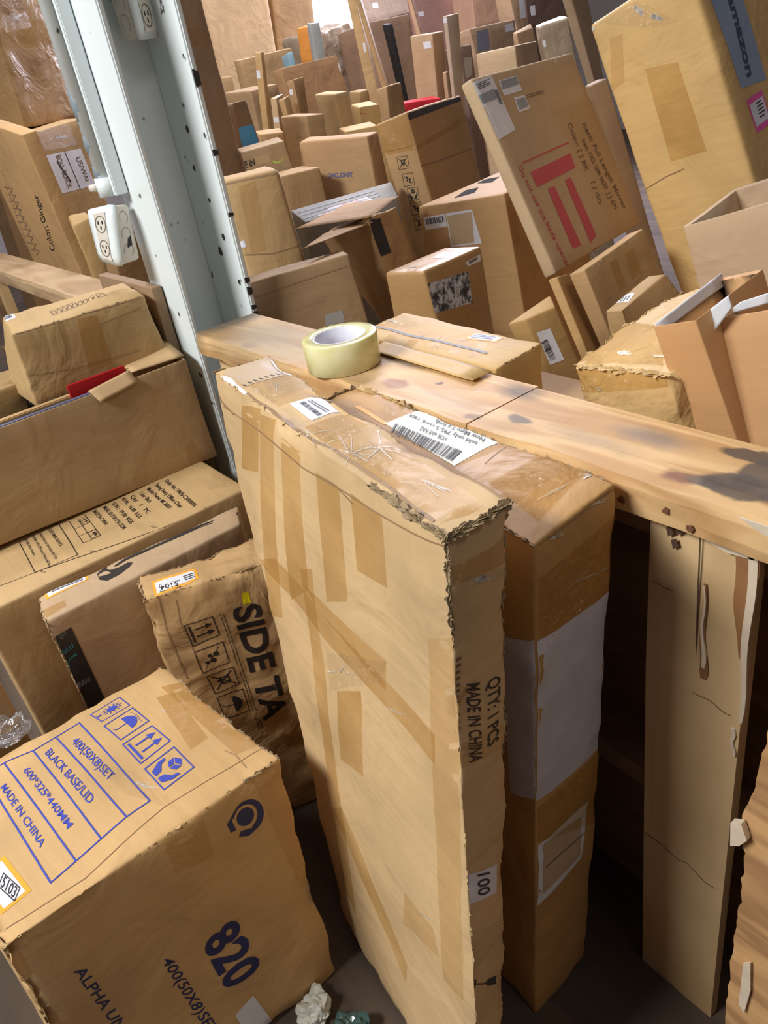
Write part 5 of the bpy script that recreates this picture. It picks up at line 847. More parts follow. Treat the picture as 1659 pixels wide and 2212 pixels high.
def textmesh(t, bold=0):
    if (t, bold) in _font: return _font[(t, bold)]
    cu = bpy.data.curves.new('t', 'FONT'); cu.body = t; cu.resolution_u = 3; cu.offset = .03 if bold else .008
    o = bpy.data.objects.new('t', cu); COL.objects.link(o); dg = bpy.context.evaluated_depsgraph_get(); dg.update()
    me = bpy.data.meshes.new_from_object(o.evaluated_get(dg)); vs = [v.co.copy() for v in me.vertices]; fs = [tuple(p.vertices) for p in me.polygons]
    bpy.data.objects.remove(o); bpy.data.curves.remove(cu); bpy.data.meshes.remove(me)
    x0 = min(v.x for v in vs); x1 = max(v.x for v in vs); hi = .72
    out = ([((v.x-x0)/(x1-x0), 1-v.y/hi) for v in vs], fs); _font[(t, bold)] = out; return out
def stroke(pts, w, closed=False):
    vs = []; fs = []; n = len(pts); rng = n if closed else n-1
    for i in range(rng):
        a = Vector(pts[i]); b = Vector(pts[(i+1) % n]); d = (b-a)
        if d.length < 1e-9: continue
        d.normalize(); p = Vector((-d.y, d.x))*w/2; a = a-d*w*.45; b = b+d*w*.45; k = len(vs)
        vs += [a+p, b+p, b-p, a-p]; fs.append((k, k+1, k+2, k+3))
    return vs, fs
def poly(pts): return [Vector(p) for p in pts], [tuple(range(len(pts)))]
def join(*parts):
    V = []; F = []
    for v, f in parts:
        k = len(V); V += list(v); F += [tuple(i+k for i in q) for q in f]
    return V, F
def circ(cx, cy, r, n=16, a0=0, a1=360): return [(cx+r*math.cos(math.radians(a0+(a1-a0)*i/n)), cy+r*math.sin(math.radians(a0+(a1-a0)*i/n))) for i in range(n+(0 if a1-a0 == 360 else 1))]
def icon(k):
    fr = stroke([(.02, .02), (.98, .02), (.98, .98), (.02, .98)], .035, True); P = []
    if k == 'sun':
        P = [poly(circ(.5, .45, .17))]
        for i in range(12):
            a = i*math.pi/6; P.append(poly([(.5+.22*math.cos(a-.12), .45+.22*math.sin(a-.12)), (.5+.36*math.cos(a), .45+.36*math.sin(a)), (.5+.22*math.cos(a+.12), .45+.22*math.sin(a+.12))]))
        P += [stroke([(.44, .82), (.56, .94)], .03), stroke([(.56, .82), (.44, .94)], .03)]
    if k == 'umbrella':
        P = [poly(circ(.5, .5, .32, 14, 180, 360)), stroke([(.5, .5), (.5, .84), (.42, .88)], .03)]
        for i in range(6): P.append(stroke([(.2+i*.12, .1+abs(i-2.5)*.02), (.18+i*.12, .17)], .02))
    if k == 'uparrows':
        for x in (.33, .67): P += [stroke([(x, .3), (x, .72)], .06), poly([(x-.13, .34), (x, .1), (x+.13, .34)])]
        P.append(stroke([(.15, .86), (.85, .86)], .07))
    if k == 'hands':
        P = [poly([(.5, .1), (.68, .2), (.5, .3), (.32, .2)]), poly([(.31, .23), (.48, .33), (.48, .5), (.31, .4)]), poly([(.69, .23), (.52, .33), (.52, .5), (.69, .4)]),
             poly([(.12, .4), (.2, .42), (.24, .58), (.42, .7), (.46, .9), (.26, .9), (.12, .62)]), poly([(.88, .4), (.8, .42), (.76, .58), (.58, .7), (.54, .9), (.74, .9), (.88, .62)])]
    if k == 'feet':
        P = [poly(circ(.38, .35, .1)), poly([(.3, .5), (.45, .5), (.44, .62), (.32, .62)]), poly(circ(.62, .5, .1)), poly([(.55, .65), (.7, .65), (.68, .78), (.56, .78)]), stroke([(.15, .2), (.85, .85)], .03)]
    if k == 'nohook':
        P = [stroke([(.15, .15), (.85, .85)], .05), stroke([(.85, .15), (.15, .85)], .05), stroke([(.35, .3), (.65, .3), (.65, .6), (.35, .6)], .06, True), poly([(.4, .6), (.6, .6), (.5, .78)])]
    if k == 'glass':
        return join(poly([(.3, .05), (.7, .05), (.66, .4), (.5, .52), (.34, .4)]), stroke([(.5, .5), (.5, .85)], .06), stroke([(.3, .9), (.7, .9)], .07))
    if k == 'crescent':
        out = circ(.5, .42, .48, 20, 150, 380); inn = circ(.44, .46, .36, 20, 150, 380)[::-1]
        V = out+inn; n = len(out); F = [(i, i+1, 2*n-2-i, 2*n-1-i) for i in range(n-1)]
        return join(([Vector(p) for p in V], F), poly(circ(.42, .45, .26, 20)), poly([(.02, .5), (.12, .72), (.4, .86), (.3, .98), (.05, .85)]), poly([(.98, .5), (.8, .62), (.55, .84), (.6, .98), (.85, .85)]))
    if k == 'smile':
        a = [(x, .25+.55*math.sin(math.pi*(x*.9+.05))) for x in [i/24 for i in range(25)]]; w = [.05+.26*(1-x)**2 for x in [i/24 for i in range(25)]]
        V = [(p[0], p[1]-q) for p, q in zip(a, w)]+[(p[0], p[1]+q) for p, q in zip(a, w)]
        return join(([Vector(p) for p in V], [(i, i+1, i+26, i+25) for i in range(24)]), poly([(.86, .0), (1.0, .0), (.98, .45), (.93, .2)]))
    return join(fr, *P)
def subdiv(vs, fs, n=1):
    bm = bmesh.new(); bv = [bm.verts.new((v[0], v[1], 0)) for v in vs]
    for f in fs:
        try: bm.faces.new([bv[i] for i in f])
        except ValueError: pass
    bmesh.ops.subdivide_edges(bm, edges=list(bm.edges), cuts=n, use_grid_fill=True)
    V = [(v.co.x, v.co.y) for v in bm.verts]; bm.verts.index_update(); F = [tuple(v.index for v in f.verts) for f in bm.faces]; bm.free(); return V, F
def gridshape(n=8, m=8): return [(i/n, j/m) for j in range(m+1) for i in range(n+1)], [(j*(n+1)+i, j*(n+1)+i+1, (j+1)*(n+1)+i+1, (j+1)*(n+1)+i) for j in range(m) for i in range(n)]
def cutgrid(V, F, nu, nv):
    if nu < 2 and nv < 2: return V, F
    bm = bmesh.new(); bv = [bm.verts.new((v[0], v[1], 0)) for v in V]
    for f in F:
        try: bm.faces.new([bv[i] for i in f])
        except ValueError: pass
    x0 = min(v[0] for v in V); x1 = max(v[0] for v in V); y0 = min(v[1] for v in V); y1 = max(v[1] for v in V)
    for n, lo, hi, ax in ((nu, x0, x1, 0), (nv, y0, y1, 1)):
        for i in range(1, n):
            co = [0, 0, 0]; co[ax] = lo+(hi-lo)*i/n; no = [0, 0, 0]; no[ax] = 1
            bmesh.ops.bisect_plane(bm, geom=list(bm.verts)+list(bm.edges)+list(bm.faces), dist=1e-6, plane_co=co, plane_no=no)
    bm.verts.index_update(); V = [(v.co.x, v.co.y) for v in bm.verts]; F = [tuple(v.index for v in f.verts) for f in bm.faces]; bm.free(); return V, F
class Ctx: pass
BOX = {}
def put(hx, face, shape, q, name, mat, parent, off, clamp=True):
    V, F = shape; vs = []
    if hx.bvh is not None and hx.amp > .0012 and len(q) == 4:
        w_, h_ = facelen(hx, face, q); step = .009 if max(w_, h_) < .6 else .015; fine = len(V) != 0
        V, F = cutgrid(V, F, min(40, int(w_/step)+1), min(40, int(h_/step)+1))
    for (u, v) in V:
        a = bil(q, u, v)
        if clamp: a = clampq(a, 0.0)
        vs.append(hx.surf(face, a[0], a[1], off))
    me = mesh(name, vs, F, True)
    o = link(name, me, mat, parent); return o
def facelen(hx, face, q):
    P = [hx.face(face, *t) for t in q]; return ((P[1]-P[0]).length+(P[2]-P[3]).length)/2, ((P[3]-P[0]).length+(P[2]-P[1]).length)/2
def decal(bid, face, kind, q, k):
    if bid not in BOX: return
    c = BOX[bid]; hx = c.hx; lift = .00045*k.get('lift', 1); par = c.root
    on = k.get('on')
    if on and on in c.parts: par = c.parts[on]
    i = k.get('ink', 'black'); o = None
    w_, h_ = facelen(hx, face, q) if len(q) == 4 else (0, 0)
    if kind == 'text':
        V, F = textmesh(k['text'], k.get('bold', 0)); o = put(hx, face, (V, F), q, 'printed_text', ink(i), par, lift+.0003)
    elif kind == 'icon': o = put(hx, face, icon(k['icon']), q, 'printed_symbol', ink(i), par, lift+.0003)
    elif kind == 'rect': o = put(hx, face, gridshape(4, 4), q, 'printed_bar', ink(i), par, lift+.0002)
    elif kind == 'frame' or kind == 'line':
        pts = list(q)
        if kind == 'line':
            n = 10; pts = [(q[0][0]+(q[1][0]-q[0][0])*t/n, q[0][1]+(q[1][1]-q[0][1])*t/n) for t in range(n+1)]
        n_, a, b, sd = FACES[face]; su, sv = 2*hx.h[a], 2*hx.h[b]
        V, F = stroke([(p[0]*su, p[1]*sv) for p in pts], k.get('w', .002), kind == 'frame')
        me = mesh('line', [hx.surf(face, *clampq((v[0]/su, v[1]/sv)), lift+.0003) for v in V], F)
        o = link({'strand': 'painted_fold_glint', 'crease': 'crease', 'greyline': 'old_tape_seam'}.get(i, 'printed_line') if kind == 'line' else 'printed_frame', me, ink(i), par)
    elif kind == 'poly':
        V = [hx.surf(face, *clampq(p), lift+.0003) for p in q]; o = link('printed_mark', mesh('m', V, [tuple(range(len(V)))]), ink(i), par)
    elif kind == 'zigzag':
        n = 7; V = []; F = []; n_, a, b, sd = FACES[face]; su, sv = 2*hx.h[a], 2*hx.h[b]
        for t in range(n):
            p = Vector((q[0][0]*su, q[0][1]*sv)).lerp(Vector((q[1][0]*su, q[1][1]*sv)), (t+.2)/n); r = Vector((q[0][0]*su, q[0][1]*sv)).lerp(Vector((q[1][0]*su, q[1][1]*sv)), (t+.75)/n)
            d = (r-p); nn = Vector((-d.y, d.x)).normalized()*k.get('w', .006); kk = len(V); V += [p, r, p.lerp(r, .3)+nn]; F.append((kk, kk+1, kk+2))
        me = mesh('tear', [hx.surf(face, *clampq((v[0]/su, v[1]/sv)), lift+.0003) for v in V], F); o = link('torn_tear', me, flat('tear_dark', (52, 40, 32)), par)
    elif kind == 'barcode' or kind == 'lines':
        n = k.get('n', 24 if kind == 'barcode' else 3); rnd = random.Random(len(BOX)*7+n); V = []; F = []; x = 0; seq = []
        if kind == 'barcode':
            while x < 1:
                wbar = rnd.choice((.3, .5, 1.0))/n; seq.append((x, min(1, x+wbar))); x += wbar+rnd.choice((.35, .6, .9))/n
            for a, b in seq: kk = len(V); V += [(a, 0), (b, 0), (b, 1), (a, 1)]; F.append((kk, kk+1, kk+2, kk+3))
        else:
            for t in range(n):
                y = (t+.25)/n; e = 1-.3*rnd.random(); kk = len(V); V += [(0, y), (e, y), (e, y+.4/n), (0, y+.4/n)]; F.append((kk, kk+1, kk+2, kk+3))
        o = put(hx, face, (V, F), q, 'barcode' if kind == 'barcode' else 'small_print', ink(i if i != 'black' else 'ink'), par, lift+.0003)
    elif kind == 'label':
        nm = k.get('name', 'label'); bd = k.get('border')
        o = put(hx, face, gridshape(10, 10), q, nm, pap(bd) if bd else pap(k.get('col', 'paper')), par, lift)
        if bd:
            ins = k.get('inset', .1); a = [bil(q, ins*(.6 if w_ > h_ else 1), ins*1.4), bil(q, 1-ins*.6, ins*1.4), bil(q, 1-ins*.6, 1-ins*1.4), bil(q, ins*.6, 1-ins*1.4)]
            put(hx, face, gridshape(8, 8), a, 'label_face', pap('paper'), o, lift+.0003)
        if par is c.root and nm not in c.parts: c.parts[nm] = o
        if k.get('lab'): o['label'] = k['lab']
    elif kind == 'tape':
        o = put(hx, face, gridshape(12, 12), q, 'packing_tape', TAPEF() if k.get('faint') else TAPE(), par, lift*.5)
    elif kind == 'wrap':
        o = put(hx, face, gridshape(14, 14), q, 'plastic_wrap', WRAPT() if k.get('tan') else WRAP(), par, lift+.0008)
    return o
def addbox(bid, name, label, cat='box', rgb=(190, 150, 108), r=.006, amp=.0015, freq=5, cell=.03, edge=0., dirt=.5, wr=.3, group=None, mat=None, open_top=False, bname='carton_body', rough=.72):
    hx = Hexa(HEX[bid], r, amp, freq, seed=len(BOX), edge=edge); c = Ctx(); c.hx = hx; c.parts = {}
    group = group or {'A': 'cartons in front of the shelf', 'C': 'cartons in front of the shelf', 'L': 'cartons beyond the far shelf'}.get(bid[0], 'cartons piled behind the shelf')
    c.root = empty(name, hx.base, label, cat, group)
    mat = mat or card('cardboard_%d_%d_%d_%d' % (*rgb, int(dirt*10)), rgb, dirt, wr, rough)
    me = hx.body(bname, cell, skip=('T',) if open_top else ())
    if open_top:
        o = link(bname, me, mat, c.root); sm = o.modifiers.new('thickness', 'SOLIDIFY'); sm.thickness = .005; sm.offset = -1
    else: o = link(bname, me, mat, c.root)
    from mathutils.bvhtree import BVHTree
    bm = bmesh.new(); bm.from_mesh(me); hx.bvh = BVHTree.FromBMesh(bm); bm.free()
    c.body = o; c.mat = mat; BOX[bid] = c; return c
# ---------------------------------------------------------------- the room
KRAFT_ = (206, 168, 122); LIGHTK = (214, 180, 136); DARKK = (170, 132, 96); PINKK = (206, 160, 120); GREYK = (180, 150, 118)
fl = link('floor', boxmesh('floor', -11, 5, -5, 11, -.1, 0, 0), wood('floor_mat', (96, 80, 66), (70, 58, 48), .5, .8)); tag(fl, 'dark dirty warehouse floor', 'floor', kind='structure')
wm = flat('wall_paint', (176, 170, 168), .8, var=.1)
for nm, a in (('wall_left', (-9.2, -9, -5, 11, 0, 4.2)), ('wall_back', (-11, 5, 9, 9.2, 0, 4.2)), ('wall_right', (5, 5.2, -5, 11, 0, 4.2)), ('wall_front', (-11, 5, -5.2, -5, 0, 4.2)), ('ceiling', (-11, 5, -5, 11, 4.2, 4.3))):
    tag(link(nm, boxmesh(nm, *a, 0), wm), 'plain warehouse ' + nm.replace('_', ' '), nm.split('_')[0], kind='structure')
glow = bpy.data.materials.new('daylight_glass'); glow.use_nodes = True; _p = glow.node_tree.nodes['Principled BSDF']
_p.inputs['Emission Color'].default_value = (.82, .88, 1, 1); _p.inputs['Emission Strength'].default_value = 1.6
win = empty('window_1', (-8.99, 6.5, 1.9), 'bright daylight window far behind the boxes', 'window'); win['kind'] = 'structure'
link('window_pane', boxmesh('w', -.0, .02, -.6, .6, -.5, .6, 0), glow, win)
fm = flat('window_frame_paint', (210, 214, 224), .5)
for a in ((0, .05, -.65, -.6, -.55, .65), (0, .05, .6, .65, -.55, .65), (0, .05, -.6, .6, -.55, -.5), (0, .05, -.6, .6, .6, .65)): link('window_frame', boxmesh('f', *a, .004), fm, win)
# ---------------------------------------------------------------- steel column (H section) with conduit and outlets
colm = empty('steel_column', (-1.57, .66, 0), 'white painted steel H column rising between the wooden shelves', 'column')
def paint(key, rgb):
    m, N, L, P = nt(key); tc = N.new('ShaderNodeTexCoord')
    n = N.new('ShaderNodeTexNoise'); n.inputs['Scale'].default_value = 26; n.inputs['Detail'].default_value = 3; L.new(tc.outputs['Object'], n.inputs['Vector'])
    r = ramp(N, [(.27, srgb(70, 66, 64)), (.31, srgb(*rgb))]); L.new(n.outputs['Fac'], r.inputs[0]); L.new(r.outputs[0], P.inputs['Base Color']); P.inputs['Roughness'].default_value = .42
    b = N.new('ShaderNodeBump'); b.inputs['Strength'].default_value = .2; b.inputs['Distance'].default_value = .003; L.new(n.outputs['Fac'], b.inputs['Height']); L.new(b.outputs[0], P.inputs['Normal']); return m
white = paint('column_paint', (222, 232, 234)); cream = flat('old_plate_paint', (214, 208, 196), .45, var=.08)
O_ = (-1.57, .66, 0)
link('flange', boxmesh('f', -1.655, -1.495, .60, .612, 0, 4.2, .003, off=O_), white, colm)
link('flange', boxmesh('f', -1.655, -1.455, .722, .734, 0, 4.2, .003, off=O_), white, colm)
link('web', boxmesh('f', -1.62, -1.61, .612, .722, 0, 4.2, .001, off=O_), white, colm)
def chip(pts, name, parent, mat, th=.0012):
    """thin chip of missing paint or a stuck scrap: pts are coplanar, extruded"""
    P = [Vector(p) for p in pts]; n = (P[1]-P[0]).cross(P[2]-P[0]).normalized(); k = len(P)
    if n.dot(Vector((0, 0, 1.28))-P[0]) < 0: n = -n
    vs = [p-n*th*.2 for p in P]+[p+n*th for p in P]; fs = [tuple(range(k, 2*k)), tuple(range(k-1, -1, -1))]+[(i, (i+1) % k, (i+1) % k+k, i+k) for i in range(k)]
    o = link(name, mesh(name, [v-Vector(parent.location) if parent else v for v in vs], fs), mat, parent); return o
dk = flat('bare_steel', (52, 48, 48), .6, var=.3); gp = flat('old_grey_paint', (128, 142, 150), .5, var=.12)
rr = random.Random(3)
for z, h in ((1.285, .03), (1.17, .012), (.93, .012), (.905, .018), (.875, .01), (.86, .012), (.84, .012), (1.06, .008)):
    y0 = .7218; chip([(-1.4549, .7225, z), (-1.4549, .7225, z+h), (-1.4549, .7335, z+h*.8), (-1.4549, .7335, z+h*.1)], 'paint_chip', colm, dk)
for (x, z, r) in ((-1.535, 1.22, .006), (-1.55, 1.15, .005), (-1.50, 1.02, .006), (-1.53, .99, .008), (-1.48, .93, .005), (-1.52, 1.09, .004)):
    chip([(x+r*math.cos(a)*rr.uniform(.7, 1.2), .7219, z+r*1.2*math.sin(a)) for a in [i*math.pi/4 for i in range(8)]], 'paint_chip', colm, dk, .0006)
def tube(name, pts, r, mat, parent, n=14, off=(0, 0, 0), caps=True):
    V = []; F = []; P = [Vector(p)-Vector(off) for p in pts]; up = Vector((0, 0, 1))
    for i, p in enumerate(P):
        d = (P[min(i+1, len(P)-1)]-P[max(i-1, 0)]).normalized(); a = d.cross(Vector((1, 0, 0)) if abs(d.x) < .8 else Vector((0, 1, 0))).normalized(); b = d.cross(a)
        rad = r[i] if isinstance(r, (list, tuple)) else r
        V += [p+(a*math.cos(t*2*math.pi/n)+b*math.sin(t*2*math.pi/n))*rad for t in range(n)]
    for i in range(len(P)-1):
        for t in range(n): F.append((i*n+t, i*n+(t+1) % n, (i+1)*n+(t+1) % n, (i+1)*n+t))
    if caps: F += [tuple(range(n))[::-1], tuple(range((len(P)-1)*n, len(P)*n))]
    return link(name, mesh(name, V, F, True), mat, parent)
cx, cy = -1.642, .572
cond = empty('conduit_pipe', (cx, cy, 1.13), 'white conduit pipe with worn grey patches running down the column', 'pipe')
tube('pipe', [(0, 0, .0), (0, 0, 2.9)], .0165, white, cond)
tube('coupling', [(0, 0, 0), (0, 0, .035)], .021, white, cond); tube('set_screw', [(-.018, -.012, .018), (-.034, -.022, .018)], .007, cream, cond)
for z0, z1 in ((.075, .115), (.125, .20), (.028, .06)): tube('worn_patch', [(-.0012, -.0012, z0), (-.0015, -.0015, (z0+z1)/2), (-.0012, -.0012, z1)], [.0150, .0168, .0150], gp, cond)
link('mounting_strip', boxmesh('s', -.002+.022, .034, .0, .026, .0, 2.9, .002), white, cond)
def outlet(bid, label, face, sideface):
    hx = Hexa(HEX[bid], .006, 0.0); c = Ctx(); c.hx = hx; c.parts = {}; c.root = empty('electrical_outlet', hx.base, label, 'outlet'); BOX[bid] = c
    link('outlet_box', hx.body('b', .02), cream, c.root)
    dk2 = flat('knockout_shadow', (120, 112, 104), .6)
    cover = put(hx, face, gridshape(6, 6), [(-.03, 1.03), (1.03, 1.03), (1.03, -.03), (-.03, -.03)], 'cover_plate', white, c.root, .0045, clamp=False)
    sm = cover.modifiers.new('t', 'SOLIDIFY'); sm.thickness = .003; sm.offset = 0
    put(hx, face, gridshape(4, 4), [(.28, .93), (.72, .93), (.72, .07), (.28, .07)], 'receptacle', cream, c.root, .0070)
    for vc in (.72, .28):
        sq = [(.5+.2*math.cos(a), vc+.15*math.sin(a)) for a in [i*math.pi/8 for i in range(16)]]
        ring = stroke([(p[0]*.07, p[1]*.11) for p in sq], .0018, True)
        V = [(v[0]/.07, v[1]/.11) for v in ring[0]]
        link('socket_ring', mesh('r', [hx.face(face, *v, .0078) for v in V], ring[1]), dk2, c.root)
        for du, dv in ((-.08, .03), (.08, .03), (0, -.06)):
            q = [(.5+du-.022, vc+dv+.03), (.5+du+.022, vc+dv+.03), (.5+du+.022, vc+dv-.03), (.5+du-.022, vc+dv-.03)]
            put(hx, face, gridshape(1, 1), q, 'socket_slot', flat('slot_dark', (30, 28, 30), .6), c.root, .0079)
    for vc in (.78, .5, .22):
        sq = circ(.5*.05, vc*.11, .0125, 20, -60, 200); ring = stroke([(p[0], p[1]) for p in sq], .0009)
        V = [(v[0]/.05, v[1]/.11) for v in ring[0]]
        link('knockout', mesh('r', [hx.face(sideface, *v, .0008) for v in V], ring[1]), dk2, c.root)
    if bid == 'OUT1':
        put(hx, sideface, poly([(.45, .74), (.72, .70), (.72, .54), (.55, .58)]), [(0, 1), (1, 1), (1, 0), (0, 0)], 'open_knockout', flat('slot_dark', (30, 28, 30), .6), c.root, .001)
        for o in ():
            pass
outlet('OUT1', 'white duplex outlet box at the lower end of the conduit pipe', 'F', 'R')
outlet('OUT2', 'white outlet box mounted high inside the column channel', 'R', 'F')
# ---------------------------------------------------------------- wooden shelf rack
topspots = [(-.840, .608, .04, .026, .016, .03, (150, 96, 66), .25), (-.662, .590, .04, .013, .009, .03, (120, 84, 62), .3), (-.607, .613, .04, .018, .009, .03, (104, 92, 84), .2), (-1.229, .5895, .04, .02, .010, .03, (150, 120, 92, .7), .3),
            (-.785, .642, .04, .006, .005, .03, (90, 66, 50), .3), (-.90, .672, .04, .045, .012, .03, (126, 112, 98, .8), .5), (-.378, .598, .04, .018, .011, .03, (128, 84, 62), .3), (-.352, .606, .04, .022, .011, .03, (104, 92, 84), .3),  # soft spot behind the tape roll paints its cast shadow into the wood
            (-.350, .672, .04, .030, .014, .03, (84, 74, 66), .12), (-.322, .64, .04, .020, .035, .03, (86, 78, 72), .12), (-.325, .612, .04, .036, .022, .03, (84, 76, 70), .12), (-.285, .625, .04, .028, .026, .03, (96, 86, 78), .15), (-.30, .668, .04, .03, .018, .03, (92, 82, 76), .2), (-.45, .655, .04, .04, .016, .03, (130, 116, 104, .75), .6), (-.665, .675, .04, .03, .016, .03, (84, 74, 66, .8), .6),
            (-1.415, .66, .04, .045, .10, .05, (84, 76, 66), .45), (-1.24, .64, .04, .14, .07, .05, (150, 138, 116, .75), .6), (-1.02, .60, .04, .16, .02, .05, (190, 170, 142, .6), .6), (-.73, .60, .04, .09, .02, .05, (186, 166, 140, .5), .6), (-.50, .615, .04, .05, .012, .03, (150, 130, 112, .5), .6), (-.18, .64, .04, .05, .05, .05, (112, 98, 86), .4)]
pine = wood('pine_top', (218, 182, 130), (184, 138, 88), 1.3, .6, 0, [(x+1.0, y-.635, z-.02, rx, ry, rz, c, s) for x, y, z, rx, ry, rz, c, s in topspots])
ply = wood('plywood_side', (214, 184, 138), (192, 156, 108), .55, .6, 2); plyd = wood('plywood_inner', (150, 118, 84), (118, 90, 62), .6, .7, 0)
rack = empty('wooden_shelf', (-1.0, .635, 0), 'worn pine and plywood shelf rack carrying the tape roll', 'shelf')
def plank(name, x0, x1, y0, y1, z0, z1, mat, parent, org, jag=.0, seed=0, nx=60):
    """board with slightly wavy sawn edges"""
    V = []; F = []; S = Vector((seed, seed, seed))
    prof = [(y0, z0), (y0-.0015, z0+(z1-z0)*.3), (y0-.0015, z0+(z1-z0)*.75), (y0+.002, z1), (y1-.002, z1), (y1, z1-.003), (y1, z0)]
    for i in range(nx+1):
        x = x0+(x1-x0)*i/nx
        for (y, z) in prof:
            d = jag*noise.noise(Vector((x*22, y*30, z*30))+S); V.append(Vector((x, y+(d if y < (y0+y1)/2 else -d), z+d*.4))-Vector(org))
    k = len(prof)
    for i in range(nx):
        for j in range(k): F.append((i*k+j, (i+1)*k+j, (i+1)*k+(j+1) % k, i*k+(j+1) % k))
    F += [tuple(range(k))[::-1], tuple(range(nx*k, nx*k+k))]
    return link(name, mesh(name, V, F), mat, parent)
ORG = (-1.0, .635, .86)
rk2 = ORG
def rp(name, *a, mat=ply, jag=.001, seed=0, nx=60):
    o = plank(name, *a, mat, rack, ORG, jag, seed, nx); o.location = (0, 0, .86); return o
rp('top_plank', -1.415, -.655, .570, .703, .84, .88, mat=pine, jag=.003, seed=1)
rp('top_plank', -.652, .30, .5695, .697, .84, .8805, mat=pine, jag=.003, seed=5, nx=90)
post = rp('side_panel', -.406, -.289, .588, .604, .0, .838, mat=ply, jag=.0015, seed=3, nx=8)
rp('side_panel', -1.41, -1.26, .60, .615, 0, .838, mat=ply, seed=4, nx=8)
rp('side_panel', -.04, .10, .588, .604, 0, .838, mat=ply, seed=9, nx=8)
rp('inner_shelf', -1.40, .28, .625, .70, .355, .385, mat=plyd, seed=6)
rp('back_panel', -1.40, .28, .698, .703, 0, .838, mat=plyd, seed=7, jag=.0003)
rp('crossbar', -1.40, .28, .6045, .622, .795, .838, mat=plyd, seed=8)
# panel details: crack, glue drips, nail tears
glue = flat('dried_glue', (214, 198, 176), .25, bump=.5); rust = flat('drip_stain', (150, 108, 70), .5, var=.3); crk = flat('crack_dark', (84, 60, 44), .8)
yb = .5862
def onpanel(pts, name, mat, th=.0015): return chip([(x, yb, z) for x, z in pts], name, rack, mat, th)
onpanel([(-.3475, .83), (-.3462, .83), (-.3445, .73), (-.3440, .675), (-.3455, .70), (-.3468, .76)], 'crack', crk, .0004)
for zc, x0, x1 in ((.32, -.405, -.300), (.62, -.345, -.30), (.75, -.40, -.375)):
    n = 9; up = []; dnn = []
    for i in range(n):
        t = i/(n-1); x = x0+(x1-x0)*t; z = zc+.012*noise.noise(Vector((x*40, zc*9, 1)))-.06*(x-x0)*2; up.append((x, z+.0004)); dnn.append((x, z-.0003))
    onpanel(up+dnn[::-1], 'crack', crk, .0003)
def drip(xc, z0, z1, w0, w1, name, mat, th): 
    n = 12; L_ = []; R_ = []
    for i in range(n+1):
        t = i/n; z = z0+(z1-z0)*t; w = (w0+(w1-w0)*t**1.5)*(1 if t < .93 else .6); x = xc+.0016*math.sin(t*9)+.004*t; L_.append((x-w, z)); R_.append((x+w, z))
    return onpanel(L_+R_[::-1], name, mat, th)
drip(-.339, .775, .648, .0012, .0055, 'drip_stain', rust, .0006); drip(-.339, .772, .665, .0007, .0028, 'glue_drip', glue, .002)
drip(-.299, .832, .70, .012, .004, 'drip_stain', rust, .0006); drip(-.2925, .836, .615, .0045, .0022, 'glue_drip', glue, .002); drip(-.296, .60, .56, .002, .001, 'glue_drip', glue, .002)
onpanel([(-.345, .832), (-.325, .829), (-.296, .834), (-.2905, .838), (-.2905, .826), (-.318, .823), (-.343, .829)], 'glue_drip', glue, .002)
for x, z in ((-.385, .825), (-.379, .812), (-.375, .83)): onpanel([(x, z), (x+.006, z+.004), (x+.009, z-.004), (x+.003, z-.01)], 'nail_tear', crk, .0005)
for x, z in ((-.425, .853), (-.3735, .858), (-.3475, .849)):
    chip([(x+.005*math.cos(a)*rr.uniform(.5, 1.1), .5672, z+.005*math.sin(a)*rr.uniform(.5, 1.1)) for a in [i*math.pi/4 for i in range(8)]], 'nail_tear', rack, flat('nail_wood', (112, 74, 52), .7), .001)
onpanelo = chip([(-.300, .5675, .8795), (-.27, .5675, .8795), (-.25, .5675, .870), (-.262, .5675, .866), (-.285, .5675, .873)], 'glue_drip', rack, glue, .0015)
# far shelf left of the column
rack2 = empty('wooden_shelf', (-2.6, .62, 0), 'dusty plank shelf continuing left of the white column', 'shelf')
def rp2(name, *a, mat=ply, jag=.001, seed=0):
    o = plank(name, *a, mat, rack2, (-2.6, .62, .86), jag, seed, 40); o.location = (0, 0, .86)
dusty = wood('dusty_top', (190, 162, 126), (164, 132, 96), .8, .75, 0)
rp2('top_plank', -3.9, -1.93, .555, .675, .84, .88, mat=dusty, jag=.003, seed=11)
rp2('side_panel', -3.14, -3.09, .58, .61, 0, .838, mat=ply, seed=12); rp2('side_panel', -3.32, -3.27, .58, .61, 0, .838, mat=plyd, seed=13); rp2('side_panel', -1.99, -1.94, .60, .62, 0, .838, mat=ply, seed=14)
rp2('inner_shelf', -3.85, -1.95, .63, .67, .40, .43, mat=plyd, seed=15)
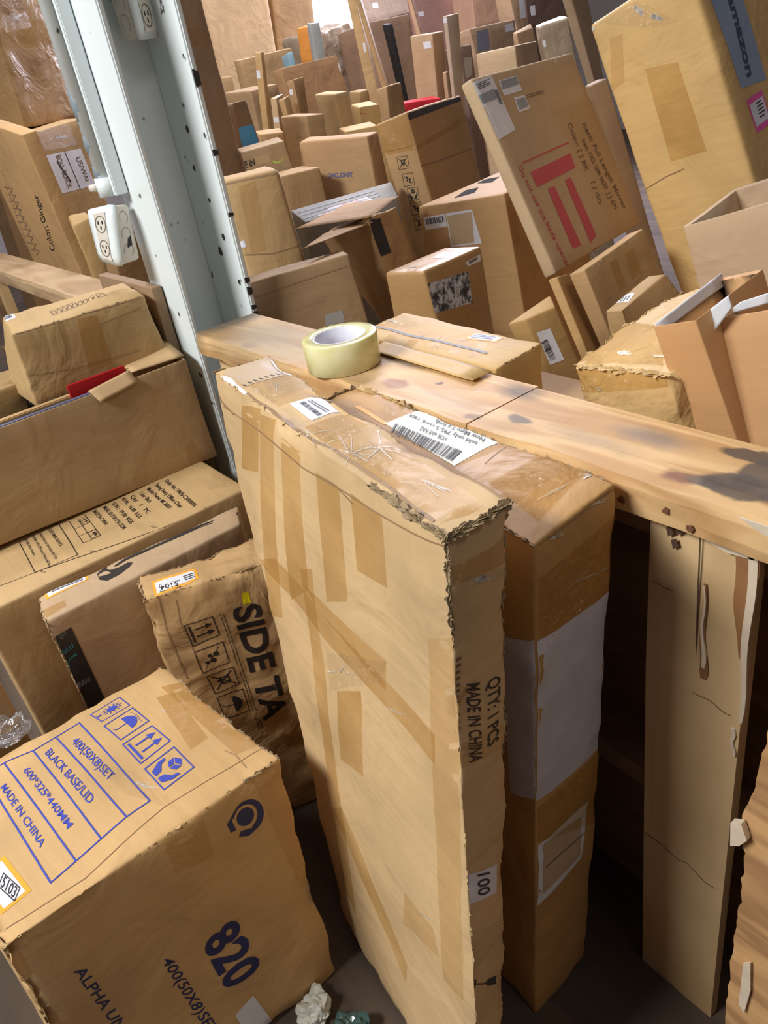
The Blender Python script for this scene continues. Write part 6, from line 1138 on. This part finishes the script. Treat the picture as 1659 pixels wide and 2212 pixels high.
# rough plywood sheet standing on the right
rough = wood('rough_board', (206, 162, 110), (150, 108, 70), .9, .75, 0, [(.03, 0, .35, .03, .1, .02, (90, 74, 62, .8), .4), (.05, 0, .25, .05, .1, .015, (96, 80, 66, .8), .5)])
def roughboard():
    rb = empty('rough_board', (-.15, .485, 0), 'rough broken-edged wood sheet standing at the right edge of the frame', 'board')
    edge = [(-.2186, 0), (-.2186, .247), (-.2196, .41), (-.2175, .50), (-.2192, .569), (-.2285, .60), (-.2173, .666), (-.2127, .744), (-.208, .80)]
    pts = []
    for i in range(len(edge)-1):
        for t in range(10):
            f = t/10; x = edge[i][0]*(1-f)+edge[i+1][0]*f; z = edge[i][1]*(1-f)+edge[i+1][1]*f; pts.append((x+.003*noise.noise(Vector((z*60, 3, 1)))+.0015*noise.noise(Vector((z*200, 3, 1))), z))
    pts.append(edge[-1]); V = []; F = []; n = len(pts); xs = [0, .33, .66, 1]
    for y in (.478, .492):
        for (x, z) in pts:
            for s in xs: V.append(Vector((x+(.02-x)*s+.15, y-.485+(.002 if (s == 0 and y < .48) else 0), z)))
    k = 4
    for i in range(n-1):
        for s in range(3):
            a = i*k+s; F.append((a, a+1, a+k+1, a+k)); b = n*k+a; F.append((b, b+k, b+k+1, b+1))
        F.append((i*k, (i+1)*k, n*k+(i+1)*k, n*k+i*k)); F.append((i*k+3, n*k+i*k+3, n*k+(i+1)*k+3, (i+1)*k+3))
    for s in range(3): F.append(((n-1)*k+s, (n-1)*k+s+1, n*k+(n-1)*k+s+1, n*k+(n-1)*k+s))
    link('sheet', mesh('sheet', V, F), rough, rb)
    g = chip([(-.232, .4775, .61), (-.222, .4775, .618), (-.215, .4775, .60), (-.222, .4775, .585), (-.23, .4775, .578)], 'glue_lump', rb, glue, .006)
    chip([(-.205, .4775, .40), (-.198, .4775, .41), (-.194, .4775, .36), (-.197, .4775, .31), (-.204, .4775, .32)], 'glue_drip', rb, glue, .002)
roughboard()
# ---------------------------------------------------------------- tape roll
def taperoll():
    t = empty('tape_roll', (-.978, .618, .8805), 'roll of clear yellowish packing tape with white core on the pine plank', 'tape')
    def ring(name, r0, r1, z0, z1, mat, n=96, bev=.0012):
        prof = [(r1, z0+bev), (r1, z1-bev), (r1-bev, z1), (r0+bev*.5, z1), (r0, z1-bev*.5), (r0, z0+bev*.5), (r0+bev*.5, z0), (r1-bev, z0)]
        V = []; F = []; k = len(prof)
        for i in range(n):
            a = 2*math.pi*i/n; V += [(r*math.cos(a), r*math.sin(a), z) for r, z in prof]
        for i in range(n):
            for j in range(k): F.append((i*k+j, ((i+1) % n)*k+j, ((i+1) % n)*k+(j+1) % k, i*k+(j+1) % k))
        return link(name, mesh(name, V, F, True), mat, t)
    m, N, L, P = nt('clear_tape_layers'); P.inputs['Base Color'].default_value = srgb(236, 232, 176); P.inputs['Roughness'].default_value = .16
    P.inputs['Transmission Weight'].default_value = .12; P.inputs['Subsurface Weight'].default_value = .35; P.inputs['Subsurface Radius'].default_value = (.03, .03, .012); P.inputs['Subsurface Scale'].default_value = .5; P.inputs['Coat Weight'].default_value = .4
    tc = N.new('ShaderNodeTexCoord'); n = N.new('ShaderNodeTexNoise'); n.inputs['Scale'].default_value = 18; L.new(tc.outputs['Object'], n.inputs['Vector'])
    r = ramp(N, [(.35, srgb(222, 216, 150)), (.65, srgb(240, 238, 192))]); L.new(n.outputs['Fac'], r.inputs[0]); L.new(r.outputs[0], P.inputs['Base Color'])
    ring('tape_winding', .0415, .0585, 0, .048, m); ring('cardboard_core', .0385, .0413, -.0, .0478, flat('core_white', (222, 224, 236), .5))
taperoll()
# ---------------------------------------------------------------- foreground cartons
addbox('A1', 'flat_carton', 'tall flat battered carton standing in front, heavily taped, stickered 100', rgb=(219, 187, 151), r=.005, amp=.0045, freq=4, cell=.016, edge=.008, dirt=.6, wr=.3)
addbox('A2', 'flat_carton', 'narrow tape-wrapped carton with white paper sleeve, between the flat carton and shelf', rgb=(197, 153, 99), r=.006, amp=.003, cell=.02, edge=.005, dirt=.5, wr=.35, rough=.62)
addbox('C1', 'printed_carton', 'carton with blue printing and 820 on its side, bottom left', rgb=(212, 175, 132), r=.006, amp=.008, freq=4, cell=.016, edge=.007, dirt=.5, wr=.3)
addbox('C2', 'side_table_carton', 'crumpled carton printed SIDE TA with handling symbols, behind the 820 carton', rgb=(202, 165, 125), r=.005, amp=.009, freq=11, cell=.012, edge=.008, dirt=.6, wr=.7)
addbox('C3', 'smile_carton', 'slim carton with black curved arrow on top and black tape strip', rgb=(194, 166, 144), r=.007, amp=.002, edge=.003, cell=.02)
addbox('C4', 'chair_carton', 'large office chair carton with printed text and care symbols on top', rgb=(199, 167, 129), r=.006, amp=.003)
addbox('C5', 'carton', 'dark carton peeking in at the left frame edge below the chair carton', rgb=(173, 143, 110), amp=.004)
c6 = addbox('C6', 'open_carton', 'long open plain carton lying on the office chair carton', rgb=(188, 159, 128), r=.003, amp=.002, open_top=True)
addbox('C7', 'carton', 'dented carton with vertical tape stripe resting on the long open carton', rgb=(192, 161, 121), r=.008, amp=.004, edge=.004, wr=.5)
addbox('C8', 'carton', 'small tape-wrapped carton at the left frame edge beside the dented carton', rgb=(179, 149, 109), amp=.003, rough=.3)
addbox('L6', 'flat_carton', 'thin brown carton standing against the white column', rgb=(154, 128, 107), r=.003, amp=.001)
# open carton: foam edge, flap, red tab inside
O6 = Vector(BOX['C6'].root.location)
xx = -1.5
def q6(y, z, x=xx): return Vector((x, y, z))-O6
foam = flat('foam_blue_grey', (96, 100, 128), .7); blackin = flat('black_inner', (26, 22, 22), .8)
zt = .816
link('foam_liner', boxmesh('f', xx-.022, xx-.008, .0, .40, zt-.14, zt-.004, .002, off=O6), foam, BOX['C6'].root)
link('foam_liner', boxmesh('f', xx-.30, xx-.06, .0, .55, zt-.16, zt-.05, .003, off=O6), blackin, BOX['C6'].root)
link('inner_board', boxmesh('f', xx-.062, xx-.045, .02, .56, zt-.14, zt-.005, .002, off=O6), card('cardboard_inner', (196, 162, 124), .3, .2), BOX['C6'].root)
link('red_tab', boxmesh('f', xx-.046, xx-.040, .335, .455, zt-.02, zt+.016, .001, off=O6), flat('red_card', (200, 28, 36), .5), BOX['C6'].root)
def sheet(name, pts, mat, parent, th=.003, org=None, n=6, bend=0.):
    """bent card flap from a 4-point outline, real thickness"""
    P = [Vector(p) for p in pts]; V = []; F = []; org = Vector(org) if org is not None else Vector(parent.location)
    nn = (P[1]-P[0]).cross(P[3]-P[0]).normalized()
    for j in range(n+1):
        for i in range(n+1):
            u, v = i/n, j/n; p = (P[0]*(1-u)+P[1]*u)*(1-v)+(P[3]*(1-u)+P[2]*u)*v; V.append(p+nn*bend*math.sin(v*math.pi)-org+nn*.0015*noise.noise(p*20))
    for j in range(n):
        for i in range(n): F.append((j*(n+1)+i, j*(n+1)+i+1, (j+1)*(n+1)+i+1, (j+1)*(n+1)+i))
    o = link(name, mesh(name, V, F, True), mat, parent)
    if th: s = o.modifiers.new('t', 'SOLIDIFY'); s.thickness = th; s.offset = 0
    return o
kin = card('cardboard_flap', (204, 172, 138), .25, .2)
sheet('flap', [(-1.508, .362, .818), (-1.508, .452, .830), (-1.492, .456, .806), (-1.490, .372, .795)], kin, BOX['C6'].root, .003)
sheet('flap', [(-1.512, .455, .822), (-1.512, .572, .818), (-1.60, .575, .835), (-1.62, .46, .82)], kin, BOX['C6'].root, .003)
# ---------------------------------------------------------------- cartons behind the shelf
def plaincarton(name, x0, x1, y0, y1, z0, z1, label):
    c = ((x0+x1)/2, (y0+y1)/2, z0); r = empty(name, c, label, 'box', 'cartons piled behind the shelf'); link('carton_body', boxmesh('b', x0, x1, y0, y1, z0, z1, .005, off=c), card('cardboard_base', (186, 152, 118), .5, .2), r)
plaincarton('carton', -1.03, .25, .72, 1.33, 0, .495, 'wide low carton under the open cartons behind the plank')
plaincarton('carton', -1.25, .1, 1.345, 2.1, 0, .448, 'low carton under the tall taped carton')
plaincarton('carton', -1.03, -.64, .722, .90, .497, .798, 'carton supporting the flat taped carton behind the tape roll')

addbox('D3', 'taped_carton', 'flat tape-wrapped carton with orange-edged label behind the tape roll', rgb=(207, 172, 120), r=.005, amp=.002, edge=.003, cell=.02, rough=.62)
addbox('N3', 'carton', 'small carton with torn black and white picture label', rgb=(174, 139, 101), r=.008, amp=.002, rough=.35)
addbox('N2', 'carton', 'tall carton with barcode and torn white label, flaps gaping on top', rgb=(198, 159, 119), r=.005, amp=.003)
addbox('N1', 'carton', 'dark carton with column of handling symbols and black tape along its top edge', rgb=(190, 155, 119), r=.006, amp=.006)
addbox('N4', 'mirror_carton', 'leaning mirror carton with red stripes and long shipping label', rgb=(194, 168, 144), r=.006, amp=.0008, wr=.1, dirt=.2)
addbox('N5a', 'flat_carton', 'slim carton standing under the mirror carton\'s left corner', rgb=(192, 155, 112), r=.003)
addbox('N5b', 'flat_carton', 'wide tape-striped carton standing under the mirror carton', rgb=(188, 153, 117), r=.003)
addbox('N5c', 'flat_carton', 'short carton with small white barcode sticker below the tape-striped carton', rgb=(183, 151, 115), r=.004, amp=.003)
addbox('N6', 'flat_carton', 'slim carton with white barcode label hanging over its corner', rgb=(188, 153, 106), r=.004, amp=.002)
addbox('N7', 'tall_carton', 'tall yellowish taped carton with grey blue lettered tape and pink label', rgb=(221, 184, 132), r=.010, amp=.004, rough=.6)
n8 = addbox('N8', 'open_carton', 'pinkish open-topped carton at right in front of tall taped carton', rgb=(204, 176, 157), r=.003, amp=.001, open_top=True, dirt=.25)
addbox('N9', 'crumpled_carton', 'low carton with crumpled tape-wrapped top edge behind the plank', rgb=(214, 181, 136), r=.010, amp=.008, freq=8, edge=.010, cell=.015, rough=.62, wr=.7)
n10 = addbox('N10', 'open_carton', 'narrow orange-brown carton with raised white-lined lid', rgb=(208, 162, 121), r=.002, amp=.0006, open_top=True, dirt=.15, wr=.1)
n11 = addbox('N11', 'open_carton', 'orange-brown open carton with white lining at the right frame edge', rgb=(211, 166, 128), r=.002, amp=.0006, open_top=True, dirt=.15, wr=.1)
addbox('M1', 'carton', 'upright carton with rounded top edge right beside the white column', rgb=(190, 157, 117), r=.012, amp=.004)
addbox('M2', 'carton', 'plain brown carton with grey sticker directly behind the plank', rgb=(161, 132, 104), r=.006, amp=.004)
addbox('M3', 'crumpled_carton', 'crushed carton with black tape strip and torn side', rgb=(178, 140, 103), r=.008, amp=.012, freq=9, cell=.015, wr=.8)
addbox('M4', 'printed_box', 'white printed flat box with reddish picture on top', rgb=(150, 148, 156), r=.003, amp=.001, dirt=.15)
addbox('M5', 'carton', 'small plain carton in front of the XINGLONG carton', rgb=(180, 146, 111))
addbox('M6', 'carton', 'wide carton with inverted XINGLONG print', rgb=(188, 152, 120), r=.008, amp=.003)
addbox('M9', 'carton', 'carton printed E IN with torn patch beside the column', rgb=(169, 142, 114))
addbox('M7', 'carton', 'square carton behind the XINGLONG carton, left end', rgb=(199, 166, 132), r=.006)
addbox('M8', 'carton', 'pale upright carton behind the square carton', rgb=(208, 181, 146))
addbox('M15', 'carton', 'yellowish small carton with red arrow mark', rgb=(211, 184, 138))
addbox('M15b', 'carton', 'low carton below the yellowish red-arrow carton', rgb=(206, 171, 130))
addbox('M16b', 'carton', 'tiny carton tucked behind the yellowish red-arrow carton', rgb=(193, 163, 125))
addbox('M16', 'carton', 'narrow carton with dark right side, left of the red tray', rgb=(193, 160, 128))
addbox('M10', 'carton', 'narrow brown carton bearing a sky blue sheet', rgb=(154, 130, 111), r=.02)
addbox('M11', 'long_carton', 'thin tall upright carton above the sky blue sheet', rgb=(208, 173, 132), r=.003)
addbox('M12', 'flat_carton', 'flat carton behind the thin tall upright carton', rgb=(199, 165, 131), r=.003)
addbox('M13', 'flat_carton', 'wide flat carton standing under the orange package', rgb=(178, 140, 110), r=.003)
addbox('M13b', 'flat_carton', 'small slim carton with two stickers leaning on wide flat carton', rgb=(187, 154, 120), r=.003)
addbox('M14a', 'small_carton', 'slender carton with white stickers beside the thin tall carton', rgb=(207, 179, 151), r=.003)
addbox('M14b', 'small_carton', 'smallest slender carton next to the stickered slender one', rgb=(199, 167, 134), r=.003)
addbox('M17', 'orange_package', 'orange package standing upright far back', 'package', rgb=(228, 150, 65), r=.003, dirt=.1)
addbox('M17b', 'white_package', 'grey white thin package beside the orange package', 'package', rgb=(170, 176, 188), r=.003, dirt=.1)
addbox('M17c', 'blue_package', 'small light blue package left of the orange package', 'package', rgb=(142, 178, 214), r=.003, dirt=.1)
addbox('M18', 'wrapped_bundle', 'bundle under crinkled clear shrink wrap below the window', 'bundle', rgb=(177, 158, 149), r=.03, amp=.03, freq=14, cell=.04, wr=1, rough=.25)
addbox('M19a', 'long_carton', 'long leaning carton with white sticker, left of the leaning pair', rgb=(208, 175, 137), r=.004)
addbox('M19b', 'long_carton', 'thinner long leaning carton, right of the leaning pair', rgb=(202, 167, 129), r=.004)
addbox('M20', 'black_package', 'narrow black package with white sticker standing far back', 'package', rgb=(54, 56, 66), r=.003, dirt=.1)
addbox('M21', 'carton', 'upright carton with pale sticker standing above the red tray', rgb=(206, 174, 150))
addbox('M22', 'flat_carton', 'white-edged tall slim panel right of the stickered upright carton', rgb=(201, 180, 173), r=.003)
addbox('M22b', 'small_carton', 'tiny tube-like carton between upright carton and white-edged panel', rgb=(199, 164, 142), r=.004)
addbox('M23', 'red_tray', 'bright red tray behind the dark symbol carton', 'tray', rgb=(216, 40, 62), r=.004, dirt=.1)
addbox('M26', 'carton', 'large dull brown carton behind the long leaning pair', rgb=(165, 136, 122))
addbox('M26t', 'carton', 'light stickered carton stacked at the top, right of the window', rgb=(192, 168, 154))
addbox('M27', 'long_carton', 'very thin light stick-like carton leaning above the stickered upright carton', rgb=(217, 179, 161), r=.003)
addbox('M27c', 'carton', 'purplish brown carton with sticker at the top centre', rgb=(173, 139, 143))
addbox('M28', 'carton', 'light carton with taped seam left of the mirror carton top', rgb=(210, 182, 159))
addbox('M29', 'carton', 'brown carton with grey blue sleeve behind light taped carton', rgb=(180, 152, 135))
addbox('M29b', 'small_carton', 'narrow carton with greyish sticker left of the grey blue sleeve carton', rgb=(130, 112, 110))
addbox('M30', 'wrapped_carton', 'shrink-wrapped greyish carton above the mirror carton', rgb=(180, 164, 153), r=.01, amp=.006, rough=.25, wr=.8)
addbox('M30b', 'carton', 'small brown carton left of the shrink-wrapped greyish carton', rgb=(187, 158, 136))
addbox('M31', 'carton', 'pinkish plain carton cut by the top frame edge', rgb=(215, 174, 161))
addbox('M32', 'small_carton', 'slim stickered carton between the pinkish and dark top cartons', rgb=(200, 167, 147))
addbox('M33', 'carton', 'dark maroon-brown carton at the top frame edge', rgb=(112, 89, 86))
addbox('M34', 'long_carton', 'long leaning carton at the top, left of the tall taped carton', rgb=(182, 158, 141), r=.004)
addbox('M35', 'long_carton', 'brown carton wedged between mirror carton and tall taped carton', rgb=(170, 142, 120), r=.006)
addbox('M36a', 'tall_carton', 'huge plain tan carton far back right of the column', rgb=(208, 175, 137), r=.01)
addbox('M36b', 'tall_carton', 'huge plain tan carton far back beside the window', rgb=(198, 162, 125), r=.01)
addbox('M36c', 'carton', 'small carton at the foot of the huge tan carton near the column', rgb=(199, 169, 131))
addbox('M37', 'tall_carton', 'tall brown carton directly behind the column', rgb=(168, 140, 121), r=.006, amp=.004)
addbox('M38', 'carton', 'brown carton behind the thin tall upright carton', rgb=(178, 148, 121))
addbox('M39', 'carton', 'low pinkish carton above the E IN carton', rgb=(206, 168, 131))
addbox('L1', 'wrapped_carton', 'big shaded tape-wrapped carton high at left behind the conduit', rgb=(169, 137, 104), r=.02, amp=.012, rough=.3, wr=.6)
addbox('L2', 'carton', 'carton with handwritten white label behind the conduit', rgb=(190, 157, 117), r=.008, amp=.003)
addbox('L3', 'carton', 'carton printed Color: Ginger with line drawing', rgb=(206, 167, 126), r=.004, amp=.001)
addbox('L4', 'crumpled_carton', 'crumpled carton end behind the lower outlet', rgb=(188, 155, 112), r=.006, amp=.006, freq=10)
addbox('L8', 'carton', 'carton at the far left edge behind the Ginger carton', rgb=(150, 116, 84))
addbox('L5', 'carton', 'brown carton between the lower outlet and column', rgb=(173, 139, 105))
# lids, linings and loose tabs
white_card = flat('white_lining', (214, 218, 226), .5, var=.06)
for bid, key, nm, m_ in (('N10', 'n10_flap', 'lid_flap', None), ('N10', 'n10_tab', 'white_tab', white_card), ('N11', 'n11_lining', 'white_lining', white_card), ('D3', 'd3_flap', 'tape_flap', None), ('M3', 'm3_flap', 'open_flap', None), ('M3', 'm3_flap2', 'open_flap', None)):
    c_ = BOX[bid]; sheet(nm, EX[key], m_ or c_.mat, c_.root, .0012)
c_ = BOX['N10']; T_ = [Vector(p) for p in HEX['N10'][4:]]
sheet('white_lining', [T_[0]+Vector((.004, 0, .004)), T_[3]+Vector((.004, 0, .006)), T_[3]+Vector((.010, -.004, -.008)), T_[0]+Vector((.008, .004, -.008))], white_card, c_.root, .0015)
_m = (T_[0]+T_[1]+T_[2]+T_[3])/4-Vector(c_.root.location)
link('interior_shade_block', boxmesh('dark', _m.x-.016, _m.x+.018, _m.y-.045, _m.y+.04, _m.z-.30, _m.z-.03, .003), flat('interior_shade', (40, 30, 26), .9), c_.root)  # dark block added so the carton's inside looks shaded
for t in DECALS: decal(*t)
# frayed, torn board edges
CI = dict(LFB=0, RFB=1, RKB=2, LKB=3, LFT=4, RFT=5, RKT=6, LKT=7)
fraym = card('frayed_board', (172, 150, 124), .9, .3); frayl = card('frayed_light', (208, 180, 142), .5, .3)
def fray(bid, a, b, n, size, seed, t0=0., t1=1., dens=None, mat=None):
    c = BOX[bid]; rnd = random.Random(seed); A = Vector(HEX[bid][CI[a]]); B_ = Vector(HEX[bid][CI[b]]); ctr = sum((Vector(p) for p in HEX[bid]), Vector())/8
    d = (B_-A).normalized(); V = []; F = []; hx = c.hx
    for i in range(n):
        t = t0+(t1-t0)*rnd.random(); p = A.lerp(B_, t)-Vector(c.root.location)
        hit = hx.bvh.find_nearest(p); p = hit[0]; nn = hit[1]; side = d.cross(nn).normalized(); L_ = size*rnd.uniform(.5, 1.8); w_ = size*rnd.uniform(.25, .8); up = (nn*rnd.uniform(.15, .7)+side*rnd.uniform(-1, 1)).normalized()
        dd = (d+side*rnd.uniform(-.3, .3)).normalized(); k = len(V)
        q = [p-dd*L_*.6, p-dd*L_*.2+up*w_*rnd.uniform(.3, 1), p+dd*L_*.25+up*w_*rnd.uniform(.5, 1.1), p+dd*L_*.7, p+dd*L_*.1-side*w_*.5+nn*.0006, p-dd*L_*.3-side*w_*.3+nn*.0006]
        V += q; F += [(k, k+1, k+2, k+3), (k, k+3, k+4, k+5)]
    o = link('frayed_edge', mesh('fray', V, F), mat or fraym, c.root); s = o.modifiers.new('t', 'SOLIDIFY'); s.thickness = .0006; return o
fray('A1', 'RFT', 'RKT', 120, .008, 1); fray('A1', 'RFT', 'LFT', 60, .009, 2, 0, .22); fray('A1', 'RFT', 'RFB', 50, .006, 3, 0, .1); fray('A1', 'RKT', 'RKB', 40, .005, 4, 0, .3)
fray('A1', 'RFT', 'RFB', 40, .004, 5, .1, 1., mat=frayl); fray('A1', 'LFT', 'LKT', 24, .006, 6); fray('A1', 'RKT', 'LKT', 16, .005, 7, .3, 1); fray('A1', 'LFT', 'RFT', 14, .006, 27, .0, .5, mat=frayl); fray('A1', 'RKT', 'RKB', 30, .003, 8, .3, 1, mat=frayl); fray('A1', 'RFT', 'RFB', 30, .011, 9, .86, .92, mat=frayl)
fray('A2', 'RFT', 'LFT', 30, .006, 10, 0, .2); fray('A2', 'RKT', 'LKT', 40, .006, 11); fray('A2', 'LKT', 'LFT', 30, .010, 12); fray('A2', 'RKT', 'LKT', 40, .012, 13, .75, 1, mat=frayl)
fray('C1', 'RKT', 'LKT', 70, .006, 14); fray('C1', 'RKT', 'RFT', 26, .006, 15, 0, .15); fray('C1', 'RKT', 'RFT', 16, .005, 16, .2, 1, mat=frayl)
fray('C2', 'LFT', 'LKT', 60, .006, 17); fray('C2', 'LFT', 'RFT', 24, .006, 18); fray('C2', 'RFT', 'RKT', 24, .004, 19, mat=frayl); fray('C3', 'RFT', 'RFB', 60, .005, 20, 0, .3); fray('C3', 'RFT', 'LFT', 16, .005, 21)
fray('C7', 'RFT', 'RKT', 20, .004, 22); fray('N9', 'LFT', 'RFT', 50, .010, 23, mat=frayl); fray('N9', 'LFT', 'LKT', 30, .008, 24, mat=frayl); fray('D3', 'RFT', 'RKT', 10, .004, 25); fray('M3', 'LFT', 'RFT', 30, .010, 26, mat=frayl)
# litter on the floor
def crumple(name, label, cat, loc, r, mat, seed, sq=(1, 1, .6)):
    t = empty(name, loc, label, cat); bm = bmesh.new(); bmesh.ops.create_icosphere(bm, subdivisions=4, radius=1)
    for v in bm.verts:
        n = v.co.copy(); k = 1+.45*noise.noise(n*1.8+Vector((seed, 0, 0)))+.25*abs(noise.noise(n*5+Vector((0, seed, 0)))); v.co = Vector((n.x*sq[0]*r*k, n.y*sq[1]*r*k, max(0, (n.z+.75)*sq[2]*r*k)))
    me = bpy.data.meshes.new(name); bm.to_mesh(me); bm.free(); link('crumpled_sheet', me, mat, t)
crumple('paper_scrap', 'crumpled white paper scrap on the floor between the cartons', 'paper', (-.705, .155, .001), .026, flat('scrap_white', (214, 216, 206), .5, var=.2), 3)
crumple('plastic_bag', 'crumpled dark teal plastic on the floor beside the flat carton', 'plastic', (-.63, .17, .001), .032, flat('teal_plastic', (66, 92, 90), .2, bump=.4), 8)
crumple('plastic_wrap_scrap', 'crumpled clear plastic behind the 820 carton', 'plastic', (-1.112, -.03, .47), .022, film('loose_plastic', (210, 214, 220), .3, .1, (.95, .96, 1, 1), .8, 40, .02, .2), 12, (1, 1.3, .9))
